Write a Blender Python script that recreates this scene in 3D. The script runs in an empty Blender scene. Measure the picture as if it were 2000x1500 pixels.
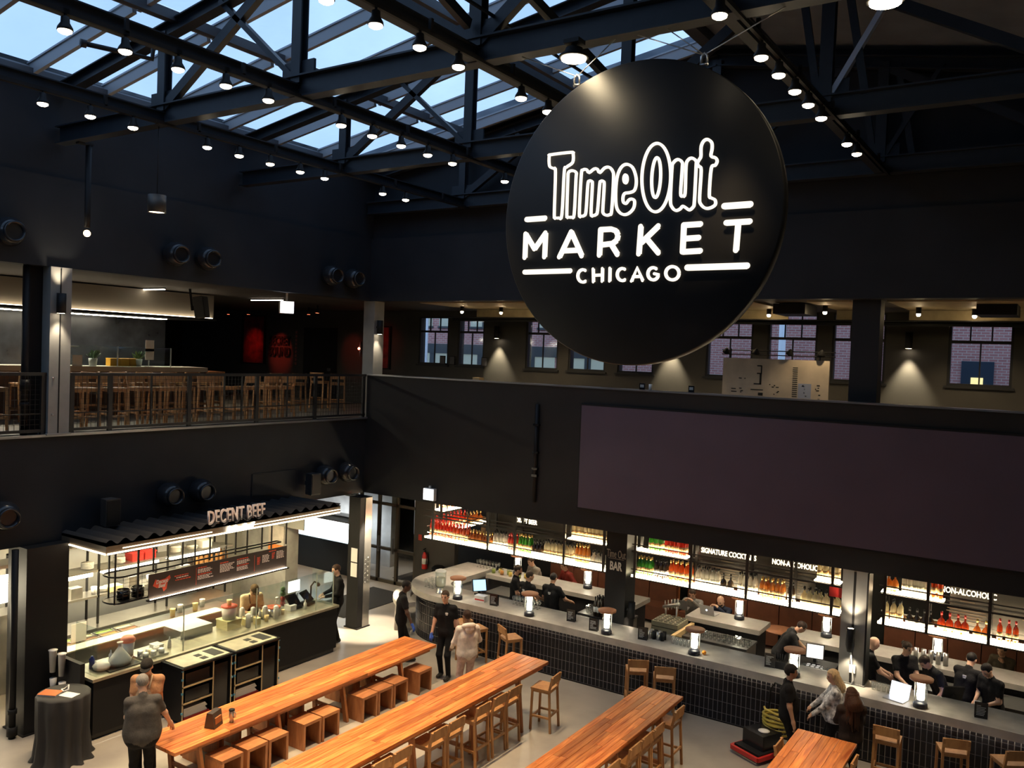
import bpy, math, random
import numpy as np
from mathutils import Vector, Matrix
RND = random.Random(11)
PI = math.pi
SC = bpy.context.scene
COL = SC.collection

# ------------------------------------------------------------------ camera
# world: x along the bar wall, y into the hall along the gallery wall, z up; metres
CAM_RIGHT = Vector((0.8333, 0.5502, 0.0378))
CAM_FWD = Vector((-0.5515, 0.8353, -0.0320))
CAM_RIGHT = CAM_RIGHT.normalized()
CAM_FWD = (CAM_FWD - CAM_RIGHT * CAM_FWD.dot(CAM_RIGHT)).normalized()
CAM_UP = CAM_RIGHT.cross(CAM_FWD)
cam_data = bpy.data.cameras.new('camera')
cam_data.sensor_fit = 'HORIZONTAL'
cam_data.sensor_width = 36.0
cam_data.lens = 36.0 * 1678.0 / 2000.0
cam_data.clip_start = 0.05
cam_data.clip_end = 200
cam = bpy.data.objects.new('camera', cam_data)
m = Matrix((CAM_RIGHT, CAM_UP, -CAM_FWD)).transposed().to_4x4()
m.translation = (0, 0, 6.7)
cam.matrix_world = m
COL.objects.link(cam)
SC.camera = cam

# ------------------------------------------------------------------ sky and exposure
SC.view_settings.view_transform = 'Standard'
SC.view_settings.look = 'None'
SC.view_settings.exposure = 0.85
SC.view_settings.gamma = 1.0
SC.view_settings.use_curve_mapping = False
SC.cycles.max_bounces = 6
SC.cycles.diffuse_bounces = 3
SC.cycles.glossy_bounces = 3
SC.cycles.transmission_bounces = 4
SC.cycles.transparent_max_bounces = 10
SC.cycles.sample_clamp_indirect = 4.0
SC.cycles.caustics_reflective = False
SC.cycles.caustics_refractive = False
world = bpy.data.worlds.new('dusk_sky')
SC.world = world
world.use_nodes = True
wn = world.node_tree
bg = wn.nodes['Background']
tc = wn.nodes.new('ShaderNodeTexCoord')
ns = wn.nodes.new('ShaderNodeTexNoise')
ns.inputs['Scale'].default_value = 2.2
ns.inputs['Detail'].default_value = 5
cr = wn.nodes.new('ShaderNodeValToRGB')
cr.color_ramp.elements[0].position = 0.32
cr.color_ramp.elements[0].color = (0.24, 0.38, 0.62, 1)
cr.color_ramp.elements[1].position = 0.68
cr.color_ramp.elements[1].color = (0.50, 0.70, 0.98, 1)
wn.links.new(tc.outputs['Generated'], ns.inputs['Vector'])
wn.links.new(ns.outputs['Fac'], cr.inputs['Fac'])
wn.links.new(cr.outputs['Color'], bg.inputs['Color'])
bg.inputs['Strength'].default_value = 1.0

# ------------------------------------------------------------------ geometry helpers
KIDS = {}      # parent name -> its children
def V(*a):
    return Vector(a)

class MB:
    """collects faces; build() links them as ONE mesh object"""
    def __init__(s):
        s.v, s.f, s.m, s.sm = [], [], [], []
    def add(s, vs, fs, mi=0, smooth=False):
        b = len(s.v)
        s.v.extend([tuple(p) for p in vs])
        for f in fs:
            s.f.append(tuple(i + b for i in f)); s.m.append(mi); s.sm.append(smooth)
        return s
    def box(s, x0, y0, z0, x1, y1, z1, mi=0):
        x0, x1 = min(x0, x1), max(x0, x1); y0, y1 = min(y0, y1), max(y0, y1); z0, z1 = min(z0, z1), max(z0, z1)
        vs = [(x0,y0,z0),(x1,y0,z0),(x1,y1,z0),(x0,y1,z0),(x0,y0,z1),(x1,y0,z1),(x1,y1,z1),(x0,y1,z1)]
        return s.add(vs, [(0,3,2,1),(4,5,6,7),(0,1,5,4),(1,2,6,5),(2,3,7,6),(3,0,4,7)], mi)
    def cbox(s, c, d, mi=0):
        return s.box(c[0]-d[0]/2, c[1]-d[1]/2, c[2]-d[2]/2, c[0]+d[0]/2, c[1]+d[1]/2, c[2]+d[2]/2, mi)
    def frame(s, p0, p1):
        a = (V(*p1) - V(*p0)); L = a.length; a = a / L
        up = V(0,0,1) if abs(a.z) < 0.95 else V(0,1,0)
        r = a.cross(up).normalized(); u = r.cross(a)
        return V(*p0), a, r, u, L
    def bar(s, p0, p1, w, h, mi=0):
        o, a, r, u, L = s.frame(p0, p1)
        vs = []
        for t in (0, L):
            for (i, j) in ((-1,-1),(1,-1),(1,1),(-1,1)):
                vs.append(o + a*t + r*(i*w/2) + u*(j*h/2))
        return s.add(vs, [(0,1,2,3),(7,6,5,4),(0,4,5,1),(1,5,6,2),(2,6,7,3),(3,7,4,0)], mi)
    def ibeam(s, p0, p1, w, h, t=0.02, mi=0):
        o, a, r, u, L = s.frame(p0, p1)
        prof = [(-w/2,-h/2),(w/2,-h/2),(w/2,-h/2+t),(t/2,-h/2+t),(t/2,h/2-t),(w/2,h/2-t),(w/2,h/2),(-w/2,h/2),(-w/2,h/2-t),(-t/2,h/2-t),(-t/2,-h/2+t),(-w/2,-h/2+t)]
        n = len(prof)
        vs = [o + r*i + u*j for i, j in prof] + [o + a*L + r*i + u*j for i, j in prof]
        fs = [tuple(range(n)), tuple(range(2*n-1, n-1, -1))] + [(k, k+n, (k+1) % n + n, (k+1) % n) for k in range(n)]
        return s.add(vs, fs, mi)
    def cyl(s, p0, p1, r0, r1=None, n=12, mi=0, cap=True, smooth=True):
        r1 = r0 if r1 is None else r1
        o, a, r, u, L = s.frame(p0, p1)
        vs = []
        for t, q in ((0, r0), (L, r1)):
            for k in range(n):
                g = 2*PI*k/n
                vs.append(o + a*t + r*(q*math.cos(g)) + u*(q*math.sin(g)))
        s.add(vs, [(k, (k+1) % n, (k+1) % n + n, k+n) for k in range(n)], mi, smooth)
        if cap:
            b = len(s.v) - 2*n
            s.f.append(tuple(b + k for k in range(n-1, -1, -1))); s.m.append(mi); s.sm.append(False)
            s.f.append(tuple(b + n + k for k in range(n))); s.m.append(mi); s.sm.append(False)
        return s
    def lathe(s, prof, c=(0,0,0), n=14, mi=0, smooth=True, sx=1.0, sy=1.0, axis=None):
        """prof: (radius, height) pairs; axis: direction of the height, z by default"""
        if axis is None:
            A, Rr, U = V(0,0,1), V(1,0,0), V(0,1,0)
        else:
            A = V(*axis).normalized(); Rr = A.cross(V(0,0,1) if abs(A.z) < .9 else V(0,1,0)).normalized(); U = A.cross(Rr)
        c = V(*c); vs = []
        for (q, h) in prof:
            for k in range(n):
                g = 2*PI*k/n
                vs.append(c + A*h + Rr*(q*math.cos(g)*sx) + U*(q*math.sin(g)*sy))
        fs = []
        for i in range(len(prof)-1):
            for k in range(n):
                fs.append((i*n+k, i*n+(k+1) % n, (i+1)*n+(k+1) % n, (i+1)*n+k))
        s.add(vs, fs, mi, smooth)
        b = len(s.v) - len(vs)
        if prof[0][0] > 1e-4:
            s.f.append(tuple(b + k for k in range(n-1, -1, -1))); s.m.append(mi); s.sm.append(False)
        if prof[-1][0] > 1e-4:
            e = b + (len(prof)-1)*n
            s.f.append(tuple(e + k for k in range(n))); s.m.append(mi); s.sm.append(False)
        return s
    def ball(s, c, r, n=12, mi=0, sc=(1,1,1)):
        m_ = max(4, n//2)
        vs = [V(*c)+V(0,0,-r*sc[2])]
        for i in range(1, m_):
            a = -PI/2 + PI*i/m_
            for k in range(n):
                g = 2*PI*k/n
                vs.append(V(*c) + V(r*sc[0]*math.cos(a)*math.cos(g), r*sc[1]*math.cos(a)*math.sin(g), r*sc[2]*math.sin(a)))
        vs.append(V(*c)+V(0,0,r*sc[2])); T = len(vs)-1
        fs = [(0, 1+(k+1) % n, 1+k) for k in range(n)]
        for i in range(m_-2):
            for k in range(n):
                fs.append((1+i*n+k, 1+i*n+(k+1) % n, 1+(i+1)*n+(k+1) % n, 1+(i+1)*n+k))
        fs += [(T, 1+(m_-2)*n+k, 1+(m_-2)*n+(k+1) % n) for k in range(n)]
        return s.add(vs, fs, mi, True)
    def tube(s, pts, r, n=6, mi=0, closed=False):
        P = [V(*p) for p in pts]; N = len(P); vs = []; up = None
        for i in range(N):
            if closed:
                t = (P[(i+1) % N] - P[i-1]).normalized()
            else:
                t = (P[min(i+1, N-1)] - P[max(i-1, 0)]).normalized()
            if up is None:
                up = V(0,0,1) if abs(t.z) < .9 else V(0,1,0)
            rr = t.cross(up).normalized(); uu = rr.cross(t); up = uu
            q = r[i] if isinstance(r, (list, tuple)) else r
            for k in range(n):
                g = 2*PI*k/n
                vs.append(P[i] + rr*(q*math.cos(g)) + uu*(q*math.sin(g)))
        fs = [(i*n+k, i*n+(k+1) % n, ((i+1) % N)*n+(k+1) % n, ((i+1) % N)*n+k) for i in range(N if closed else N-1) for k in range(n)]
        if not closed:
            fs += [tuple(range(n-1, -1, -1)), tuple(range((N-1)*n, N*n))]
        return s.add(vs, fs, mi, True)
    def prism(s, poly, z0, z1, mi=0):
        """poly: (x, y) outline, extruded in z"""
        n = len(poly)
        vs = [(x, y, z0) for x, y in poly] + [(x, y, z1) for x, y in poly]
        return s.add(vs, [tuple(range(n-1, -1, -1)), tuple(range(n, 2*n))] + [(k, (k+1) % n, (k+1) % n + n, k+n) for k in range(n)], mi)
    def quad(s, a, b, c, d, mi=0):
        return s.add([a, b, c, d], [(0,1,2,3)], mi)
    def mesh(s, name, mats):
        me = bpy.data.meshes.new(name)
        me.from_pydata(s.v, [], s.f)
        for k in (mats if isinstance(mats, (list, tuple)) else [mats]):
            me.materials.append(k)
        if s.m:
            me.polygons.foreach_set('material_index', s.m)
            me.polygons.foreach_set('use_smooth', s.sm)
        me.update()
        return me
    def build(s, name, mats, parent=None, **kw):
        return link(name, s.mesh(name, mats), parent, **kw)

def link(name, data, parent=None, loc=None, rz=None, rot=None):
    o = bpy.data.objects.new(name, data)
    COL.objects.link(o)
    if parent is not None: o.parent = parent; KIDS.setdefault(parent.name, []).append(o)
    if loc is not None: o.location = loc
    if rz is not None: o.rotation_euler = (0, 0, rz)
    if rot is not None: o.rotation_euler = rot
    return o

def tag(o, label, cat, group=None, kind=None):
    o['label'] = label; o['category'] = cat
    if group: o['group'] = group
    if kind: o['kind'] = kind
    return o

def thing(name, label, cat, loc=(0,0,0), rz=0.0, group=None, kind=None):
    o = bpy.data.objects.new(name, None)
    o.empty_display_size = 0.1
    COL.objects.link(o)
    o.location = loc; o.rotation_euler = (0, 0, rz)
    return tag(o, label, cat, group, kind)

def struct(name, mb, mats, parent=None):
    o = mb.build(name, mats, parent)
    if parent is None: o['kind'] = 'structure'
    return o

def dup(root, loc, rz=None, label=None, group=None):
    def cp(o, par):
        c = o.copy(); COL.objects.link(c)
        if par is not None:
            c.parent = par
            KIDS.setdefault(par.name, []).append(c)
        for ch in list(KIDS.get(o.name, [])):
            cp(ch, c)
        return c
    r = cp(root, None)
    r.location = loc
    if rz is not None: r.rotation_euler = (0, 0, rz)
    if label: r['label'] = label
    if group: r['group'] = group
    return r

def spot(name, loc, target, energy, color, angle=60, blend=0.6, size=0.05, parent=None):
    L = bpy.data.lights.new(name, 'SPOT')
    L.energy = energy; L.color = color; L.spot_size = math.radians(angle); L.spot_blend = blend; L.shadow_soft_size = size
    o = bpy.data.objects.new(name, L); COL.objects.link(o)
    o.location = loc
    d = (V(*target) - V(*loc)).normalized()
    o.rotation_euler = d.to_track_quat('-Z', 'Y').to_euler()
    if parent is not None: o.parent = parent; KIDS.setdefault(parent.name, []).append(o)
    return o

def area(name, loc, target, energy, color, sx, sy=None, parent=None):
    L = bpy.data.lights.new(name, 'AREA')
    L.energy = energy; L.color = color; L.shape = 'RECTANGLE' if sy else 'SQUARE'; L.size = sx
    if sy: L.size_y = sy
    o = bpy.data.objects.new(name, L); COL.objects.link(o)
    o.location = loc
    o.rotation_euler = (V(*target) - V(*loc)).normalized().to_track_quat('-Z', 'Y').to_euler()
    if parent is not None: o.parent = parent
    return o

def text_mesh(body, mats, size=1.0, depth=0.02, bold=0.0, sx=1.0, spacing=1.0, shear=0.0, align='CENTER', lines=1.0):
    cu = bpy.data.curves.new('lettering', 'FONT')
    cu.body = body; cu.size = size; cu.extrude = depth/2; cu.offset = bold; cu.space_character = spacing; cu.shear = shear
    cu.space_line = lines
    cu.align_x = align; cu.align_y = 'CENTER'; cu.resolution_u = 3
    o = bpy.data.objects.new('lettering', cu); COL.objects.link(o)
    dg = bpy.context.evaluated_depsgraph_get()
    me = bpy.data.meshes.new_from_object(o.evaluated_get(dg))
    COL.objects.unlink(o); bpy.data.objects.remove(o); bpy.data.curves.remove(cu)
    if sx != 1.0:
        me.transform(Matrix.Diagonal((sx, 1, 1, 1)))
    me.materials.clear(); me.materials.append(mats)
    return me

FACE_MY = Matrix(((1,0,0,0),(0,0,-1,0),(0,1,0,0),(0,0,0,1)))      # text upright, read from -y
FACE_PX = Matrix(((0,0,1,0),(1,0,0,0),(0,1,0,0),(0,0,0,1)))       # text upright, read from +x (runs along +y)
def text(name, body, loc, facing, mat, parent=None, **kw):
    me = text_mesh(body, mat, **kw)
    me.transform(facing)
    return link(name, me, parent, loc=loc)

ORD = ['first','second','third','fourth','fifth','sixth','seventh','eighth','ninth','tenth','eleventh','twelfth','thirteenth','fourteenth','fifteenth','sixteenth']
# ------------------------------------------------------------------ materials
_M = {}
def mat(name, col=(.5,.5,.5), rough=.55, metal=0.0, emit=0.0, ecol=None, noise=0.0, nscale=6.0, bump=0.0, bscale=40.0, spec=.5, vec=(1,1,1), rnd=0.0, coat=0.0):
    if name in _M: return _M[name]
    k = bpy.data.materials.new(name); k.use_nodes = True
    t = k.node_tree; b = t.nodes['Principled BSDF']
    b.inputs['Base Color'].default_value = (*col, 1); b.inputs['Roughness'].default_value = rough; b.inputs['Metallic'].default_value = metal
    b.inputs['Specular IOR Level'].default_value = spec
    if coat: b.inputs['Coat Weight'].default_value = coat; b.inputs['Coat Roughness'].default_value = .15
    if emit:
        b.inputs['Emission Color'].default_value = (*(ecol or col), 1); b.inputs['Emission Strength'].default_value = emit
    if noise or bump:
        tc = t.nodes.new('ShaderNodeTexCoord'); mp = t.nodes.new('ShaderNodeMapping'); mp.inputs['Scale'].default_value = vec
        t.links.new(tc.outputs['Object'], mp.inputs['Vector'])
    src = None
    if noise:
        n = t.nodes.new('ShaderNodeTexNoise'); n.inputs['Scale'].default_value = nscale; n.inputs['Detail'].default_value = 5
        t.links.new(mp.outputs['Vector'], n.inputs['Vector'])
        r = t.nodes.new('ShaderNodeValToRGB')
        lo = [max(0, c*(1-noise)) for c in col]; hi = [min(1, c*(1+noise)) for c in col]
        r.color_ramp.elements[0].position = .3; r.color_ramp.elements[0].color = (*lo, 1)
        r.color_ramp.elements[1].position = .7; r.color_ramp.elements[1].color = (*hi, 1)
        t.links.new(n.outputs['Fac'], r.inputs['Fac']); src = r.outputs['Color']
    if rnd:
        oi = t.nodes.new('ShaderNodeObjectInfo'); hs = t.nodes.new('ShaderNodeHueSaturation')
        mr = t.nodes.new('ShaderNodeMapRange'); mr.inputs['To Min'].default_value = 1-rnd; mr.inputs['To Max'].default_value = 1+rnd
        t.links.new(oi.outputs['Random'], mr.inputs['Value']); t.links.new(mr.outputs['Result'], hs.inputs['Value'])
        if src: t.links.new(src, hs.inputs['Color'])
        else: hs.inputs['Color'].default_value = (*col, 1)
        src = hs.outputs['Color']
    if src: t.links.new(src, b.inputs['Base Color'])
    if bump:
        n2 = t.nodes.new('ShaderNodeTexNoise'); n2.inputs['Scale'].default_value = bscale; n2.inputs['Detail'].default_value = 3
        t.links.new(mp.outputs['Vector'], n2.inputs['Vector'])
        bp = t.nodes.new('ShaderNodeBump'); bp.inputs['Strength'].default_value = bump; bp.inputs['Distance'].default_value = .02
        t.links.new(n2.outputs['Fac'], bp.inputs['Height']); t.links.new(bp.outputs['Normal'], b.inputs['Normal'])
    _M[name] = k
    return k

def glass(name, tint=(.9,.95,.95), refl=.08, dirt=0.0, graz=.45):
    if name in _M: return _M[name]
    k = bpy.data.materials.new(name); k.use_nodes = True; t = k.node_tree
    t.nodes.remove(t.nodes['Principled BSDF']); out = t.nodes['Material Output']
    tr = t.nodes.new('ShaderNodeBsdfTransparent'); tr.inputs['Color'].default_value = (*tint, 1)
    gl = t.nodes.new('ShaderNodeBsdfGlossy'); gl.inputs['Roughness'].default_value = .06
    fr = t.nodes.new('ShaderNodeLayerWeight'); fr.inputs['Blend'].default_value = .18
    mx = t.nodes.new('ShaderNodeMixShader')
    ad = t.nodes.new('ShaderNodeMath'); ad.operation = 'MULTIPLY_ADD'; ad.inputs[1].default_value = graz; ad.inputs[2].default_value = refl*.5; ad.use_clamp = True
    t.links.new(fr.outputs['Facing'], ad.inputs[0]); t.links.new(ad.outputs[0], mx.inputs[0])
    t.links.new(tr.outputs[0], mx.inputs[1]); t.links.new(gl.outputs[0], mx.inputs[2])
    last = mx.outputs[0]
    if dirt:
        tc = t.nodes.new('ShaderNodeTexCoord'); n = t.nodes.new('ShaderNodeTexNoise'); n.inputs['Scale'].default_value = 1.1; n.inputs['Detail'].default_value = 7
        r = t.nodes.new('ShaderNodeValToRGB'); r.color_ramp.elements[0].position = .42; r.color_ramp.elements[0].color = (0,0,0,1)
        r.color_ramp.elements[1].position = .75; r.color_ramp.elements[1].color = (dirt, dirt, dirt, 1)
        t.links.new(tc.outputs['Object'], n.inputs['Vector']); t.links.new(n.outputs['Fac'], r.inputs['Fac'])
        df = t.nodes.new('ShaderNodeBsdfTranslucent'); df.inputs['Color'].default_value = (.55,.6,.66,1)
        m2 = t.nodes.new('ShaderNodeMixShader')
        t.links.new(r.outputs['Color'], m2.inputs[0]); t.links.new(last, m2.inputs[1]); t.links.new(df.outputs[0], m2.inputs[2]); last = m2.outputs[0]
    t.links.new(last, out.inputs['Surface'])
    _M[name] = k
    return k

def bottle_glass(name, col, trans=.75):
    """coloured bottle: light from the shelf strip passes through"""
    if name in _M: return _M[name]
    k = bpy.data.materials.new(name); k.use_nodes = True; t = k.node_tree
    t.nodes.remove(t.nodes['Principled BSDF']); out = t.nodes['Material Output']
    a = t.nodes.new('ShaderNodeBsdfTranslucent'); a.inputs['Color'].default_value = (*col, 1)
    d = t.nodes.new('ShaderNodeBsdfDiffuse'); d.inputs['Color'].default_value = (*col, 1)
    g = t.nodes.new('ShaderNodeBsdfGlossy'); g.inputs['Roughness'].default_value = .12
    m1 = t.nodes.new('ShaderNodeMixShader'); m1.inputs[0].default_value = trans
    m2 = t.nodes.new('ShaderNodeMixShader'); m2.inputs[0].default_value = .08
    t.links.new(d.outputs[0], m1.inputs[1]); t.links.new(a.outputs[0], m1.inputs[2])
    t.links.new(m1.outputs[0], m2.inputs[1]); t.links.new(g.outputs[0], m2.inputs[2])
    t.links.new(m2.outputs[0], out.inputs['Surface'])
    _M[name] = k
    return k

def wood(name, c0, c1, vec=(14, .9, 14), rough=.42, rnd=.28):
    if name in _M: return _M[name]
    k = bpy.data.materials.new(name); k.use_nodes = True; t = k.node_tree; b = t.nodes['Principled BSDF']
    b.inputs['Roughness'].default_value = rough
    tc = t.nodes.new('ShaderNodeTexCoord'); mp = t.nodes.new('ShaderNodeMapping'); mp.inputs['Scale'].default_value = vec
    oi = t.nodes.new('ShaderNodeObjectInfo'); cm = t.nodes.new('ShaderNodeCombineXYZ'); ml = t.nodes.new('ShaderNodeMath'); ml.operation = 'MULTIPLY'; ml.inputs[1].default_value = 37.0
    t.links.new(oi.outputs['Random'], ml.inputs[0])
    for i in range(3): t.links.new(ml.outputs[0], cm.inputs[i])
    t.links.new(cm.outputs[0], mp.inputs['Location'])
    t.links.new(tc.outputs['Object'], mp.inputs['Vector'])
    n = t.nodes.new('ShaderNodeTexNoise'); n.inputs['Scale'].default_value = 1.6; n.inputs['Detail'].default_value = 6; n.inputs['Distortion'].default_value = .6
    t.links.new(mp.outputs['Vector'], n.inputs['Vector'])
    r = t.nodes.new('ShaderNodeValToRGB'); r.color_ramp.elements[0].position = .3; r.color_ramp.elements[0].color = (*c0, 1); r.color_ramp.elements[1].position = .72; r.color_ramp.elements[1].color = (*c1, 1)
    t.links.new(n.outputs['Fac'], r.inputs['Fac'])
    hs = t.nodes.new('ShaderNodeHueSaturation'); mr = t.nodes.new('ShaderNodeMapRange'); mr.inputs['To Min'].default_value = 1-rnd; mr.inputs['To Max'].default_value = 1+rnd
    t.links.new(oi.outputs['Random'], mr.inputs['Value']); t.links.new(mr.outputs['Result'], hs.inputs['Value']); t.links.new(r.outputs['Color'], hs.inputs['Color'])
    t.links.new(hs.outputs['Color'], b.inputs['Base Color'])
    bp = t.nodes.new('ShaderNodeBump'); bp.inputs['Strength'].default_value = .12; bp.inputs['Distance'].default_value = .01
    t.links.new(n.outputs['Fac'], bp.inputs['Height']); t.links.new(bp.outputs['Normal'], b.inputs['Normal'])
    _M[name] = k
    return k

def brickmat(name):
    k = bpy.data.materials.new(name); k.use_nodes = True; t = k.node_tree; b = t.nodes['Principled BSDF']; b.inputs['Roughness'].default_value = .9
    tc = t.nodes.new('ShaderNodeTexCoord'); sp = t.nodes.new('ShaderNodeSeparateXYZ'); cb = t.nodes.new('ShaderNodeCombineXYZ')
    t.links.new(tc.outputs['Object'], sp.inputs[0]); t.links.new(sp.outputs['X'], cb.inputs['X']); t.links.new(sp.outputs['Z'], cb.inputs['Y'])
    br = t.nodes.new('ShaderNodeTexBrick'); br.inputs['Scale'].default_value = 1.0; br.inputs['Brick Width'].default_value = .22; br.inputs['Row Height'].default_value = .075
    br.inputs['Mortar Size'].default_value = .009; br.inputs['Color1'].default_value = (.60,.255,.235,1); br.inputs['Color2'].default_value = (.48,.19,.18,1); br.inputs['Mortar'].default_value = (.66,.52,.48,1)
    t.links.new(cb.outputs[0], br.inputs['Vector']); t.links.new(br.outputs['Color'], b.inputs['Base Color'])
    return k

def emitter(name, col, strength):
    if name in _M: return _M[name]
    k = bpy.data.materials.new(name); k.use_nodes = True; t = k.node_tree
    t.nodes.remove(t.nodes['Principled BSDF'])
    e = t.nodes.new('ShaderNodeEmission'); e.inputs['Color'].default_value = (*col, 1); e.inputs['Strength'].default_value = strength
    t.links.new(e.outputs[0], t.nodes['Material Output'].inputs['Surface'])
    _M[name] = k
    return k

WARM = (1.0, .74, .42); WARM2 = (1.0, .82, .58); COOL = (.85, .92, 1.0)
m_wall = mat('black_wall_paint', (.018,.0205,.025), .6, noise=.14, nscale=1.3, bump=.05, bscale=60, spec=.22)
m_wall2 = mat('charcoal_wall_paint', (.021,.021,.0205), .6, noise=.12, nscale=1.1, spec=.22)
m_roof = mat('dark_roof_boards', (.10,.118,.145), .8, noise=.15, nscale=2)
m_steel = mat('painted_truss_steel', (.017,.021,.028), .45, noise=.15, nscale=5, spec=.3)
m_black = mat('matt_black_metal', (.012,.012,.013), .55, spec=.22)
m_gloss = mat('gloss_black_plastic', (.012,.012,.014), .18)
m_floor = mat('polished_concrete', (.33,.30,.262), .34, noise=.13, nscale=1.6, bump=.03, bscale=14)
m_gfloor = mat('gallery_concrete', (.30,.27,.22), .45, noise=.1, nscale=2)
m_conc = mat('raw_concrete', (.33,.33,.32), .8, noise=.2, nscale=3, bump=.15)
m_greysteel = mat('grey_painted_column', (.22,.22,.21), .45, noise=.12, nscale=3)
m_stain = mat('stainless_steel', (.55,.54,.52), .28, metal=.9, noise=.1, nscale=4)
m_cap = mat('brushed_cap_metal', (.35,.36,.38), .3, metal=.8)
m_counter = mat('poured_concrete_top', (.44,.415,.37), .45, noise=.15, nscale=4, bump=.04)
m_tile = mat('navy_glazed_tile', (.011,.011,.015), .28, rnd=.5, spec=.32)
m_grout = mat('pale_grout', (.30,.285,.28), .85)
m_tablewood = wood('orange_pine_planks', (.38,.082,.019), (.80,.30,.085), vec=(16,1.1,16), rough=.36, rnd=.36)
m_stoolwood = wood('oiled_oak', (.34,.155,.055), (.52,.27,.105), vec=(6,6,1.5), rough=.5, rnd=.15)
m_boxwood = wood('brown_stool_boards', (.30,.105,.035), (.46,.19,.07), vec=(8,2,2), rough=.5, rnd=.2)
m_screen = mat('unlit_led_panel', (.080,.058,.090), .5, noise=.08, nscale=1)
m_glass = glass('clear_glass')
m_pane = glass('window_glass', (.94,.96,.97), .04)
m_sky_pane = glass('weathered_skylight_glass', (.82,.88,.94), .05, dirt=.16, graz=.08)
m_white = mat('white_plastic', (.78,.77,.74), .4)
m_paper = mat('white_paper', (.82,.81,.78), .8)
m_red = mat('red_plastic', (.55,.03,.025), .4)
m_leather = mat('tan_leather', (.12,.042,.02), .5, noise=.15)
m_hat = wood('brown_lamp_lid', (.34,.14,.07), (.50,.23,.12), vec=(3,3,3), rough=.5, rnd=.1)
e_led = emitter('warm_led_strip', (1.0,.80,.52), 6.0)
e_shelf = emitter('shelf_glow', (1.0,.80,.50), 28.0)
e_lens = emitter('spot_lens_glow', (1.0,.83,.58), 11.0)
e_sign = emitter('sign_letter_glow', (1.0,.88,.70), .85)
e_neutral = emitter('neutral_light', (1.0,.95,.86), 6.0)
e_exit = emitter('exit_box_glow', (.95,.96,1.0), 3.2)
e_lantern = emitter('lantern_flame_glow', (1.0,.88,.66), 11.0)
e_heat = emitter('heat_pass_glow', (1.0,.86,.60), 12.0)
# ------------------------------------------------------------------ the hall: floors, walls, columns
ZG, ZB, ZF = 5.05, 3.18, 7.94          # gallery floor, underside of the band, underside of the upper wall
XL, YB = -14.75, 15.85
b = MB(); b.box(-26, -3, -.12, 8, 24, 0); struct('floor', b, m_floor)
b = MB(); b.box(-28, -3, 4.78, XL-.02, 20, ZG); b.box(XL-.02, YB+.27, 4.78, 8, 20, ZG); struct('floor_gallery', b, m_gfloor)
b = MB(); b.box(XL-.3, -3, ZB, XL, YB+.3, ZG); struct('wall_left_band', b, m_wall)
b = MB(); b.box(XL-.02, -3, ZG-.03, XL+.05, YB, ZG+.012); struct('trim_1', b, m_cap)
b = MB(); b.box(XL, YB, ZB, 8, YB+.25, 6.10); struct('wall_back_parapet', b, m_wall2)
b = MB(); b.box(XL, YB-.03, 6.10, 8, YB+.28, 6.13); struct('trim_2', b, m_cap)
b = MB(); b.box(XL-.35, -3, ZF, XL, YB+.35, 9.47); b.box(XL-.35, -3, 9.47, XL-.05, YB+.35, 11.3); struct('wall_left_upper', b, m_wall)
b = MB(); b.box(XL, YB, ZF, 8, YB+.35, 9.47); 
gb = [(XL, 9.47), (8, 9.47), (8, 12.7-.167*13.95), (-5.95, 12.71), (XL, 11.24)]
b.add([(x, YB+.05, z) for x, z in gb] + [(x, YB+.35, z) for x, z in gb], [(0,1,2,3,4), (9,8,7,6,5)] + [(k, k+5, (k+1) % 5+5, (k+1) % 5) for k in range(5)])
struct('wall_back_upper', b, m_wall)
# ceilings under and inside the galleries
b = MB(); b.box(-26, -3, ZB+.02, XL-.3, 24, ZB+.14); b.box(XL-.3, YB+.25, ZB+.02, 8, 24, ZB+.14); struct('ceiling_ground', b, m_wall2)
m_slatc = mat('slatted_dark_ceiling', (.042,.035,.028), .7, noise=.5, nscale=1.0, vec=(9, .15, 1))
b = MB(); b.box(-28, -3, ZF+.02, XL-.35, 20, ZF+.18); b.box(XL-.35, YB+.35, ZF+.02, 8, 20, ZF+.18); struct('ceiling_gallery', b, m_slatc)
# end walls out of view that close the hall
b = MB(); b.box(8, -3, 0, 8.3, 24, 10.4); struct('wall_right', b, m_wall2)
b = MB(); b.box(-26, -3.3, 0, 8, -3, 10.6); struct('wall_front', b, m_wall2)
b = MB(); b.box(-26.3, -3, 0, -26, 24, 3.3); b.box(-28.3, -3, ZG, -28, 20, 8.1); struct('wall_far_left', b, m_wall2)
b = MB(); b.box(-26, 21.4, 0, 8, 21.7, 3.3); struct('wall_back_ground', b, m_wall2)

# columns
def column(name, label, x0, y0, z0, x1, y1, z1, mt, flange=True):
    t = thing(name, label, 'column', ((x0+x1)/2, (y0+y1)/2, z0), kind='structure')
    hx, hy, h = (x1-x0)/2, (y1-y0)/2, z1-z0
    b = MB(); b.box(-hx, -hy, 0, hx, hy, h); b.build('shaft', mt, t)
    b = MB(); b.box(-hx-.03, -hy-.03, 0, hx+.03, hy+.03, .025); b.build('base_plate', mt, t)
    return t
c = column('column', 'pale grey steel column standing in the gallery railing under a lit wall lamp', -14.95, 7.91, ZG, -14.70, 8.28, ZF, m_greysteel)
b = MB(); b.box(.10, -.02, .03, .135, .0, ZF-ZG-.02); b.build('seam', m_black, c)
b = MB()
for z in (.35, .98): b.cyl((.12, -.11, z), (.14, -.11, z), .02, n=8)
b.build('bolt', m_cap, c)
column('column', 'black square post just behind the pale gallery column', -15.25, 7.72, ZG, -15.0, 7.95, ZF, m_black)
column('column', 'wide black column beside the beef counter', -15.1, 7.50, 0, -14.5, 8.22, ZB, m_black)
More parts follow.
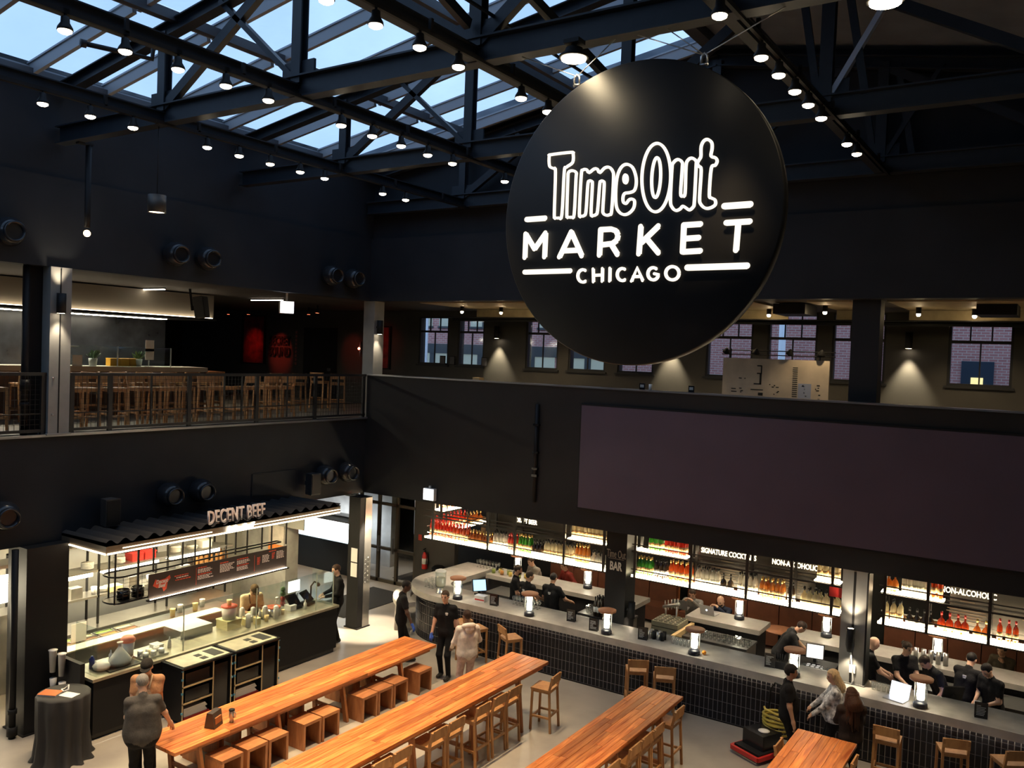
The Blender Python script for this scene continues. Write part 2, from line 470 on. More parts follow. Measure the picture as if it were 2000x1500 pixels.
c = column('column', 'dark corner column with paper notices and pierced steel edge', -14.55, 15.15, 0, -14.18, 15.55, ZB, m_black)
b = MB(); b.box(.186, -.03, .02, .196, .20, ZB-.02); b.build('steel_edge', m_stain, c)
b = MB()
for i in range(6):
    for j in (0, 1):
        b.cyl((.196, .03+.09*j, 1.1+.11*i+.04*j), (.206, .03+.09*j, 1.1+.11*i+.04*j), .024, n=8)
b.build('hole', m_stain, c)
column('column', 'grey corner column on the gallery with a cylinder lamp', -14.98, 15.9, ZG, -14.62, 16.25, ZF, m_greysteel)
c = column('column', 'steel column rising through the bar with an uplight', -3.32, 15.95, 1.14, -2.90, 16.30, ZB, m_greysteel)
b = MB(); b.box(-.02, -.182, 0, .02, -.174, 2.0); b.build('seam', m_black, c)
b = MB(); b.box(.205, -.18, 0, .235, .17, 2.0); b.build('flange', m_black, c)
column('column', 'black column on the gallery rising behind the parapet', -3.42, 16.12, ZG, -2.95, 16.5, ZF, m_wall)
# pipes
b = MB(); b.cyl((0,0,0), (0,0,ZB), .055, n=14); b.cyl((0,0,.05), (0,0,.2), .085, n=14); b.cyl((0,0,.42), (0,0,.5), .075, n=14); b.cyl((0,0,.46), (-.09,0,.46), .04, n=10)
tag(b.build('drain_pipe', m_black, loc=(-14.6, 7.36, 0)), 'black vertical pipe with collars beside the wide black column', 'pipe')
b = MB(); b.cyl((0,0,0), (0,0,ZF-ZG), .055, n=14); b.cyl((0,0,.75), (0,0,.95), .075, n=14); b.cyl((0,0,.5), (0,0,.56), .075, n=14)
tag(b.build('riser_pipe', m_black, loc=(-14.92, 7.62, ZG)), 'black riser pipe beside the pale gallery column', 'pipe')

# ------------------------------------------------------------------ roof: skylight, trusses, purlins
ZP = 10.03
def zglass(x): return 11.24 + .167*(x + 14.75)
XR = -5.95                                 # ridge
ZR = zglass(XR)
XE = 8.0
def zright(x): return ZR - .167*(x - XR)
b = MB()
b.add([(XR, -3, ZR), (XE, -3, zright(XE)), (XE, YB+.4, zright(XE)), (XR, YB+.4, ZR), (XR, -3, ZR+.2), (XE, -3, zright(XE)+.2), (XE, YB+.4, zright(XE)+.2), (XR, YB+.4, ZR+.2)],
      [(0,3,2,1),(4,5,6,7),(0,1,5,4),(1,2,6,5),(2,3,7,6),(3,0,4,7)])
b.add([(XL-.35, 15.35, zglass(XL-.35)), (XR, 15.35, ZR), (XR, YB+.4, ZR), (XL-.35, YB+.4, zglass(XL-.35)), (XL-.35, 15.35, zglass(XL-.35)+.2), (XR, 15.35, ZR+.2), (XR, YB+.4, ZR+.2), (XL-.35, YB+.4, zglass(XL-.35)+.2)],
      [(0,3,2,1),(4,5,6,7),(0,1,5,4),(1,2,6,5),(2,3,7,6),(3,0,4,7)])
struct('ceiling_roof', b, m_roof)
m_mull = mat('grey_skylight_bar', (.20,.21,.23), .5)
m_mull_d = mat('dark_skylight_bar', (.045,.05,.06), .5)
sky = bpy.data.objects.new('skylight', None); COL.objects.link(sky); sky['kind'] = 'structure'
tag(sky, 'sloping glass skylight of weathered panes over the hall', 'skylight')
ys = [15.35 - 1.3*i for i in range(14)]
xs = [-14.95, -11.85, -8.90, XR]
for x0, x1 in zip(xs[:-1], xs[1:]):
    for y1, y0 in zip(ys[:-1], ys[1:]):
        b = MB(); g = .05
        b.add([(x0+g+.12, y0+g, zglass(x0+g+.12)), (x1-g, y0+g, zglass(x1-g)), (x1-g, y1-g, zglass(x1-g)), (x0+g+.12, y1-g, zglass(x0+g+.12))], [(0,1,2,3)])
        b.build('pane', m_sky_pane, sky)
for i, y in enumerate(ys):
    for x0, x1 in zip(xs[:-1], xs[1:]):
        b = MB(); b.bar((x0+.05, y, zglass(x0)-.08), (x1-.05, y, zglass(x1)-.08), .07, .19); b.bar((x0+.05, y, zglass(x0)+.03), (x1-.05, y, zglass(x1)+.03), .12, .03)
        b.build('glazing_bar', m_mull, sky)
for x in xs[:-1]:
    b = MB(); b.box(x-.0, ys[-1], zglass(x)-.13, x+.09, ys[0], zglass(x)+.03); b.build('glazing_rail', m_mull, sky)
    b = MB(); b.box(x+.20, ys[-1], zglass(x)-.20, x+.32, ys[0], zglass(x)-.05); b.build('glazing_rail', m_mull_d, sky)
b = MB(); b.box(XR-.12, ys[-1], ZR-.2, XR+.12, ys[0], ZR+.05); b.build('ridge_bar', m_mull_d, sky)
b = MB(); b.box(-14.80, -3, 11.05, -14.76, 15.4, 11.22); b.build('curb', m_mull, sky)

PX = [-11.85, -8.90, -5.95, -3.0, -.05, 2.9]
def ztop(x): return (zglass(x) if x <= XR else zright(x)) - .30
def truss(y, label):
    t = thing('roof_truss', label, 'truss', (0, y, 0), kind='structure')
    b = MB(); b.ibeam((XL, 0, ZP+.15), (XE, 0, ZP+.15), .20, .30, .022); b.build('bottom_chord', m_steel, t)
    b = MB(); b.ibeam((XL, 0, ztop(XL)), (XR, 0, ztop(XR)), .18, .22, .02); b.build('top_chord', m_steel, t)
    b = MB(); b.ibeam((XR, 0, ztop(XR)), (XE, 0, ztop(XE)), .18, .22, .02); b.build('top_chord', m_steel, t)
    for x in PX:
        b = MB(); b.ibeam((x, 0, ZP+.2), (x, 0, ztop(x)), .17, .14, .02); b.build('post', m_steel, t)
        b = MB(); b.box(x-.3, -.02, ZP+.26, x+.3, .02, ZP+.5); b.build('gusset_plate', m_steel, t)
    def diag(xa, za, xb, zb, w, mt=m_steel): MBx = MB(); MBx.bar((xa, 0, za), (xb, 0, zb), .1, w); MBx.build('diagonal', mt, t)
    zl = ZP+.27
    diag(-11.8, zl, -9.3, ztop(-9.3), .15)
    diag(-10.55, ztop(-10.55), -8.95, zl, .075)
    diag(-8.7, ztop(-8.7), -6.0, zl, .13)
    diag(-5.9, zl, -3.6, ztop(-3.6), .15)
    diag(-2.1, ztop(-2.1), -2.95, zl, .07, mat('lit_truss_steel', (.42,.48,.60), .4) if 11 < y < 12 else m_steel)  # paler blue colour stands in for light falling on this diagonal
    diag(-3.4, ztop(-3.4), -3.1, zl, .06)
    diag(-2.8, ztop(-2.8), -2.5, zl, .06)
    diag(-3.2, ztop(-3.2)+.0, -.15, zl, .14)
    return t
truss(8.05, 'black steel roof truss that the round sign hangs under')
truss(11.9, 'black steel roof truss between the round sign and the far gable')
truss(15.68, 'black steel roof truss standing against the far gable wall')
names = ['gallery wall', 'middle of the glass slope', 'skylight ridge', 'dark slope behind the sign']
for i, x in enumerate(PX[:4]):
    t = thing('roof_purlin', 'long roof purlin with a lighting track, along the ' + names[i], 'beam', (x, 0, 0), kind='structure')
    b = MB(); b.ibeam((0, 3, ZP+.10), (0, 15.7, ZP+.10), .12, .18, .018); b.build('beam', m_steel, t)
    b = MB(); b.box(.13, 3, ZP-.03, .17, 15.7, ZP+.02); b.build('track', m_black, t)
    b = MB()
    for k in range(8): b.box(.13, 3.9+1.55*k, ZP, .17, 3.94+1.55*k, ZP+.15)
    b.build('track_hanger', m_black, t)
# conduit and braces near the ridge and the sign
def loosebar(name, label, p0, p1, w, h, mt, cat='brace'):
    b = MB(); b.bar((0,0,0), V(*p1)-V(*p0), w, h); tag(b.build(name, mt, loc=p0), label, cat, kind='structure')
loosebar('sway_brace', 'slanting steel brace beside the skylight ridge in front of the first truss', (-6.0, 4.2, 11.6), (-5.98, 7.9, 10.45), .08, .12, m_steel)
loosebar('sway_brace', 'slanting steel brace beside the skylight ridge behind the first truss', (-5.6, 8.3, 11.0), (-5.6, 11.6, 10.4), .08, .12, m_steel)
loosebar('conduit_rod', 'thin rod running beside the purlin at the skylight ridge', (-5.7, 4.0, 10.55), (-5.7, 11.6, 10.5), .03, .03, m_steel)
b = MB(); b.tube([(-14.2,0,10.0),(-14.2,0,8.9),(-14.2,0,8.62)], .05, 8); b.bar((-14.2,-.2,10.02),(-14.2,.06,10.02),.1,.04)
o = b.build('lamp_drop_pipe', m_black, loc=(0, 8.24, 0)); tag(o, 'black drop pipe hanging by the upper gallery wall with a bare lamp below', 'pipe')
b = MB(); b.ball((-14.2, 0, 8.52), .06, 10); b.build('bulb', emitter('dim_bulb', WARM, 3.0), o)
b = MB(); b.tube([(-11.2, 6.35, 10.62), (-11.0, 6.9, 10.62), (-10.9, 7.2, 10.62), (-10.88, 7.22, 10.9)], .035, 8); b.cyl((-11.0,6.88,10.62),(-10.99,6.95,10.62),.055,n=8); b.cyl((-11.2,6.35,10.62),(-11.18,6.42,10.62),.055,n=8)
tag(b.build('sprinkler_pipe', m_black), 'short black sprinkler pipe with elbow under the skylight', 'pipe')
# ------------------------------------------------------------------ track spotlights on the purlins
SPOT_W = 560.0
def make_spot():
    t = thing('track_spotlight', 'x', 'spotlight')
    b = MB(); b.box(-.02,-.035,-.05,.02,.035,.0); b.cyl((0,0,-.05),(0,0,-.085),.014,n=8); b.build('bracket', m_black, t)
    b = MB(); b.lathe([(.025,-.075),(.042,-.085),(.045,-.14),(.075,-.19),(.08,-.215),(.072,-.218)], n=14); b.build('housing', m_black, t)
    b = MB(); b.lathe([(.070,-.212),(.066,-.235),(.04,-.25),(.001,-.255)], n=14); b.build('lens', e_lens, t)
    spot('beam', (0,0,-.27), (0,0,-5), SPOT_W, (1.0,.72,.40), 46, 1.0, .06, t)
    return t
proto = None
rows = [(-11.85, [6.14,6.80,7.45,8.73,9.35,10.0,10.68,11.27,12.84,13.54], 'on the track along the gallery wall'),
        (-8.90, [4.80,5.46,6.11,6.77,7.42,8.71,9.34,9.98,10.62,11.26,12.80,13.5], 'on the track across the glass slope'),
        (-5.95, [5.54,6.19,6.85,7.51,8.77,9.40], 'on the track at the skylight ridge'),
        (-3.0, [7.49,8.70,9.31,9.94,10.52,11.14,12.57,13.20], 'on the track behind the round sign')]
for x, yy, where in rows:
    for k_, y in enumerate(yy):
        g = 'spotlights ' + where; l = 'glowing track spotlight ' + where + ', %s from the hall end' % ORD[k_]
        if proto is None:
            proto = make_spot(); proto.location = (x+.15, y, ZP+.02); proto['label'] = l; proto['group'] = g
        else:
            dup(proto, (x+.15, y, ZP+.02), 0, l, g)
# two floodlights under the first truss that wash the sign and the hall
for x, lab, tgt in ((-4.57, 'dazzling floodlight hung under the truss just above the round sign', (-4.2, 8.3, 8.0)), (-1.53, 'dazzling floodlight hung under the truss beside the pale diagonal bar', (-1.8, 11, 0))):
    t = thing('floodlight', lab, 'floodlight', (x, 7.88, ZP)); t.scale = (1.5,1.5,.72)
    b = MB(); b.box(-.06,-.05,-.06,.06,.05,0); b.cyl((0,0,-.06),(0,0,-.12),.02,n=8); b.build('bracket', m_black, t)
    b = MB(); b.lathe([(.03,-.10),(.06,-.12),(.065,-.17),(.105,-.23),(.105,-.26),(.095,-.262)], n=16); b.build('housing', m_black, t)
    b = MB(); b.lathe([(.09,-.25),(.085,-.29),(.05,-.31),(.001,-.315)], n=16); b.build('lens', emitter('flood_lens_glow', (1.0,.80,.50), 40.0), t)
# cylinder pendant
t = thing('pendant_light', 'black cylinder pendant hanging by a wire from the end of the first truss', 'pendant', (-12.0, 8.07, 0))
b = MB(); b.cyl((0,0,8.98),(0,0,10.05),.006,n=6); b.build('wire', m_black, t)
b = MB(); b.lathe([(.001,8.98),(.135,8.98),(.135,8.71),(.128,8.71),(.128,8.74)], n=20); b.build('shade', mat('pendant_black', (.03,.028,.026), .5), t)
b = MB(); b.lathe([(.001,8.725),(.125,8.725)], n=20); b.build('diffuser', emitter('pendant_glow', WARM2, 4.0), t)
spot('beam', (0,0,8.6), (0,0,0), 60, WARM, 60, .6, .1, t)

# ------------------------------------------------------------------ the round hanging sign
SX, SY, SZ, SR = -3.88, 8.05, 8.20, 1.545
m_disc = mat('satin_black_sign_face', (.010,.010,.011), .5, noise=.2, nscale=2, spec=.3)
sign = thing('hanging_sign', 'huge round black sign with glowing white market lettering hung from the truss', 'sign', (SX, SY, SZ))
b = MB(); b.lathe([(.001,-.07),(SR-.012,-.07),(SR,-.058),(SR,.058),(SR-.012,.07),(.001,.07)], n=96, axis=(0,1,0)); b.build('disc', m_disc, sign)
FX = SY - .075                                     # front plane of the letters
def sgn(X, Y):
    """a point of the traced lettering, in metres on the sign face"""
    px, py = 980 + X*.26, 240 + Y*.26
    d = CAM_RIGHT*((px-1000)/1678.0) - CAM_UP*((py-750)/1678.0) + CAM_FWD
    k = FX/d.y
    return (d.x*k - SX, d.z*k + 6.7 - SZ)
def smooth2(pts, closed, n=5):
    P = [Vector(p) for p in pts]; N = len(P); out = []
    for i in range(N if closed else N-1):
        p0 = P[i-1] if (closed or i > 0) else P[i]; p1 = P[i]; p2 = P[(i+1) % N]; p3 = P[(i+2) % N] if (closed or i+2 < N) else p2
        for k in range(n):
            t = k/n
            out.append(.5*((2*p1) + (p2-p0)*t + (2*p0-5*p1+4*p2-p3)*t*t + (3*p1-p0-3*p2+p3)*t*t*t))
    if not closed: out.append(P[-1])
    return out
def stroke(mb, pts, w, closed=False, cap=True):
    """flat rounded stroke in the sign plane (x, z), 20 mm proud"""
    P = [Vector(p) for p in pts]; N = len(P); L, Rr = [], []
    for i in range(N):
        if closed: t = P[(i+1) % N] - P[i-1]
        else: t = P[min(i+1, N-1)] - P[max(i-1, 0)]
        t = t.normalized(); nrm = Vector((-t.y, t.x)); L.append(P[i] + nrm*w/2); Rr.append(P[i] - nrm*w/2)
    y0, y1 = -.072, -.092
    rings = range(N if closed else N-1)
    vs = []
    for i in range(N):
        vs += [(L[i].x, y1, L[i].y), (Rr[i].x, y1, Rr[i].y), (L[i].x, y0, L[i].y), (Rr[i].x, y0, Rr[i].y)]
    fs = []
    for i in rings:
        a, c = 4*i, 4*((i+1) % N)
        fs += [(a, c, c+1, a+1), (a, a+2, c+2, c), (a+1, c+1, c+3, a+3)]
    mb.add(vs, fs)
    if not closed and cap:
        for c, t in ((P[0], P[0]-P[1]), (P[-1], P[-1]-P[-2])):
            a0 = math.atan2(t.y, t.x); n = 8; vs = [(c.x, y1, c.y)]
            for k in range(n+1):
                a = a0 - PI/2 + PI*k/n
                vs.append((c.x + math.cos(a)*w/2, y1, c.y + math.sin(a)*w/2))
            mb.add(vs, [(0, k+2, k+1) for k in range(n)])
    return mb
def arcpts(cx, cy, rx, ry, a0, a1, n=14, tilt=0.0):
    out = []
    for k in range(n+1):
        a = math.radians(a0 + (a1-a0)*k/n); x, y = rx*math.cos(a), -ry*math.sin(a)
        out.append((cx + x*math.cos(tilt) - y*math.sin(tilt), cy + x*math.sin(tilt) + y*math.cos(tilt)))
    return out
OUTL = [
 [[(372,240),(525,222),(539,234),(535,298),(487,335),(472,368),(454,690),(430,714),(405,712),(397,690),(406,372),(394,345),(362,326),(359,252)]],
 [[(505,372),(536,360),(562,376),(560,420),(546,688),(526,709),(500,707),(491,690),(499,430)]],
 [[(585,680),(600,390),(612,355),(640,352),(657,375),(695,348),(720,348),(738,375),(775,340),(810,335),(836,365),(842,420),(828,660),(812,690),(785,694),(764,678),(762,640),(772,470),(765,440),(747,440),(738,465),(722,660),(708,690),(690,696),(673,682),(683,470),(678,440),(660,438),(649,465),(635,665),(620,697),(598,700)]],
 [[(960,578),(985,574),(1000,592),(993,640),(960,678),(920,690),(882,668),(861,615),(859,500),(871,400),(900,335),(940,312),(984,335),(1009,400),(1012,462),(998,508),(966,524),(926,531),(913,560),(916,596),(936,606)], arcpts(932,422,13,30,0,345,14)],
 [arcpts(1163,412,108,257,0,352,40,.03), arcpts(1162,412,33,150,0,350,30,.05)],
 [[(1288,305),(1323,276),(1357,297),(1358,345),(1346,530),(1361,550),(1379,530),(1386,330),(1400,282),(1430,266),(1461,287),(1462,335),(1449,590),(1440,632),(1412,655),(1388,641),(1362,627),(1341,648),(1310,659),(1282,635),(1269,580),(1280,350)]],
 [[(1500,180),(1520,137),(1550,126),(1579,150),(1582,195),(1574,250),(1608,264),(1620,290),(1605,320),(1576,342),(1561,540),(1575,564),(1604,580),(1606,615),(1570,639),(1530,641),(1496,610),(1488,560),(1500,355),(1484,330),(1472,305),(1486,276),(1498,252)]],
]
for outl in OUTL:
    b = MB()
    for o_ in outl:
        stroke(b, [sgn(*p) for p in smooth2(o_, True, 4)], .027, True)
    b.build('outline_letter', e_sign, sign)
MK = [
 [[(177,1013),(184,836),(250,948),(333,828),(325,1008)]],
 [[(437,1008),(526,820),(605,1000)], [(470,962),(575,957)]],
 [[(737,995),(746,803),(825,799),(862,812),(876,845),(868,882),(835,907),(748,918)], [(825,912),(873,990)]],
 [[(1033,985),(1048,780)], [(1180,776),(1050,902)], [(1092,872),(1180,978)]],
 [[(1498,761),(1371,769),(1361,970),(1496,962)], [(1367,871),(1484,863)]],
 [[(1690,752),(1868,741)], [(1779,752),(1762,958)]]]
for L_ in MK:
    b = MB()
    for pl in L_:
        P_ = [sgn(*p) for p in pl]
        for q0, q1 in zip(P_[:-1], P_[1:]): stroke(b, [q0, q1], .054)
    b.build('market_letter', e_sign, sign)
CH = [
 [arcpts(612,1150,38,47,55,305,14)],
 [[(690,1098),(692,1196)], [(760,1094),(758,1192)], [(692,1146),(758,1143)]],
 [[(816,1092),(814,1190)]],
 [arcpts(908,1140,38,46,55,305,14)],
 [[(978,1190),(1020,1088),(1062,1186)], [(992,1156),(1048,1154)]],
 [arcpts(1140,1134,40,46,50,352,18) + [(1150,1134)]],
 [arcpts(1284,1130,50,50,0,360,26)]]
for L_ in CH:
    b = MB()
    for pl in L_: stroke(b, [sgn(*p) for p in pl], .030)
    b.build('city_letter', e_sign, sign)
for (a_, c_, w_) in (((192,727),(332,717),.056), ((1676,627),(1872,613),.060), ((176,1122),(521,1112),.052), ((1398,1088),(1847,1074),.060)):
    b = MB(); stroke(b, [sgn(*a_), sgn(*c_)], w_); b.build('rule_bar', e_sign, sign)
for dx in (-.74, .68):
    b = MB(); b.tube([(dx-.03,0,1.40),(dx-.03,0,1.50),(dx,0,1.53),(dx+.03,0,1.50),(dx+.03,0,1.40)], .012, 6); b.cyl((dx-.04,0,1.42),(dx+.04,0,1.42),.012,n=6); b.build('shackle', m_stain, sign)
for dx, tx in ((-.74,-1.45), (-.74,-.3), (.68,-.05), (.68,.28), (.68,1.45)):
    b = MB(); b.tube([(dx,0,1.51),(tx,0,1.83)], .006, 5); b.build('hanging_cable', m_stain, sign)

# ------------------------------------------------------------------ round air nozzles on the gallery wall
m_noz = mat('gloss_black_nozzle', (.020,.021,.024), .2)
def nozzle():
    t = thing('air_nozzle', 'x', 'air nozzle')
    b = MB(); b.lathe([(.17,0),(.215,.05),(.24,.14),(.235,.22),(.20,.31),(.165,.36)], n=28, axis=(1,-.12,-.03)); b.build('shroud', m_noz, t)
    b = MB(); b.lathe([(.16,.33),(.172,.38),(.165,.43),(.145,.44),(.125,.38),(.11,.2),(.001,.18)], n=28, axis=(1,-.12,-.03)); b.build('jet_ring', m_noz, t)
    return t
pn = None
for z, lv in ((3.78, 'band below the gallery floor'), (8.42, 'wall above the gallery')):
    for y, lab in ((7.18,'alone at the hall end of'), (10.26,'first of the middle pair on'), (10.98,'second of the middle pair on'), (14.38,'first of the corner pair on'), (15.10,'second of the corner pair on')):
        l = 'round black air nozzle, ' + lab + ' the ' + lv
        if pn is None: pn = nozzle(); pn.location = (XL, y, z); pn['label'] = l; pn['group'] = 'air nozzles on the gallery wall'
        else: dup(pn, (XL, y, z), 0, l, 'air nozzles on the gallery wall')
# loudspeakers
def speaker(loc, rz, label, tilt=0):
    t = thing('loudspeaker', label, 'loudspeaker', loc, rz)
    t.rotation_euler = (tilt, 0, rz)
    b = MB(); b.prism([(-.14,-.1),(.14,-.1),(.10,.14),(-.10,.14)], -.24, .24); b.build('cabinet', mat('speaker_black', (.03,.03,.032), .5), t)
    b = MB(); b.box(-.125,-.112,-.22,.125,-.1,.22); b.build('grille', m_black, t)
    b = MB(); b.box(-.03,.12,-.05,.03,.24,.05)
    if loc[2] > 5: b.box(-.02,.20,.05,.02,.24,.44)
    b.build('bracket', m_black, t)
    return t
speaker((-14.48, 8.95, 3.62), PI/2, 'black loudspeaker on the band above the canopy beside the black column')
speaker((-14.48, 13.88, 3.62), PI/2, 'black loudspeaker on the band next to the corner nozzle pair')
speaker((-16.6, 12.35, 7.55), PI/2+.5, 'black loudspeaker hanging in front of the lit gallery hood', -.15)
# wall hatch, exit boxes, unlit LED wall, black conduit
b = MB(); b.box(0,0,0,.012,1.18,.5); b.box(.012,.02,.02,.016,1.16,.48)
tag(b.build('access_panel', m_wall, loc=(XL+.003, 12.35, 3.46)), 'flat black access panel in the band above the beef sign', 'panel')
def exitbox(loc, rz, label):
    t = thing('exit_box', label, 'exit sign', loc, rz)
    b = MB(); b.box(-.16,-.05,-.14,.16,.05,.14); b.build('box', m_white, t)
    b = MB(); b.box(-.145,-.056,-.125,.145,-.05,.125); b.build('lit_face', e_exit, t)
    b = MB(); b.box(-.02,-.02,.14,.02,.02,.34 if loc[2] > 5 else .2); b.build('mount', m_white, t)
    return t
exitbox((-12.6, YB-.055, 3.39), 0, 'glowing white exit box on the band above the bar corner')
exitbox((-15.05, 13.45, 7.62), PI/2-.5, 'glowing white exit box hanging from the gallery ceiling')
t = thing('led_wall', 'wide unlit purple-grey video screen on the parapet wall', 'screen', (-8.66, YB, 3.57))
b = MB(); b.box(0,-.06,0,12.5,-.0,2.2); b.build('frame', m_black, t)
b = MB(); b.box(.03,-.066,.03,12.47,-.06,2.17); b.build('display_face', m_screen, t)
t = thing('cable_conduit', 'vertical black conduit with clamps on the parapet beside the screen', 'conduit', (-9.73, YB-.04, 3.57))
b = MB(); b.cyl((0,0,0),(0,0,2.12),.045,n=12); b.build('tube', m_black, t)
for z in (.55,.7,1.05,1.65):
    b = MB(); b.box(-.06,-.05,z,.075,.04,z+.05); b.build('clamp', m_gloss, t)
# ------------------------------------------------------------------ bar stool (shared builder)
def make_stool(label, group):
    """oak bar stool, faces +y, back at -y"""
    t = thing('bar_stool', label, 'stool', group=group)
    w, d = .20, .19
    b = MB(); b.box(-w-.0, -d, .735, w, d, .765); b.build('seat', m_stoolwood, t)
    for sx in (-1, 1):
        b = MB(); b.bar((sx*(w-.01), d-.02, 0), (sx*(w-.02), d-.03, .735), .036, .036); b.build('leg', m_stoolwood, t)
        b = MB(); b.bar((sx*(w-.01), -d-.03, 0), (sx*(w-.02), -d+.02, .74), .036, .036); b.bar((sx*(w-.02), -d+.02, .74), (sx*(w-.02), -d-.035, 1.0), .036, .036); b.build('leg', m_stoolwood, t)
    b = MB(); b.bar((-w, -d-.022, .925), (w, -d-.022, .925), .025, .15); b.build('backrest', m_stoolwood, t)
    b = MB(); b.bar((-w, d-.02, .22), (w, d-.02, .22), .03, .035); b.build('stretcher', m_stoolwood, t)
    b = MB(); b.bar((-w, -d-.01, .30), (w, -d-.01, .30), .03, .035); b.build('stretcher', m_stoolwood, t)
    for sx in (-1, 1):
        b = MB(); b.bar((sx*(w-.012), -d, .26), (sx*(w-.012), d-.02, .26), .03, .035); b.build('stretcher', m_stoolwood, t)
    b = MB(); b.box(-w+.02, -d+.02, .69, w-.02, d-.02, .735); b.build('apron', m_stoolwood, t)
    return t
STOOL = None
def stool(x, y, rz, label, group, z=0):
    global STOOL
    if STOOL is None:
        STOOL = make_stool(label, group); STOOL.location = (x, y, z); STOOL.rotation_euler = (0, 0, rz); return STOOL
    return dup(STOOL, (x, y, z), rz, label, group)

# ------------------------------------------------------------------ gallery railing along the left edge
m_rail = mat('black_rail_steel', (.012,.012,.013), .42)
def railing(y0, y1, posts, thin, label):
    t = thing('balcony_railing', label, 'railing', (XL-.03, 0, ZG))
    b = MB(); b.box(-.03, y0, 1.02, .035, y1, 1.075); b.build('top_rail', m_rail, t)
    b = MB(); b.box(-.02, y0, .05, .02, y1, .10); b.build('bottom_rail', m_rail, t)
    b = MB(); b.box(-.01, y0, .36, .01, y1, .375); b.build('mid_rail', m_rail, t)
    for y in posts:
        b = MB(); b.box(-.025, y-.04, 0, .025, y+.04, 1.03); b.build('post', m_rail, t)
    for y in thin:
        b = MB(); b.box(-.015, y-.015, .08, .015, y+.015, 1.03); b.build('baluster', m_rail, t)
    b = MB()
    n = int((y1-y0)/.085)
    for i in range(n): b.box(-.003, y0+i*.085-.0022, .1, .003, y0+i*.085+.0022, 1.02)
    for i in range(1, 11): b.box(-.003, y0, .1+.085*i-.0022, .003, y1, .1+.085*i+.0022)
    o = b.build('wire_mesh', m_rail, t); o['kind'] = 'stuff'
    return t
railing(8.30, 15.82, [8.36, 9.08, 10.76, 12.45, 14.15, 15.76], [8.86, 9.92, 11.6, 12.05, 13.3, 14.9], 'long black mesh railing from the pale column to the corner')
railing(4.5, 7.90, [7.86, 6.2], [7.0], 'short black mesh railing before the pale column')
# column sconce
def cyl_sconce(loc, dirv, label, energy=40, dark=False, updown=False, ang=70, col=WARM2):
    t = thing('wall_sconce', label, 'wall lamp', loc)
    d = V(*dirv)
    b = MB(); b.cyl((0,0,-.17), (0,0,.17), .075, n=18); b.build('cylinder', m_black, t)
    b = MB(); b.bar((0,0,0), -d*.13, .05, .05); b.build('arm', m_black, t)
    b = MB(); b.lathe([(.001,-.172),(.06,-.172)], n=16); b.build('lens', emitter('sconce_lens', WARM2, 14.0), t)
    spot('downlight', (0,0,-.20), (0,0,-3), energy, col, ang, .7, .04, t)
    if updown:
        spot('uplight', (0,0,.20), (0,0,3), energy*.8, col, ang, .7, .04, t)
    return t
cyl_sconce((-14.59, 8.04, 7.32), (1,0,0), 'black cylinder lamp lighting the pale gallery column', 45, updown=True)
cyl_sconce((-14.52, 16.0, 7.30), (1,0,0), 'black cylinder lamp on the grey corner column of the gallery', 35)

# ------------------------------------------------------------------ far gallery wall with windows
YW = 20.0
wins = [(-16.57,-15.46,6.38,7.79),(-15.11,-14.18,6.38,7.79),(-12.76,-11.73,6.38,7.80),(-11.40,-10.30,6.39,7.86),(-9.94,-8.94,6.39,7.90),(-7.57,-6.43,6.40,7.95),(-6.09,-4.96,6.41,7.95),(-4.64,-3.52,6.42,7.95),(-2.30,-1.12,6.44,7.95)]
b = MB()
edge = -28.0
for x0, x1, z0, z1 in wins:
    b.box(edge, YW, ZG, x0, YW+.3, 8.2); b.box(x0, YW, ZG, x1, YW+.3, z0); b.box(x0, YW, z1, x1, YW+.3, 8.2); edge = x1
b.box(edge, YW, ZG, 8, YW+.3, 8.2)
struct('wall_back_gallery', b, mat('dark_gallery_wall', (.05,.047,.042), .6, noise=.12, nscale=2))
m_frame = mat('black_window_frame', (.012,.013,.015), .5)
for i, (x0, x1, z0, z1) in enumerate(wins):
    w = bpy.data.objects.new('window_%d' % (i+1), None); COL.objects.link(w); w['kind'] = 'structure'; w.location = (x0, YW, z0)
    W, H = x1-x0, z1-z0; r = 7.355-z0
    b = MB(); b.box(0,.02,0,.05,.14,H); b.box(W-.05,.02,0,W,.14,H); b.box(.05,.02,0,W-.05,.14,.05); b.box(.05,.02,H-.04,W-.05,.14,H); b.box(.05,.04,r-.03,W-.05,.12,r+.03); b.build('window_frame', m_frame, w)
    b = MB(); b.box(W/2-.013,.06,.05,W/2+.013,.1,r-.03); b.box(W/3-.013,.06,r+.03,W/3+.013,.1,H-.04); b.box(2*W/3-.013,.06,r+.03,2*W/3+.013,.1,H-.04); b.build('muntin', m_frame, w)
    for k in range(2):
        b = MB(); b.box(.05+k*(W/2-.037),.078,.05,W/2-.013+k*(W/2-.037),.082,r-.03); b.build('pane', m_pane, w)
    for k in range(3):
        b = MB(); b.box(.05 if k == 0 else k*W/3+.013,.078,r+.03,(k+1)*W/3-.013 if k < 2 else W-.05,.082,H-.04); b.build('pane', m_pane, w)
    b = MB(); b.box(-.05,-.06,-.05,W+.05,.02,0); b.build('window_sill', m_frame, w)
for x, lab in ((-13.64, 'between the second and third gallery windows'), (-8.45, 'half hidden by the round sign'), (-3.04, 'beside the last gallery window')):
    cyl_sconce((x, YW-.16, 7.36), (0,-1,0), 'black cylinder wall lamp ' + lab, 190, ang=68, col=(1.0,.84,.55))
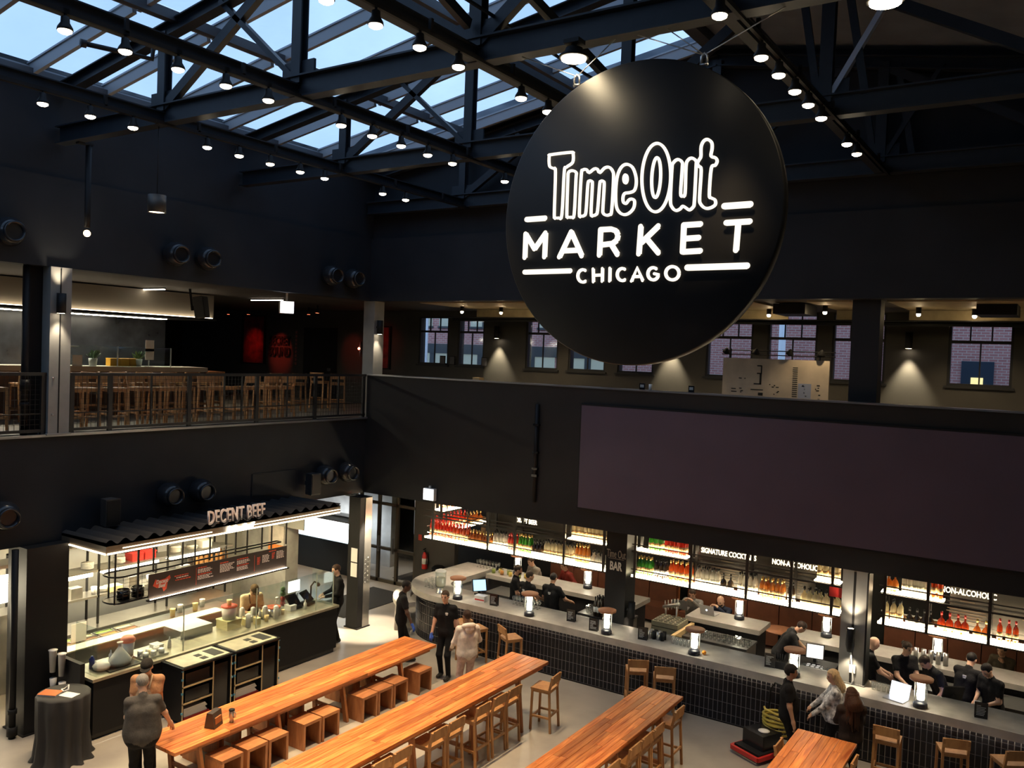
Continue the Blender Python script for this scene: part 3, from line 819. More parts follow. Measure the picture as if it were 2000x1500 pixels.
# ceiling light tray and little ceiling spots of the far gallery
b = MB(); b.box(-14.5, 18.9, 7.62, 2, 19.0, 7.70); b.box(-14.5, 18.6, 7.70, 2, 19.05, 7.72)
tag(b.build('cable_tray', m_black), 'thin black cable tray running under the far gallery ceiling before the windows', 'cable tray')
pc = None
for k, x in enumerate((-13.2, -12.2, -11.4, -8.0, -6.4, -5.6, -4.2, -2.6, -1.7, -.4)):
    l = 'small glowing ceiling spot over the far gallery, %s from the corner' % ORD[k]; g = 'ceiling spots of the far gallery'
    if pc is None:
        pc = thing('ceiling_spot', l, 'ceiling light', (x, 17.6, 7.925), group=g)
        b = MB(); b.cyl((0,0,-.12),(0,0,0),.05,n=12); b.build('can', m_black, pc)
        b = MB(); b.ball((0,0,-.135),.04,10); b.build('lens', emitter('small_spot_lens', (1.0,.76,.42), 45.0), pc)
        spot('beam', (0,0,-.23), (.1,.5,-2), 30, WARM, 110, .6, .03, pc)
    else:
        dup(pc, (x, 17.4 + .5*(k % 3), 7.925), 0, l, g)
m_soff = mat('lamplit_soffit_tan', (.34,.27,.16), .6, noise=.15)  # lighter tan puts the warm lamplight on the ceiling into the colour
for k, (x0, x1) in enumerate(((-13.6,-10.4),(-8.6,-5.3),(-4.3,-3.5),(-2.9,2.0))):
    b = MB(); b.box(x0,16.4,7.925,x1,18.8,7.955); b.box(x0,18.8,7.72,x1,18.83,7.955); tag(b.build('soffit_panel', m_soff), 'ceiling panel of the far gallery toned with painted lamplight, %s from the corner' % ORD[k], 'ceiling panel', kind='structure')
for i_, x_ in enumerate((-5.1, -1.55)):
    b = MB(); b.box(0,0,0,.62,.9,.20); b.box(.05,-.01,.03,.57,0,.17)
    tag(b.build('ceiling_unit', m_black, loc=(x_, 17.0, 7.74)), ['boxy black air unit on the gallery ceiling above the map board', 'boxy black air unit on the gallery ceiling by the last window'][i_], 'air unit')
# print board with clip lamps
t = thing('map_board', 'large tan poster board with dark city plan marks leaning on the gallery', 'poster', (-6.38, 17.9, ZG))
b = MB(); b.box(.0,0,.55,2.2,.03,1.80); ob = b.build('board', mat('tan_print', (.60,.51,.40), .8, noise=.2, nscale=2.0), t)
b = MB()
m_ink = mat('black_ink', (.02,.02,.02), .8)
rr = random.Random(5)
for (x, z, w, h) in [(.74,1.66,.10,.025),(.82,1.5,.025,.17),(.74,1.5,.10,.025),(.80,1.28,.04,.24),(.68,1.28,.16,.025),(.62,1.16,.26,.02),(.78,1.05,.10,.06),(.8,.98,.12,.05),(.2,1.1,.12,.02),(.2,1.16,.1,.02)]:
    b.box(x,-.004,z-.02,x+w,0,z+h-.02)
for k in range(16): b.box(1.48,-.004,1.0+.042*k,1.58,0,1.017+.042*k)
for k in range(26):
    x, z = rr.choice([(1.92,1.05),(.42,1.12),(1.1,1.02),(1.75,1.08)]); x += rr.uniform(-.1,.1); z += rr.uniform(-.08,.26); b.box(x,-.004,z,x+rr.uniform(.02,.06),0,z+.02)
b.build('print_marks', m_ink, ob)
b = MB(); b.box(1.60,-.004,1.0,1.86,0,1.32); b.build('blue_patch', mat('pale_blue_print', (.35,.40,.55), .8), ob)
for x in (.15, 2.0):
    b = MB(); b.bar((x,.15,0),(x,.04,1.75),.04,.04); b.build('easel_leg', m_black, t)
b = MB(); b.cyl((-.05,.04,1.97),(2.3,.04,1.97),.012,n=6); b.cyl((-.05,.04,1.88),(2.3,.04,1.88),.012,n=6); b.bar((.15,.04,1.7),(.15,.04,2.0),.02,.02); b.bar((2.0,.04,1.7),(2.0,.04,2.0),.02,.02); b.build('lamp_rail', m_black, t)
for k, x in enumerate((.08,.72,1.42,2.05)):
    o = thing('clip_lamp', 'little black clip lamp, %s along the rail over the poster board' % ORD[k], 'lamp', (-6.38+x, 17.85, ZG+1.97), group='clip lamps over the poster board')
    b = MB(); b.lathe([(.015,.05),(.03,.03),(.075,-.04),(.08,-.06)], n=14, axis=(.3,-.4,1)); b.build('shade', m_black, o)
    b = MB(); b.ball((0,0,-.02), .035, 8); b.build('bulb', m_white, o)
    b = MB(); b.cyl((0,0,.04),(0,.09,.0),.012,n=6); b.build('arm', m_black, o)
# things behind the parapet
t = thing('side_table', 'low gallery table with papers beyond the parapet near the corner', 'table', (-13.3, 17.6, ZG))
b = MB(); b.box(-.75,-.3,.93,.75,.3,.98); b.build('table_top', mat('grey_laminate', (.22,.22,.22), .5), t)
for sx in (-.7,.7):
    for sy in (-.25,.25):
        b = MB(); b.box(sx-.02,sy-.02,0,sx+.02,sy+.02,.93); b.build('leg', m_black, t)
b = MB(); b.box(-.1,-.1,0,.12,.16,.006); tag(b.build('paper_sheet', m_paper, loc=(-13.3,17.6,ZG+.98)), 'loose paper sheet on the gallery table', 'paper')
b = MB(); b.box(-.1,-.1,0,.1,.1,1.1); tag(b.build('timber_block', mat('pale_timber', (.6,.42,.2), .6), loc=(-12.4,17.3,ZG)), 'pale timber post standing at the end of the gallery table', 'post')
for k, (x, lab) in enumerate(((-7.36,'by a white cup near the sign'), (-6.31,'next to the poster board'))):
    t = thing('reserved_card', 'small black notice card on the parapet ' + lab, 'card', (x, YB+.12, 6.13))
    b = MB(); b.box(-.06,-.01,0,.06,.01,.13); b.build('card', m_gloss, t)
    b = MB()
    for i in range(3): b.box(-.04,-.013,.05+.02*i,.04,-.01,.06+.02*i)
    b.build('print', m_paper, t)
b = MB(); b.lathe([(.001,0),(.033,0),(.035,.12),(.03,.12),(.028,.01)], n=14); tag(b.build('paper_cup', m_white, loc=(-7.18, YB+.12, 6.13)), 'white paper cup on the parapet beside a black card', 'cup')
for k, x in enumerate((-15.6,-15.25,-14.1)):
    t = thing('picture_frame', 'small dark picture frame on the sill, %s from the gallery corner' % ORD[k], 'picture', (x, YW-.07, 6.39), group='frames on the window sill')
    b = MB(); b.box(-.1,0,0,.1,.02,.26); b.build('frame', m_black, t)
    b = MB(); b.box(-.08,-.003,.02,.08,0,.24); b.build('photo', mat('grey_photo', (.10,.10,.11), .6), t)
# brick building across the street
bl = thing('brick_building', 'red brick building across the street seen through the gallery windows', 'building', (0, 27, 0))
m_brick = brickmat('red_brick')
b = MB(); b.box(-34,0,-1,6,.6,14); b.build('wall', m_brick, bl)
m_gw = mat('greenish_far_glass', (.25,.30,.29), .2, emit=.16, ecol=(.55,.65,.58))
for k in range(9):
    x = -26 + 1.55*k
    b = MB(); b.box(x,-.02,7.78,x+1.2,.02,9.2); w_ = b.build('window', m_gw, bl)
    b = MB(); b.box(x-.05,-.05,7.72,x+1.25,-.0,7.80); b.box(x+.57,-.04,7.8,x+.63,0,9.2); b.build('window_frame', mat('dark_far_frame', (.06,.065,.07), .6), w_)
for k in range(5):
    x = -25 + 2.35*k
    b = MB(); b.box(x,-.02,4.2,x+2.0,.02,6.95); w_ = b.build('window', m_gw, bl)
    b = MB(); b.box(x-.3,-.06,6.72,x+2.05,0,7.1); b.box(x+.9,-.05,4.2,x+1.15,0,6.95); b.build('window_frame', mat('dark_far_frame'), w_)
b = MB(); b.box(-2.75,-.05,4.0,-1.95,.02,7.05); d_ = b.build('door', mat('dark_blue_door', (.03,.045,.07), .5), bl)
b = MB(); b.box(-2.5,-.07,6.35,-2.2,-.05,6.6); b.build('lit_pane', emitter('far_lit_pane', (1.0,.85,.4), .7), d_)
for x, lab in ((-19.6,'behind the first gallery window'), (-6.9,'behind the window above the poster board')):
    b = MB(); b.cyl((0,0,-1),(0,0,9.5),.10,n=10); tag(b.build('reflection_pole', mat('reflection_white', (.85,.88,.95), .4), loc=(x,24,0)), 'pale pole standing in for a light tube reflection ' + lab, 'pole')  # pale poles stand in for a light tube reflection in the panes
b = MB(); b.box(-34,20.3,-1.2,8,27,-1); struct('ground_outside', b, mat('asphalt', (.06,.06,.065), .9))

# ------------------------------------------------------------------ left gallery: food counter, hood, red corner
m_hood = mat('tan_hood_paint', (.22,.195,.155), .6)
t = thing('range_hood', 'long kitchen hood over the gallery counter with a glowing lower edge', 'hood', (-18.1, 0, 7.36))
b = MB(); b.box(-1.7,5.0,0,0,13.82,.57); b.build('hood_box', m_hood, t)
b = MB(); b.box(0,5.0,-.03,.10,13.82,.0); b.box(-1.7,5,-.05,.1,13.86,-.03); b.build('ledge', m_black, t)
b = MB(); b.box(.03,5.0,.0,.06,13.75,.012); b.build('led_strip', emitter('hood_led', WARM2, 9.0), t)
b = MB(); b.box(-1.2,6,-.065,-1.0,13.2,-.05); b.build('work_light', emitter('hood_work_light', (1.0,.9,.7), 30.0), t)
b = MB(); b.box(-22.4,4,ZG,-20.6,14.2,ZF); struct('wall_kitchen_gallery', b, mat('dark_glazed_wall', (.02,.022,.026), .25, noise=.4, nscale=3))
b = MB(); b.box(-20.58,4.5,ZG+1.0,-20.55,8.7,ZF-.5); tag(b.build('splashback', mat('pale_green_splashback', (.42,.47,.42), .3)), 'pale green glass splashback behind the gallery counter', 'splashback')
t = thing('service_counter', 'long pale counter of the gallery kitchen behind the railing', 'counter', (-18.0, 0, ZG))
b = MB(); b.box(-.75,5,.98,.02,13.6,1.09); b.build('counter_top', mat('pale_counter', (.50,.46,.38), .4), t)
b = MB(); b.box(-.7,5.05,0,-.03,13.55,.98); b.build('counter_front', mat('brown_counter_front', (.10,.05,.03), .5), t)
b = MB(); b.box(-.72,13.6,.93,-.02,14.15,.99); b.build('end_shelf', m_boxwood, t)
t = thing('glass_display', 'glass display case on the gallery counter with food tubs', 'display case', (-18.15, 0, ZG+1.09))
for (y0, y1) in ((10.0,11.3),(11.32,12.66)):
    b = MB(); b.box(.0,y0,0,.012,y1,.44); b.build('glass_front', m_glass, t)
b = MB(); b.box(-.4,10,.43,.02,12.66,.445); b.build('glass_top', m_glass, t)
b = MB(); b.box(-.005,12.66,0,.018,12.68,.45); b.box(-.005,9.98,0,.018,10.0,.45); b.box(-.005,11.3,0,.015,11.32,.45); b.build('edge_post', m_stain, t)
b = MB(); b.bar((-.5,9.6,.42),(-.2,10.5,.42),.5,.03); b.cyl((-.3,10.4,0),(-.3,10.4,.42),.015,n=8); tag(b.build('tray_rack', m_stain, loc=(-18.2,0,ZG+1.09)), 'steel shelf above the gallery display case', 'shelf')
m_yel = mat('yellow_food', (.75,.38,.03), .5); m_leaf = mat('green_leaves', (.06,.13,.035), .6)
for k in range(3):
    b = MB(); b.box(-.09,-.11,0,.09,.11,.17); b.box(-.095,-.115,.17,.095,.115,.18)
    tag(b.build('food_tub', m_yel, loc=(-18.4, 11.35+.24*k, ZG+1.09)), 'yellow food tub, %s in the gallery display case' % ORD[k], 'tub', 'yellow tubs')
for k, (y, lab) in enumerate(((10.85,'first'), (11.95,'second'))):
    t = thing('potted_herb', 'white pot of green herbs, %s on the gallery counter' % lab, 'plant', (-18.35, y, ZG+1.09))
    b = MB(); b.lathe([(.001,0),(.075,0),(.095,.17),(.085,.17),(.08,.03)], n=14); b.build('pot', m_white, t)
    b = MB()
    for i in range(26):
        a = RND.uniform(0, 6.28); r_ = RND.uniform(.03,.16); z_ = RND.uniform(.2,.33); c_ = V(math.cos(a)*r_, math.sin(a)*r_, z_); q = V(math.cos(a+1.5)*.03, math.sin(a+1.5)*.03, 0)
        b.add([V(0,0,.14), c_-q, c_*1.15, c_+q], [(0,1,2,3)])
    b.build('foliage', m_leaf, t)
for k, (y, z, lab) in enumerate(((10.35,1.2,'at the display case'), (12.1,1.58,'above the glass by the dark wall'), (12.1,1.38,'below another above the glass'))):
    b = MB(); b.box(-.004,-.11,-.13,.004,.11,.13); tag(b.build('notice_sheet', m_paper, loc=(-18.1 - (.0 if k == 0 else .03), y, ZG+z)), 'white notice sheet ' + lab, 'notice')
b = MB(); b.cyl((0,0,0),(0,0,.55),.012,n=8); b.box(-.05,-.08,0,.05,.08,.01); tag(b.build('notice_stand', m_stain, loc=(-18.16,12.1,ZG+1.09)), 'thin stand holding notices above the glass case', 'stand')
for k, (x, y, lab) in enumerate(((-17.93,11.9,'over the gallery counter'), (-17.68,15.13,'past the end of the gallery hood'))):
    t = thing('linear_light', 'glowing tube light on the gallery ceiling ' + lab, 'ceiling light', (x, y, ZF+.0))
    b = MB(); b.box(-.6,-.035,-.01,.6,.035,.02); b.build('housing', m_black, t)
    b = MB(); b.box(-.59,-.025,-.03,.59,.025,-.01); b.build('diffuser', emitter('tube_glow', (1.0,.86,.66), 6.0), t)
# bar stools upstairs
for k in range(11):
    stool(-15.45 - .12*(k % 2), 8.55 + .52*k + (.12 if k % 3 == 0 else 0), -PI/2 + RND.uniform(-.1,.1) if k < 8 else PI/2, 'oak bar stool behind the gallery railing, %s from the pale column' % ORD[k], 'gallery stools along the railing', ZG)
for k in range(8):
    stool(-17.45, 8.9 + .62*k, PI/2, 'oak bar stool at the gallery kitchen counter, %s from the hall end' % ORD[k], 'gallery stools at the counter', ZG)
for k in range(4):
    stool(-15.9 - .1*(k % 2), 6.1 + .5*k, -PI/2, 'oak bar stool behind the short railing, %s along' % ORD[k], 'gallery stools by the short railing', ZG)
for k, (x, y) in enumerate(((-17.2,14.9),(-17.0,15.6),(-16.9,17.0),(-17.8,17.2))):
    stool(x, y, PI/2 - .4*k, 'oak stool standing free in the dim gallery corner, %s of four' % ORD[k], 'free gallery stools', ZG)
# red-lit corner
m_redw = mat('dark_red_art', (.20,.02,.02), .5, noise=.7, nscale=4)
def niche(x0, x1, z0, z1, label):
    t = thing('wall_niche', label, 'niche', ((x0+x1)/2, YW, z0))
    w = (x1-x0)/2; h = z1-z0
    b = MB(); b.box(-w,-.012,0,w,0,h); b.build('red_panel', m_redw, t)
    b = MB(); b.box(-w-.06,-.07,-.04,-w,0,h+.04); b.box(w,-.07,-.04,w+.06,0,h+.04); b.box(-w,-.07,-.04,w,0,0); b.box(-w,-.07,h,w,0,h+.04); b.build('niche_frame', m_black, t)
    return t
niche(-24.5,-23.4,6.15,7.75,'red lit picture panel on the dim gallery wall')
niche(-18.05,-17.72,6.2,7.45,'narrow red lit panel beyond the grey corner column')
t = thing('wall_lettering', 'black SECRET SOUND lettering on the red lit gallery wall', 'lettering', (-22.62, YW, 6.72))
text('text_line', 'SECRET', (0,-.03,.20), FACE_MY, m_black, t, size=.42, depth=.05, bold=.012, sx=.72)
text('text_line', 'SOUND', (0,-.03,-.17), FACE_MY, m_black, t, size=.42, depth=.05, bold=.012, sx=.72)
d_ = bpy.data.objects.new('door_1', None); COL.objects.link(d_); d_['kind'] = 'structure'; d_.location = (-20.7, YW, ZG)
b = MB(); b.box(-.75,-.05,0,.75,0,2.35); b.build('leaf', m_black, d_)
b = MB(); b.box(.4,-.09,.95,.52,-.05,1.05); b.build('door_handle', m_cap, d_)
t = thing('vertical_letters', 'column of small dim letters beside the dark gallery door', 'lettering', (-21.85, YW, 6.55))
for k in range(9):
    b = MB(); b.box(-.035,-.02,-.40+.13*k,.035,0,-.31+.13*k); b.build('letter', mat('dim_red_letter', (.25,.08,.07), .6), t)
for k, (x, y, tx, ty, tz, lab, e) in enumerate(((-22.6,18.6,-22.6,20.0,6.6,'aimed at the black lettering',110), (-23.6,18.6,-23.9,20,6.8,'aimed at the red picture panel',22), (-19.6,18.4,-19.2,20,6.6,'beyond the dark gallery door',22), (-18.4,17.6,-18.0,20,6.9,'by the grey corner column',16))):
    t = thing('ceiling_spot', 'small red ceiling spotlight ' + lab, 'spotlight', (x, y, ZF))
    b = MB(); b.cyl((0,0,-.08),(0,0,.02),.02,n=8); b.lathe([(.03,-.06),(.05,-.09),(.055,-.20)], n=12); b.build('housing', m_black, t)
    b = MB(); b.lathe([(.001,-.2),(.05,-.2)], n=12); b.build('lens', emitter('red_lens', (1.0,.18,.08), 8.0), t)
    spot('beam', (0,0,-.22), (tx-x,ty-y,tz-ZF), e, (1.0,.06,.03), 40, .9, .04, t)
t = thing('red_lamp', 'little red candle lamp glowing on the dim gallery wall', 'lamp', (-18.9, YW-.06, 6.75))
b = MB(); b.lathe([(.01,-.25),(.02,-.1),(.05,0),(.03,.15),(.01,.25)], n=10); b.build('holder', m_cap, t)
b = MB(); b.ball((0,-.05,.02), .04, 8); b.build('glow', emitter('red_glow', (1.0,.15,.08), 12.0), t)
# ------------------------------------------------------------------ beef kiosk under the gallery
b = MB(); b.box(-18.0,4,0,-17.75,15.0,ZB); struct('wall_kiosk_back', b, mat('steel_clad_wall', (.36,.36,.33), .35, metal=.4, noise=.1, nscale=1.5))
b = MB(); b.box(-17.75,14.6,0,-16.1,15.0,ZB); struct('wall_kiosk_end', b, m_conc)
K = thing('food_counter', 'black fronted beef counter with steel top and glass sneeze guard', 'counter', (-13.47, 8.1, 0))
Lk = 5.65
b = MB(); b.box(-.03,0,.10,0,Lk,1.0); b.build('front_panel', m_black, K)
b = MB(); b.box(-.75,0,.10,-.03,.03,1.0); b.box(-.75,Lk-.03,.1,-.03,Lk,1.0); b.build('end_panel', m_black, K)
b = MB(); b.box(-.70,.03,0,-.05,Lk-.03,.10); b.build('plinth', m_gloss, K)
b = MB(); b.box(-.78,-.03,1.0,.03,Lk+.03,1.05); b.build('counter_top', mat('worn_steel_top', (.46,.43,.33), .32, metal=.6, noise=.15), K)
for k, (y0, y1, h) in enumerate(((.10,1.75,.82),(1.78,3.43,.82),(3.46,5.05,.82),(5.08,5.55,.76))):
    b = MB(); b.box(-.06,y0,1.05,-.048,y1,1.05+h); b.build('sneeze_guard', m_glass, K)
    b = MB(); b.box(-.064,y1,1.05,-.044,y1+.012,1.05+h); b.build('guard_post', mat('glass_edge', (.5,.55,.45), .3), K)
b = MB(); b.box(-.70,Lk-.1,1.05,-.05,Lk-.088,1.78); b.build('sneeze_guard', m_glass, K)
b = MB(); b.box(-.70,.08,1.05,-.05,.092,1.87); b.build('sneeze_guard', m_glass, K)
# corrugated canopy with led edge
cn = thing('kiosk_canopy', 'black corrugated canopy with glowing edge over the beef counter', 'canopy', (-14.75, 8.22, 0))
n = 20*10; vs, fs = [], []
Ly = 5.45
for i in range(n+1):
    y = Ly*i/n; dz = .04*math.sin(2*PI*i/10)
    vs += [(0,y,3.315+dz), (1.36,y,3.335+dz)]
for i in range(n): fs.append((2*i, 2*i+1, 2*i+3, 2*i+2))
b = MB(); b.add(vs, fs, 0, True); b.build('corrugated_sheet', mat('black_corrugated_iron', (.030,.030,.032), .38), cn)
b = MB(); b.box(1.33,0,3.14,1.36,Ly,3.29); b.box(0,0,3.14,1.33,.03,3.29); b.box(0,Ly-.03,3.14,1.33,Ly,3.29); b.build('fascia', mat('dark_bronze_fascia', (.12,.09,.06), .45), cn)
b = MB(); b.box(0,0,3.27,1.36,Ly,3.29); b.build('soffit', m_black, cn)
b = MB(); b.box(1.362,.02,3.13,1.372,Ly-.02,3.155); b.box(.02,-.012,3.13,1.36,-.002,3.155); b.build('led_strip', e_led, cn)
b = MB(); b.box(1.362,.3,3.20,1.368,2.1,3.212); b.box(1.362,2.95,3.20,1.368,Ly-.02,3.212); b.build('led_strip', e_led, cn)
b = MB(); b.box(1.02,.06,3.262,1.06,Ly-.06,3.27); b.build('under_strip', emitter('canopy_under_led', (1.0,.82,.5), 10.0), cn)
t = thing('shop_sign', 'white standing letters DECENT BEEF along the canopy edge', 'sign', (-13.47, 10.95, 3.315))
m_sgnw = mat('white_sign_letters', (.80,.72,.70), .5)
text('letters', 'DECENT BEEF', (0,0,.13), FACE_PX, m_sgnw, t, size=.37, depth=.04, bold=.004, sx=.56, spacing=1.08)
b = MB(); b.box(-.02,-.75,-.02,.0,.75,.01); b.build('base_rail', m_black, t)
t = thing('neon_script', 'glowing white neon script Italian Beef under the shop letters', 'neon sign', (-13.36, 10.95, 3.20))
text('script', 'Italian Beef', (.0,0,.0), FACE_PX, emitter('neon_white', (1.0,.93,.75), 12.0), t, size=.17, depth=.02, bold=.004, sx=.8, shear=.3)
# hanging menu frame
f = thing('menu_rack', 'black hanging rack with pots above the beef menu board', 'rack', (-13.7, 8.55, 0))
b = MB()
def rrect(x0, y0, x1, y1, z, r=.18):
    pts = []
    for cx, cy, a0 in ((x1-r,y1-.02,0),(x0+r,y1-.02,90),(x0+r,y0+r,180),(x1-r,y0+r,270)):
        rr_ = r if a0 >= 180 else .02
        for k in range(5):
            a = math.radians(a0+90*k/4); pts.append((cx+(rr_)*math.cos(a)+(0 if a0 >= 180 else 0), cy+rr_*math.sin(a), z))
    return pts
for z in (2.16, 2.62, 3.05): b.tube(rrect(-.42,0,.03,3.85,z), .016, 6, closed=True)
b.build('rack_ring', m_black, f)
for y in (.02,.45,.75,1.35,1.95,2.55,3.2,3.84):
    b = MB(); b.box(.015,y-.012,2.16 if y < .7 else 2.60,.04,y+.012,3.27); b.build('upright', m_black, f)
for y in (.18,.75,1.95,3.2,3.84):
    b = MB(); b.box(-.43,y-.012,2.16,-.405,y+.012,3.27); b.build('upright', m_black, f)
b = MB(); b.prism([(p[0],p[1]) for p in rrect(-.42,0,.03,3.85,0)], 2.145, 2.165); b.build('rack_shelf', m_black, f)
b = MB()
for i in range(5):
    b.box(.03,.05+.12*i,2.17,.034,.054+.12*i,2.6)
for i in range(7): b.box(.03,.02,2.2+.06*i,.034,.66,2.204+.06*i)
b.build('wire_mesh', m_black, f)
for k, (y, lab) in enumerate(((8.86,'first'), (9.14,'second'))):
    b = MB(); b.lathe([(.001,0),(.11,0),(.115,.17),(.105,.17),(.10,.02)], n=16)
    tag(b.build('black_pot', m_gloss, loc=(-13.88, y, 2.165)), 'black pot in the rounded end of the menu rack, %s of two' % lab, 'pot', 'pots in the menu rack')
mn = thing('menu_board', 'long dark lit menu board with red and white text over the beef counter', 'menu', (-13.645, 9.2, 2.13))
b = MB(); b.box(-.02,0,0,0,3.2,.44); b.build('board', mat('dark_menu_panel', (.045,.035,.032), .5), mn)
b = MB(); b.box(-.03,-.03,-.04,.05,3.23,-.015); b.build('lamp_channel', m_black, mn)
b = MB(); b.box(.012,.02,-.015,.03,3.18,-.008); b.build('led_strip', emitter('menu_led', (1.0,.78,.55), 16.0), mn)
m_rtx = mat('red_menu_print', (.90,.13,.06), .6); m_wtx = mat('white_menu_print', (.95,.90,.82), .6)
rr = random.Random(3)
bw, br = MB(), MB()
def lines(mb, y, z, n, w, h=.018, dz=.027):
    for i in range(n):
        yy = y; end = y + w*rr.uniform(.65,1)
        while yy < end:
            l = rr.uniform(.02,.06); mb.box(0,yy,z-i*dz,.003,min(yy+l,end),z-i*dz+h); yy += l+.012
lines(br,.52,.30,1,.40,.018); lines(bw,.56,.265,1,.34); lines(br,.54,.225,1,.38,.018)
for (y, n1, n2) in ((1.02,3,3),(1.52,6,0),(1.92,3,3)):
    lines(br,y,.36,1,.30,.02); lines(bw,y,.325,n1,.34)
    if n2: lines(br,y,.325-n1*.026-.012,1,.36,.02); lines(bw,y,.285-n1*.026-.005,n2,.36)
lines(br,2.42,.31,6,.08); lines(bw,2.55,.33,6,.20); lines(br,2.72,.385,1,.26,.022); lines(br,2.80,.34,5,.08); lines(bw,2.92,.35,6,.24)
bw.build('white_text', m_wtx, mn); br.build('red_text', m_rtx, mn)
b = MB(); b.box(0,.985,.06,.003,.99,.38); b.box(0,2.35,.06,.003,2.355,.38); b.build('divider', m_rtx, mn)
b = MB(); b.add([(.003,y,z) for y, z in [(.08,.22),(.13,.33),(.2,.30),(.33,.31),(.42,.36),(.44,.30),(.38,.24),(.36,.12),(.30,.08),(.27,.16),(.16,.17)]], [tuple(range(11))]); lg = b.build('cow_emblem', m_rtx, mn)
text('emblem_script', 'Decent\nBeef', (.006,.26,.235), FACE_PX, m_wtx, lg, size=.10, depth=.002, bold=.003, sx=.8, shear=.2, lines=.75)

# inside the kiosk
p = thing('prep_counter', 'steel prep counter with sunken pans and long pale cutting board', 'counter', (-16.05, 8.6, 0))
b = MB(); b.box(0,0,0,.62,4.0,.86); b.build('cabinet', m_stain, p)
b = MB(); b.box(-.05,0,.86,.66,4.0,.90); b.build('counter_top', m_stain, p)
b = MB(); b.box(.40,.1,.90,.70,3.6,.925); b.build('cutting_board', mat('cutting_board_white', (.86,.80,.62), .5), p)
fd = [mat('lettuce', (.25,.38,.08), .7, noise=.4), mat('peppers', (.35,.20,.05), .7, noise=.4), mat('onion', (.7,.6,.35), .7, noise=.3), mat('beef_slices', (.25,.12,.06), .7, noise=.4)]
for k in range(8):
    x0, y0 = .02 + .19*(k % 2), .15 + .42*(k//2)
    b = MB(); b.box(x0,y0,.895,x0+.17,y0+.02,.93); b.box(x0,y0+.36,.895,x0+.17,y0+.38,.93); b.box(x0,y0,.895,x0+.02,y0+.38,.93); b.box(x0+.15,y0,.895,x0+.17,y0+.38,.93); b.box(x0,y0,.893,x0+.17,y0+.38,.902)
    pan = b.build('pan', m_stain, p)
    b = MB(); b.box(x0+.02,y0+.02,.902,x0+.15,y0+.36,.915); b.build('food', fd[k % 4], pan)
s_ = thing('heat_shelf', 'steel pass shelf with glowing heat lamps and stacked plates', 'shelf', (-17.0, 8.4, 0))
b = MB(); b.box(0,0,1.98,.45,4.8,2.02); b.box(0,0,1.45,.45,4.8,1.49); b.build('shelf_board', m_stain, s_)
for y in (.0,1.6,3.2,4.75):
    b = MB(); b.box(0,y,.9,.03,y+.04,2.55); b.box(.42,y,.9,.45,y+.04,2.55); b.box(0,y,2.5,.45,y+.04,2.55); b.build('upright', m_black, s_)
for y in (.25,1.75,3.35):
    b = MB(); b.box(.10,y,1.90,.43,y+1.25,1.975); b.build('heat_lamp', e_heat, s_)
b = MB(); b.box(0,0,0,.7,4.8,.9); b.build('base_cabinet', m_stain, s_)
pl = None
for k, y in enumerate((8.55,8.9,9.9,10.25,10.6,11.0,11.6,11.95,12.4)):
    n_ = 3 + (k*2) % 5
    l = 'stack of white plates on the pass shelf'; 
    b = MB()
    for i in range(n_): b.lathe([(.04,.018*i),(.12,.012+.018*i),(.125,.018+.018*i),(.05,.012+.018*i)], n=16)
    tag(b.build('plate_stack', m_white, loc=(-16.78, y, 2.02 if k % 3 else 1.49)), 'stack of white plates, %s along the steel pass shelf' % ORD[k], 'plates', 'plate stacks')
for k, (y, c) in enumerate(((10.95,m_red),(11.25,m_red),(12.7,m_white))):
    b = MB(); b.box(-.14,-.13,0,.14,.13,.14); b.box(-.15,-.14,.14,.15,.14,.165)
    tag(b.build('storage_box', c, loc=(-16.78, y, 2.021)), ['red storage box on the pass shelf among plates','second red storage box on the pass shelf','white storage box at the end of the pass shelf'][k], 'box')
b = MB(); b.box(-.27,-.36,0,.27,.36,.15); b.box(-.27,-.36,.15,.27,.36,.16); tag(b.build('steam_box', m_stain, loc=(-14.33,10.55,1.05)), 'flat steel steam box with bright lid on the counter', 'steamer')
t = thing('food_bucket', 'white bucket with red lid and cup stacked on crates at the counter', 'bucket', (-14.0, 11.25, 1.05))
b = MB(); b.box(-.17,-.17,0,.17,.17,.16); b.box(-.18,-.18,.16,.18,.18,.18); b.build('crate', mat('cream_crate', (.75,.66,.35), .5), t)
b = MB(); b.lathe([(.001,.18),(.13,.18),(.155,.42),(.15,.42)], n=18); b.build('pail', m_white, t)
b = MB(); b.lathe([(.16,.42),(.16,.445),(.001,.45)], n=18); b.build('lid', m_red, t)
b = MB(); b.lathe([(.001,.45),(.04,.45),(.055,.56),(.05,.56)], n=12); b.build('cup', mat('cream_cup', (.8,.65,.35), .5), t)
rr = random.Random(9)
stuff = [('food_container', 'box'), ('squeeze_bottle', 'bottle'), ('bowl', 'bowl'), ('cup', 'cup')]
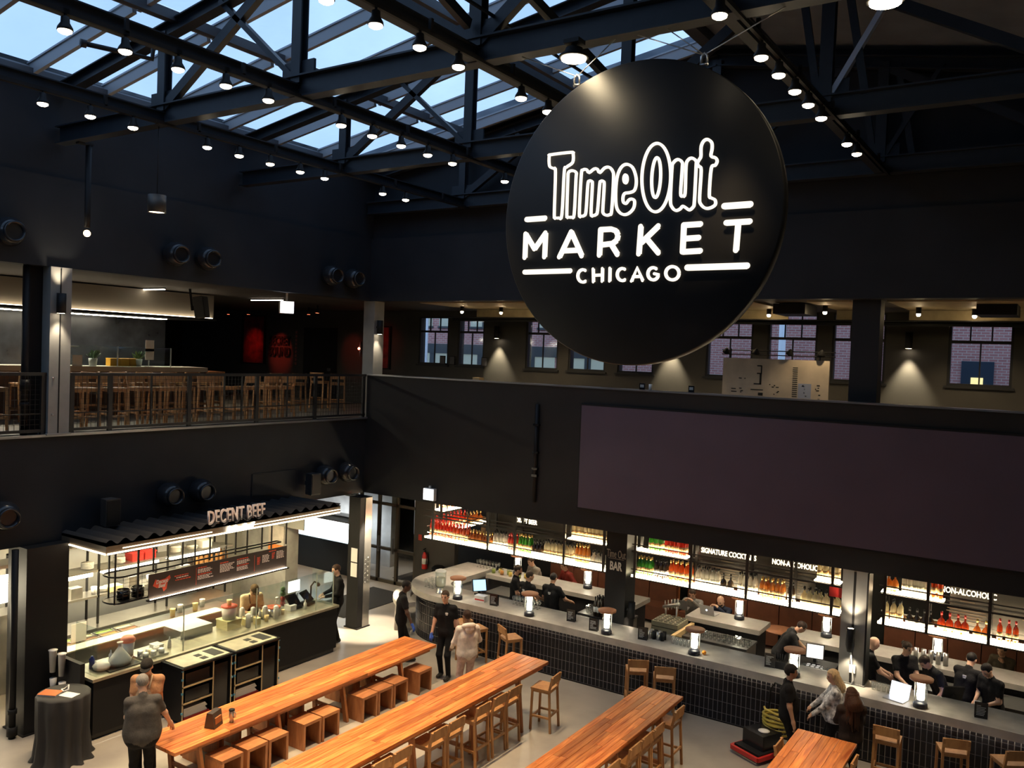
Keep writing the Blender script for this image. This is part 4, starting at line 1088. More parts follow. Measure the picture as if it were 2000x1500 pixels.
for k in range(18):
    y = 8.5 + .27*k + rr.uniform(-.05,.05)
    if 10.05 < y < 11.5: continue
    x = -13.75 - rr.uniform(0,.3); kind = k % 4
    b = MB()
    if kind == 0: b.box(-.10,-.08,0,.10,.08,.10); b.box(-.105,-.085,.10,.105,.085,.115); mt = m_white
    elif kind == 1: b.lathe([(.001,0),(.035,0),(.035,.13),(.012,.16),(.006,.21),(.001,.21)], n=10); mt = m_white
    elif kind == 2: b.lathe([(.05,0),(.10,.07),(.095,.07),(.04,.012),(.001,.012)], n=14); mt = m_stain
    else: b.lathe([(.001,0),(.03,0),(.04,.11),(.036,.11)], n=12); mt = mat('cream_cup')
    nm, ct = stuff[kind]
    tag(b.build(nm, mt, loc=(x, y, 1.05)), '%s %s on the beef counter, %s from the black column' % (['white lidded','white nozzle','steel','cream paper'][kind], nm.replace('_',' '), ORD[min(k,15)] if k < 16 else 'farthest'), ct)
for k in range(9):
    y = 8.75 + .42*k; b = MB()
    if k % 3 == 0: b.lathe([(.001,0),(.05,0),(.065,.15),(.06,.15)], n=12); mt = m_white; nm = 'cup_stack'
    elif k % 3 == 1: b.box(-.12,-.15,0,.12,.15,.10); mt = mat('cream_crate'); nm = 'bread_tray'
    else: b.box(-.1,-.12,0,.1,.12,.22); mt = m_stain; nm = 'toaster'
    tag(b.build(nm, mt, loc=(-16.7, y, 1.49)), '%s under the heat lamps, %s from the black column' % (nm.replace('_',' '), ORD[k]), nm.split('_')[0])
for k, (y, z, w, h, lab) in enumerate(((9.15,.925,.30,.36,'standing on the prep counter'),(8.75,.90,.12,.2,'at the column end of the prep counter'))):
    b = MB(); b.box(-.005,-w/2,0,.005,w/2,h); b.box(-.06,-w/2,0,.0,w/2,.006); tag(b.build('order_card', m_paper, loc=(-15.75 if k == 0 else -15.55, y, z)), 'white card ' + lab, 'card')
for k in range(7):
    b = MB(); b.lathe([(.001,0),(.05,0),(.06,.16),(.065,.17),(.001,.172)], n=12)
    tag(b.build('deli_tub', mat('straw_tub', (.72,.55,.25), .4) if k % 2 else m_white, loc=(-15.95 + .14*(k % 2), 8.66 + .10*k if k < 3 else 10.4 + .28*k, .905)), 'lidded deli tub on the prep counter, %s from the black column' % ORD[k], 'tub', 'deli tubs')
for k in range(8):
    b = MB(); b.lathe([(.09,0),(.10,.09),(.105,.1),(.09,.1),(.085,.01),(.001,.01)], n=16); b.bar((.10,0,.08),(.30,0,.10),.025,.012)
    tag(b.build('saucepan', m_stain, loc=(-16.75, 9.0 + .45*k, 2.55)), 'steel saucepan on top of the pass, %s from the black column' % ORD[k], 'pan', 'saucepans on the pass')
b = MB(); b.box(-17.02,8.4,2.535,-16.55,13.2,2.55); tag(b.build('top_shelf', m_stain), 'uppermost steel shelf of the kiosk pass', 'shelf')
rr = random.Random(21)
for k in range(14):
    x, y = -13.72 - .13*(k % 4) - rr.uniform(0,.03), 11.50 + .062*k + rr.uniform(-.02,.02)
    b = MB()
    if k % 3 == 0: b.lathe([(.001,0),(.05,0),(.055,.20),(.05,.26),(.02,.28),(.001,.28)], n=12); nm, ct, mt = 'syrup_jug', 'jug', m_white
    elif k % 3 == 1: b.box(-.06,-.05,0,.06,.05,.12); b.box(-.063,-.053,.12,.063,.053,.135); nm, ct, mt = 'wrap_box', 'box', mat('cream_crate')
    else: b.lathe([(.001,0),(.04,0),(.05,.13),(.045,.13),(.04,.02)], n=12); nm, ct, mt = 'sauce_cup', 'cup', mat('straw_tub', (.72,.55,.25), .4)
    tag(b.build(nm, mt, loc=(x, y, 1.05)), '%s in the cluster before the cook, %s from the red lidded bucket' % (['white syrup jug','cream wrap box','straw coloured sauce cup'][k % 3], ORD[k]), ct, 'clutter before the cook')
# stuff at the column end of the counter
t = thing('plastic_bag', 'knotted clear plastic bag on a tray at the end of the beef counter', 'bag', (-13.72, 8.72, 1.05))
b = MB(); b.box(-.2,-.3,0,.2,.3,.02); b.build('tray', m_black, t)
b = MB(); b.lathe([(.001,.02),(.17,.03),(.19,.10),(.12,.20),(.03,.33),(.025,.38),(.05,.42)], n=14, sx=.9, sy=1.1); b.build('bag', mat('grey_film', (.50,.52,.52), .3), t)
b = MB(); b.lathe([(.001,.02),(.13,.02),(.15,.08),(.09,.14),(.001,.17)], n=12, c=(-.05,-.30,0)); b.build('wrapped_loaf', m_white, t)
t = thing('pink_tub', 'clear tub of pink sauce standing on the beef counter', 'tub', (-14.0, 9.05, 1.05))
b = MB(); b.lathe([(.001,0),(.09,0),(.12,.30),(.115,.30)], n=16); b.build('tub', m_white, t)
b = MB(); b.lathe([(.122,.28),(.13,.33),(.09,.38),(.001,.37)], n=14); b.build('lid', mat('coral_pink', (.75,.22,.16), .5), t)
b = MB(); b.lathe([(.001,0),(.045,0),(.045,.17),(.02,.2),(.02,.22),(.001,.22)], n=12); tag(b.build('blue_jar', mat('cobalt_blue', (.02,.03,.2), .3), loc=(-13.95, 8.35, 1.05)), 'dark blue bottle at the end of the beef counter', 'bottle')
t = thing('sauce_tray', 'steel tray of sauce tubs beside the plastic bag', 'tray', (-13.75, 9.35, 1.05))
b = MB(); b.box(-.16,-.25,0,.16,.25,.03); b.build('tray', m_stain, t)
for i in range(6):
    b = MB(); b.lathe([(.001,.03),(.05,.03),(.055,.11),(.001,.10)], n=10, c=(-.08+.16*(i % 2), -.16+.16*(i//2), 0)); b.build('tub', m_white if i % 3 else m_stain, t)
# far end of the counter: tills, warmer, tongs
t = thing('food_warmer', 'round steel soup warmer with red rim at the end of the counter', 'warmer', (-13.95, 12.35, 1.05))
b = MB(); b.cyl((0,0,0),(0,0,.17),.15,n=20); b.build('body', m_stain, t)
b = MB(); b.lathe([(.155,.165),(.155,.19),(.12,.195),(.001,.175)], n=20); b.build('rim', mat('tomato_soup', (.5,.08,.02), .4), t)
b = MB(); b.cyl((.02,0,.18),(.05,.05,.36),.012,n=6); b.ball((.05,.05,.37),.05,8,sc=(1,1,.4)); b.build('ladle', m_stain, t)
for k, (y, lab) in enumerate(((12.95,'beside the soup warmer'), (13.35,'at the last glass pane'))):
    t = thing('till_terminal', 'tilted black till terminal ' + lab, 'till', (-14.0, y, 1.05), .3*k)
    b = MB(); b.box(-.12,-.14,0,.12,.14,.06); b.build('base', m_black, t)
    b = MB(); b.bar((.08,0,.08),(-.12,0,.28),.30,.02); b.build('panel', m_gloss, t)
t = thing('tablet_stand', 'white tablet on a stand facing the kiosk staff', 'tablet', (-14.08, 13.12, 1.05))
b = MB(); b.cyl((0,0,0),(0,0,.3),.02,n=8); b.box(-.08,-.1,0,.08,.1,.015); b.build('stand', m_white, t)
b = MB(); b.bar((-.1,-.16,.42),(-.1,.16,.42),.02,.24); b.build('tablet', emitter('tablet_glow', (1.0,.95,.8), 2.5), t)
b = MB(); b.tube([(0,0,0),(0,0,.35),(.05,.05,.45),(.1,.12,.40)], .02, 6); b.ball((.1,.12,.38),.05,8); tag(b.build('desk_scanner', m_black, loc=(-14.1,13.55,1.05)), 'black scanner on a bent arm at the end of the counter', 'scanner')
t = thing('fruit_jar', 'tall jar with green and red produce behind the counter', 'jar', (-14.15, 12.78, 1.05))
b = MB(); b.lathe([(.001,0),(.07,0),(.07,.5),(.05,.56),(.05,.6)], n=14); b.build('jar', m_glass, t)
b = MB(); b.ball((0,0,.12),.06,10); b.ball((0,0,.22),.06,10); b.build('red_fruit', m_red, t)
b = MB(); b.ball((0,0,.33),.06,10); b.ball((0,0,.43),.055,10); b.build('green_fruit', m_leaf, t)
t = thing('bread_rack', 'rack of golden bread loaves at the kiosk back wall', 'rack', (-17.3, 13.3, .9))
b = MB(); b.box(-.2,-.5,-.9,.2,.5,.04); b.box(-.2,-.5,.9,.2,.5,.94); b.box(-.2,-.5,0,-.17,.5,.94); b.build('rack', m_stain, t)
for i in range(7):
    b = MB(); b.tube([(.02,-.42+.14*i,.05),(.03,-.42+.14*i,.2),(.03,-.42+.14*i,.7),(.02,-.42+.14*i,.86)], [.02,.055,.055,.02], 8); b.build('loaf', mat('bread_crust', (.38,.17,.045), .6, noise=.3), t)
# poster, menu panels and clutter seen over the rack
t = thing('wall_poster', 'faded orange and white poster on concrete beyond the kiosk', 'poster', (-16.4, 14.58, 1.6))
b = MB(); b.box(-.3,-.02,0,.25,0,.75); b.build('sheet', mat('pale_poster', (.45,.42,.38), .6, noise=.2), t)
b = MB(); b.box(-.3,-.024,0,.25,-.02,.22); b.build('orange_band', mat('orange_print', (.6,.18,.04), .6, noise=.4, nscale=20), t)
# kiosk light: the ceiling fittings inside
for k, (x, y) in enumerate(((-15.3,9.2),(-15.3,10.6),(-15.3,12.0),(-15.3,13.3))):
    t = thing('ceiling_panel_light', 'flat kitchen ceiling light inside the kiosk, %s from the black column' % ORD[k], 'ceiling light', (x, y, ZB+.02))
    b = MB(); b.box(-.32,-.32,-.03,.32,.32,0); b.build('frame', m_white, t)
    b = MB(); b.box(-.29,-.29,-.036,.29,.29,-.03); b.build('diffuser', emitter('kitchen_panel', (1.0,.80,.45), 46.0), t)
# neighbouring kiosk before the black column
t = thing('neighbour_counter', 'steel counter of the next kitchen beyond the black column', 'counter', (-15.6, 3.5, 0))
b = MB(); b.box(-.8,0,.12,0,4.0,1.0); b.build('front', mat('warm_steel_front', (.34,.31,.24), .4, metal=.3), t)
b = MB(); b.box(-.85,0,1.0,.05,4.0,1.05); b.build('counter_top', m_white, t)
b = MB(); b.box(-.03,0,.05,.0,4.0,.10); b.build('toe_strip', e_led, t)
t = thing('neighbour_pass', 'glowing heat pass of the next kitchen beyond the black column', 'shelf', (-16.6, 5.0, 0))
b = MB(); b.box(0,0,1.6,.5,3.4,1.64); b.box(0,0,2.5,.5,3.4,2.56); b.box(.0,.0,0,.05,3.4,1.6); b.build('shelf', m_stain, t)
b = MB(); b.box(.35,.1,1.85,.42,3.3,2.35); b.build('glow_panel', e_heat, t)

# ------------------------------------------------------------------ waste and tray carts before the counter
m_brass = mat('raw_wood_edge', (.50,.37,.20), .5)
def cart(loc, label):
    t = thing('tray_cart', label, 'cart', loc)
    for (ya, yb, xa, zb_) in ((0,.025,0,.99),(1.03,1.055,0,.99),(.64,.665,-.01,.96)):
        b = MB(); b.box(-.58,ya,.05,xa,yb,zb_); b.build('side_panel', m_black, t)
    b = MB(); b.box(-.60,-.02,.985,.02,1.075,1.02); b.build('top_frame', m_gloss, t)
    tp = MB(); tp.box(-.56,.04,1.02,-.02,1.02,1.032); tp = tp.build('steel_top', mat('worn_steel_top'), t)
    for (x, y, w, d) in ((-.22,.50,.12,.12),(-.40,.50,.12,.12),(-.46,.74,.36,.22)):
        b = MB(); b.box(x,y,1.032,x+w,y+d,1.036); b.build('opening', m_black, tp)
    b = MB()
    for z in (.05,.36,.66): b.box(-.56,.025,z,0,.64,z+.025)
    b.build('shelf', m_black, t)
    b = MB()
    for z in (.05,.36,.66): b.box(0,.0,z,.008,.66,z+.028)
    for y in (0,.635,1.03): b.box(0,y,.05,.008,y+.022,.985)
    b.build('edging', m_brass, t)
    for z in (.40,.70):
        b = MB(); b.box(-.5,.08,z-.01,-.02,.58,z+.20); b.build('bin_drawer', m_gloss, t)
    b = MB(); b.box(-.5,.06,.075,-.03,.60,.11); b.build('red_tray', m_red, t)
    b = MB()
    for i in range(6): b.box(-.48+.01*(i % 2),.08,.112+.026*i,-.05,.57-.02*(i % 3),.134+.026*i)
    b.build('paper_stack', m_paper, t)
    b = MB(); b.box(-.52,.70,.08,-.04,1.0,.88); b.build('waste_bin', m_gloss, t)
    b = MB()
    for z in (.2,.55,.8,.96):
        for y in (-.012,1.045): b.box(-.012,y,z,.014,y+.03,z+.035)
    b.build('corner_guard', mat('blue_tape', (.08,.28,.42), .5), t)
    b = MB()
    for x in (-.5,-.08):
        for y in (.1,.95): b.cyl((x,y-.02,.025),(x,y+.02,.025),.025,n=8)
    b.build('caster', m_black, t)
    return t
cart((-12.83, 9.35, 0), 'black tray cart with steel top, first from the gray shirted man')
cart((-12.83, 10.47, 0), 'black tray cart with steel top, beyond the first and nearer the bar')
# ------------------------------------------------------------------ round table with black cloth
t = thing('cocktail_table', 'round cocktail table under a long black cloth beside the black column', 'table', (-13.30, 7.50, 0))
b = MB(); n = 72; vs = []; prof = [(.0,1.06),(.30,1.06),(.385,1.055),(.395,1.03),(.385,.8),(.37,.4),(.40,.08),(.44,.01)]
for i, (q, z) in enumerate(prof):
    for k in range(n):
        a = 2*PI*k/n; fold = (0 if i < 3 else (i-2)*.011)*math.sin(11*a+.6*math.sin(3*a))
        vs.append(((q+fold)*math.cos(a), (q+fold)*math.sin(a), z))
b.add(vs, [(i*n+k, i*n+(k+1) % n, (i+1)*n+(k+1) % n, (i+1)*n+k)[::-1] for i in range(len(prof)-1) for k in range(n)], 0, True)
b.build('cloth', mat('black_tablecloth', (.022,.021,.022), .75), t)
b = MB(); b.cyl((0,0,0),(0,0,1.03),.04,n=10); b.build('pedestal', m_black, t)
t = thing('orange_notebook', 'orange covered notebook lying on the black cloth table', 'notebook', (-13.40, 7.34, 1.062), .5)
b = MB(); b.box(-.15,-.11,0,.15,.11,.018); b.build('pages', m_paper, t)
b = MB(); b.box(-.152,-.112,.018,.152,.112,.022); b.build('cover', mat('burnt_orange_cover', (.60,.14,.03), .5), t)
b = MB(); b.box(-.13,-.09,0,.13,.09,.003); tag(b.build('paper_sheet', m_paper, loc=(-13.14,7.50,1.062), rz=.3), 'white sheet of paper beside the orange notebook', 'paper')
b = MB(); b.tube([(.0,0,0),(.06,.02,.05),(.12,0,.09),(.17,-.03,.04),(.12,-.08,.01),(.04,-.07,.02)], .012, 6, closed=True); tag(b.build('coiled_cable', m_white, loc=(-13.42,7.58,1.066)), 'white coiled cable on the black cloth table', 'cable')
# cup dispensers
t = thing('dispenser_panel', 'black panel with cup dispensers behind the black cloth table', 'panel', (-14.2, 7.95, 0))
b = MB(); b.box(-.25,-.02,0,.62,.06,1.32); b.build('panel', m_black, t)
k = 0
for x, lab in ((-14.30,'first'), (-14.02,'second')):
    for z, hh, w2 in ((1.05,.36,'tall'), (.72,.22,'short')):
        b = MB(); b.lathe([(.045,0),(.062,hh),(.075,hh+.02),(.001,hh+.02)] if w2 == 'tall' else [(.04,0),(.06,hh),(.001,hh)], n=14)
        tag(b.build('cup_dispenser', m_white, loc=(x, 7.862 if w2 == 'tall' else 7.877, z)), '%s white tube of paper cups, %s column of the dispenser panel' % (w2, lab), 'cup dispenser')
# ------------------------------------------------------------------ corner passage: glass doors, white case, mat
w = bpy.data.objects.new('door_2', None); COL.objects.link(w); w['kind'] = 'structure'; w.location = (-17.6, 18.8, 0)
b = MB()
for x in (0,.72,1.42,2.12): b.box(x,-.04,0,x+.09,.04,3.2)
b.box(0,-.04,2.25,2.2,.04,2.33); b.box(0,-.04,0,2.2,.04,.10); b.box(0,-.04,.95,2.2,.04,1.03); b.build('door_frame', mat('bronze_door_frame', (.07,.06,.045), .45), w)
for k, x in enumerate((.09,.81,1.51)):
    for z0, z1 in ((.1,.95),(1.03,2.25),(2.33,3.2)):
        b = MB(); b.box(x,-.006,z0,x+.61,.006,z1); b.build('pane', m_pane, w)
b = MB(); b.box(1.36,-.12,.9,1.40,-.06,1.35); b.box(.82,-.12,.9,.86,-.06,1.35); b.build('door_handle', m_cap, w)
b = MB(); b.box(-15.4,18.72,0,-14.0,18.9,ZB); struct('wall_corner', b, mat('corner_dark_wall', (.055,.052,.048), .6))
b = MB(); b.box(-24,20.2,0,-17.6,20.5,ZB); struct('wall_passage', b, m_conc)
t = thing('chilled_case', 'bright white refrigerated display case beyond the corner column', 'display case', (-18.7, 18.6, 0))
b = MB(); b.box(-1.6,0,0,.9,.9,.95); b.build('base', mat('navy_case', (.02,.028,.04), .4), t)
b = MB(); b.box(-1.58,.1,.95,.88,.88,1.5); b.build('lit_interior', emitter('case_glow', (.93,.97,1.0), 5.0), t)
b = MB(); b.box(-1.6,.0,.95,.9,.02,1.55); b.build('glass_front', m_glass, t)
b = MB(); b.box(-1.6,0,1.55,.9,.9,1.58); b.build('case_top', m_white, t)
b = MB(); b.box(-1.5,.5,1.58,.8,.9,1.62); b.build('shelf', m_stain, t)
for k in range(10):
    b = MB(); b.lathe([(.001,0),(.04,0),(.04,.16),(.015,.22),(.015,.28),(.001,.28)], n=8)
    tag(b.build('carafe', m_white if k % 2 else m_stain, loc=(-20.2+.22*k, 19.3, 2.3)), 'small carafe on the shelf above the white refrigerated case', 'carafe', 'carafes above the white case')
b = MB(); b.box(-20.4,19.15,2.25,-17.9,19.45,2.3); tag(b.build('wall_shelf', m_white), 'long white shelf above the refrigerated case', 'shelf')
b = MB(); b.box(-.45,-.03,0,.45,.0,.55); tag(b.build('menu_screen', mat('grey_menu_screen', (.2,.2,.19), .4), loc=(-15.9,14.58,2.3)), 'grey menu panel under the ceiling beyond the kiosk', 'screen')
b = MB(); b.box(-.7,-1.3,0,.7,1.3,.012); tag(b.build('door_mat', mat('black_mat', (.02,.02,.02), .9, bump=.3, bscale=80), loc=(-15.75,16.9,0)), 'black floor mat before the glass doors', 'mat')
t = thing('logo_mat', 'dark mat with white lettering beyond the glass doors', 'mat', (-15.9, 20.0, 0))
b = MB(); b.box(-.8,-.7,0,.8,.7,.012); b.build('mat', m_black, t)
o = text('print', 'TIME\nOUT', (0,0,.014), Matrix.Rotation(-.3, 4, 'Z'), m_paper, t, size=.4, depth=.003, bold=.01, sx=1.1, lines=.8)
t = thing('fire_extinguisher', 'red fire extinguisher on the wall beside the bar end', 'extinguisher', (-14.95, 18.62, .7))
b = MB(); b.lathe([(.001,0),(.075,0),(.08,.02),(.08,.38),(.05,.45),(.025,.47)], n=16); b.build('cylinder', m_red, t)
b = MB(); b.cyl((0,0,.47),(0,0,.53),.025,n=10); b.bar((-.02,-.06,.54),(-.02,.05,.56),.02,.02); b.build('valve', m_black, t)
b = MB(); b.lathe([(.081,.14),(.081,.30)], n=16); b.build('label_band', m_paper, t)
b = MB(); b.tube([(.03,-.02,.5),(.1,-.04,.4),(.09,-.05,.15)], .012, 6); b.build('hose', m_black, t)
b = MB(); b.box(-.06,-.015,0,.06,0,.16); tag(b.build('alarm_sign', mat('red_alarm', (.55,.06,.04), .5), loc=(-15.2,18.70,1.45)), 'small red alarm box above the extinguisher', 'alarm box')
for k, z in enumerate((1.62, 1.26)):
    b = MB(); b.box(-.10,-.006,0,.10,0,.33); tag(b.build('paper_notice', m_paper, loc=(-14.33,15.148,z)), ['paper notice on the corner column, above another','paper notice on the corner column, below another'][k], 'notice')
spot('corner_downlight_beam', (-13.92, 15.30, ZB-.06), (-14.05, 15.35, 0), 900, WARM2, 44, .5, .05)
t = thing('recessed_downlight', 'recessed downlight under the band by the corner column', 'ceiling light', (-14.3, 15.98, ZB+.02))
b = MB(); b.lathe([(.001,-.004),(.06,-.004)], n=14); b.build('lens', emitter('downlight_lens', WARM2, 12.0), t)
b = MB(); b.lathe([(.06,-.006),(.08,-.006),(.08,0)], n=14); b.build('ring', m_white, t)
for k, (x, y, e) in enumerate(((-16.2,17.2,120), (-19.5,17.5,160), (-16.4,19.8,70), (-17.2,16.2,120))):
    t = thing('recessed_downlight', 'recessed downlight in the passage ceiling, %s from the corner column' % ORD[k], 'ceiling light', (x, y, ZB+.02))
    b = MB(); b.lathe([(.001,-.004),(.06,-.004)], n=14); b.build('lens', emitter('downlight_lens', WARM2, 12.0), t)
    b = MB(); b.lathe([(.06,-.006),(.08,-.006),(.08,0)], n=14); b.build('ring', m_white, t)
    spot('beam', (0,0,-.02), (0,0,-3), e, WARM2, 75, .6, .05, t)
# ------------------------------------------------------------------ the bar
def bar_path(off, n=14):
    """outline of the bar front, off metres inside the counter's edge: straight run, then the rounded end"""
    pts = [(4.5, 15.45+off)]
    cx, cy, r = -12.05, 16.85, 1.40-off
    for k in range(n+1):
        a = math.radians(-90 - 100*k/n); pts.append((cx + r*1.06*math.cos(a), cy + r*math.sin(a)))
    pts.append((-13.45+off, 18.6))
    return pts
bar = thing('bar_counter', 'long tiled bar with a thick concrete top and rounded end', 'bar counter', (0,0,0))
o_ = bar_path(0); i_ = bar_path(.92)
b = MB(); b.prism((o_ + i_[::-1])[::-1], 1.0, 1.14); b.build('counter_top', m_counter, bar)
o2 = bar_path(.13); i2 = bar_path(.85)
b = MB(); b.prism((o2 + i2[::-1])[::-1], 0, 1.0); b.build('bar_base', m_grout, bar)
b = MB(); q0 = bar_path(.12); q1 = bar_path(.86); b.prism((q0 + q1[::-1])[::-1], 0, .022); b.build('toe_kick', m_black, bar)
b = MB(); b.box(-12.0,15.505,.985,4.4,15.53,.998); b.build('nose_light', emitter('bar_nose_led', (1.0,.86,.66), 4.5), bar)
# tiles, set along the front path
path = [Vector(p) for p in bar_path(.128, 40)][:-1]
seg = [0]
for a_, c_ in zip(path[:-1], path[1:]): seg.append(seg[-1] + (c_-a_).length)
def along(s):
    for k in range(len(seg)-1):
        if s <= seg[k+1]:
            u = (s-seg[k])/(seg[k+1]-seg[k]); p_ = path[k].lerp(path[k+1], u); d_ = (path[k+1]-path[k]).normalized(); return p_, d_
    return path[-1], (path[-1]-path[-2]).normalized()
TW, GAP = .078, .011
rowz = [(.965,.085),(.870,.085)] + [(.66,.20),(.452,.20),(.244,.20),(.066,.17)]
def tile_mesh(h):
    b = MB(); e = .004
    b.add([(-TW/2,0,0),(TW/2,0,0),(TW/2,0,h),(-TW/2,0,h),(-TW/2+e,-.008,e),(TW/2-e,-.008,e),(TW/2-e,-.008,h-e),(-TW/2+e,-.008,h-e)],
          [(4,5,6,7),(0,1,5,4),(1,2,6,5),(2,3,7,6),(3,0,4,7)])
    return b
tmesh = {h: tile_mesh(h).mesh('tile', m_tile) for h in (.085,.20,.14)}
rest = MB(); nt = 0; s = 4.3
while s < seg[-1] - .1:
    p_, d_ = along(s); ang = math.atan2(-d_.y, -d_.x)
    for (z, h) in ((.905,.085),(.810,.085),(.600,.20),(.390,.20),(.180,.20),(.030,.14)):
        if nt < 300:
            link('tile', tmesh[h], bar, loc=(p_.x, p_.y, z), rz=ang); nt += 1
        else:
            tb = tile_mesh(h); ca, sa = math.cos(ang), math.sin(ang)
            rest.add([(p_.x + v[0]*ca - v[1]*sa, p_.y + v[0]*sa + v[1]*ca, z + v[2]) for v in tb.v], tb.f)
    s += TW + GAP
o = rest.build('tile_field', m_tile, bar); o['kind'] = 'stuff'
l0 = bar_path(-.42)[5:13]; l1 = bar_path(-.02)[5:13]
b = MB(); b.prism((l0 + l1[::-1])[::-1], .74, .84); b.cyl((-13.45,15.75,0),(-13.45,15.75,.74),.05,n=10)
tag(b.build('low_counter', m_counter), 'low pale concrete side counter at the rounded end of the bar', 'counter')
# far counter of the island and work benches
fc = thing('rear_counter', 'far concrete counter of the bar island facing the booths', 'counter', (0, 0, 0))
for x0, x1 in ((-12.4,-8.2),(-7.0,-5.35),(-4.9,4.0)):
    b = MB(); b.box(x0,17.95,1.02,x1,18.75,1.12); b.build('counter_top', mat('shaded_concrete_top', (.27,.255,.23), .5, noise=.15, nscale=4), fc)  # bar concrete again, darkened to put the dimmer light into its colour
    b = MB(); b.box(x0+.05,18.0,0,x1-.05,18.6,1.02); b.build('counter_base', m_black, fc)
m_bench = mat('dark_work_steel', (.16,.15,.14), .35, metal=.7)
for k, (x0, x1, lab) in enumerate(((-11.9,-10.9,'with sinks beside the till screen'), (-9.3,-8.15,'beside the black bar pillar'), (-6.95,-5.4,'with two steel doors and rows of glasses'), (-2.6,1.5,'beyond the steel column'))):
    t = thing('work_bench', 'steel bar work bench ' + lab, 'work bench', ((x0+x1)/2, 17.6, 0)); w = (x1-x0)/2
    b = MB(); b.box(-w,-.34,0,w,.34,.86); b.build('cabinet', m_bench, t)
    b = MB(); b.box(-w-.02,-.36,.86,w+.02,.35,.90); b.build('bench_top', mat('dark_bench_top', (.10,.10,.10), .3, metal=.5), t)
    for sx in (-1, 1):
        b = MB(); b.box(min(0,sx*(w-.03)),-.352,.08,max(0,sx*(w-.03)),-.34,.82); dd = b.build('bench_door', m_stain if k == 2 else m_bench, t)
        b = MB(); b.box(sx*.05-.01,-.38,.35,sx*.05+.01,-.352,.65); b.build('handle', m_stain, dd)
for k, (x0, x1) in enumerate(((-11.8,-8.3),(-6.9,-3.5),(-2.7,2.5))):
    t = thing('speed_rail', 'low steel ice and bottle well under the bar top, %s bay from the rounded end' % ORD[k], 'bar well', (x0, 16.3, 0)); L_ = x1-x0
    b = MB(); b.box(0,.08,0,L_,.40,.72); b.build('cabinet', m_bench, t)
    b = MB(); b.box(0,.06,.72,L_,.42,.76); b.build('well_top', m_stain, t)
    b = MB(); b.box(0,.03,.76,L_,.08,.98); b.build('backsplash', mat('pale_timber'), t)
# end return beside the pillar (pale edge and glass rinser)
t = thing('bar_return', 'steel drain return beside the black bar pillar with pale timber edge', 'counter', (-7.2, 16.40, 0))
b = MB(); b.box(-.2,0,.80,.34,1.55,.90); b.build('drain_top', m_bench, t)
b = MB(); b.box(.34,0,.80,.42,1.55,1.0); b.build('timber_edge', mat('pale_timber'), t)
b = MB(); b.box(-.15,.05,0,.3,1.5,.80); b.build('base', m_black, t)
# black pillar with lettering
t = thing('bar_pillar', 'black square pillar in the bar with pale lettering', 'pillar', (-7.98, 16.62, 0))
b = MB(); b.box(-.24,-.24,0,.24,.24,ZB); b.build('shaft', m_black, t)
text('lettering', 'Time Out', (0,-.245,2.60), FACE_MY, mat('pale_outline_letters', (.35,.30,.22), .6), t, size=.24, depth=.012, bold=.0, sx=.46)
text('lettering', 'BAR', (0,-.245,2.34), FACE_MY, mat('cream_letters', (.75,.68,.55), .6), t, size=.25, depth=.012, bold=.006, sx=.62)
b = MB(); b.box(-.18,-.245,2.50,.18,-.24,2.508); b.build('rule', mat('pale_outline_letters'), t)
cyl_sconce((-7.63, 16.5, 1.45), (1,0,0), 'little black lamp glowing low on the bar pillar', 8, ang=110)
# uplight on the steel column
t = thing('column_uplight', 'black uplight can glowing on the steel bar column', 'wall lamp', (-3.11, 15.80, 2.18))
b = MB(); b.lathe([(.001,-.42),(.05,-.42),(.075,-.30),(.075,.0),(.065,.0),(.06,-.03)], n=16); b.build('can', m_black, t)
b = MB(); b.lathe([(.06,-.02),(.001,-.015)], n=16); b.build('lens', emitter('uplight_lens', WARM2, 20.0), t)
b = MB(); b.bar((0,0,-.2),(0,.15,-.2),.05,.08); b.build('arm', m_black, t)
b = MB(); b.tube([(.0,.08,-.42),(.02,.12,-.7),(.06,.12,-.95),(.02,.12,-1.05)], .014, 6); b.build('cable', m_white, t)
spot('uplight', (0,0,.06), (0,.12,2), 30, WARM2, 90, .6, .03, t)
spot('downlight', (0,0,-.45), (0,.12,-2), 24, WARM2, 90, .6, .03, t)
b = MB(); b.box(-.05,-.02,0,.05,0,.14); tag(b.build('junction_box', m_white, loc=(-3.08,15.945,1.35)), 'white junction box low on the steel bar column', 'junction box')
b = MB(); b.box(-.11,-.02,0,.11,.0,.17); tag(b.build('fire_sign', m_red, loc=(-3.44,16.02,2.62)), 'small red fire sign beside the steel bar column', 'sign')

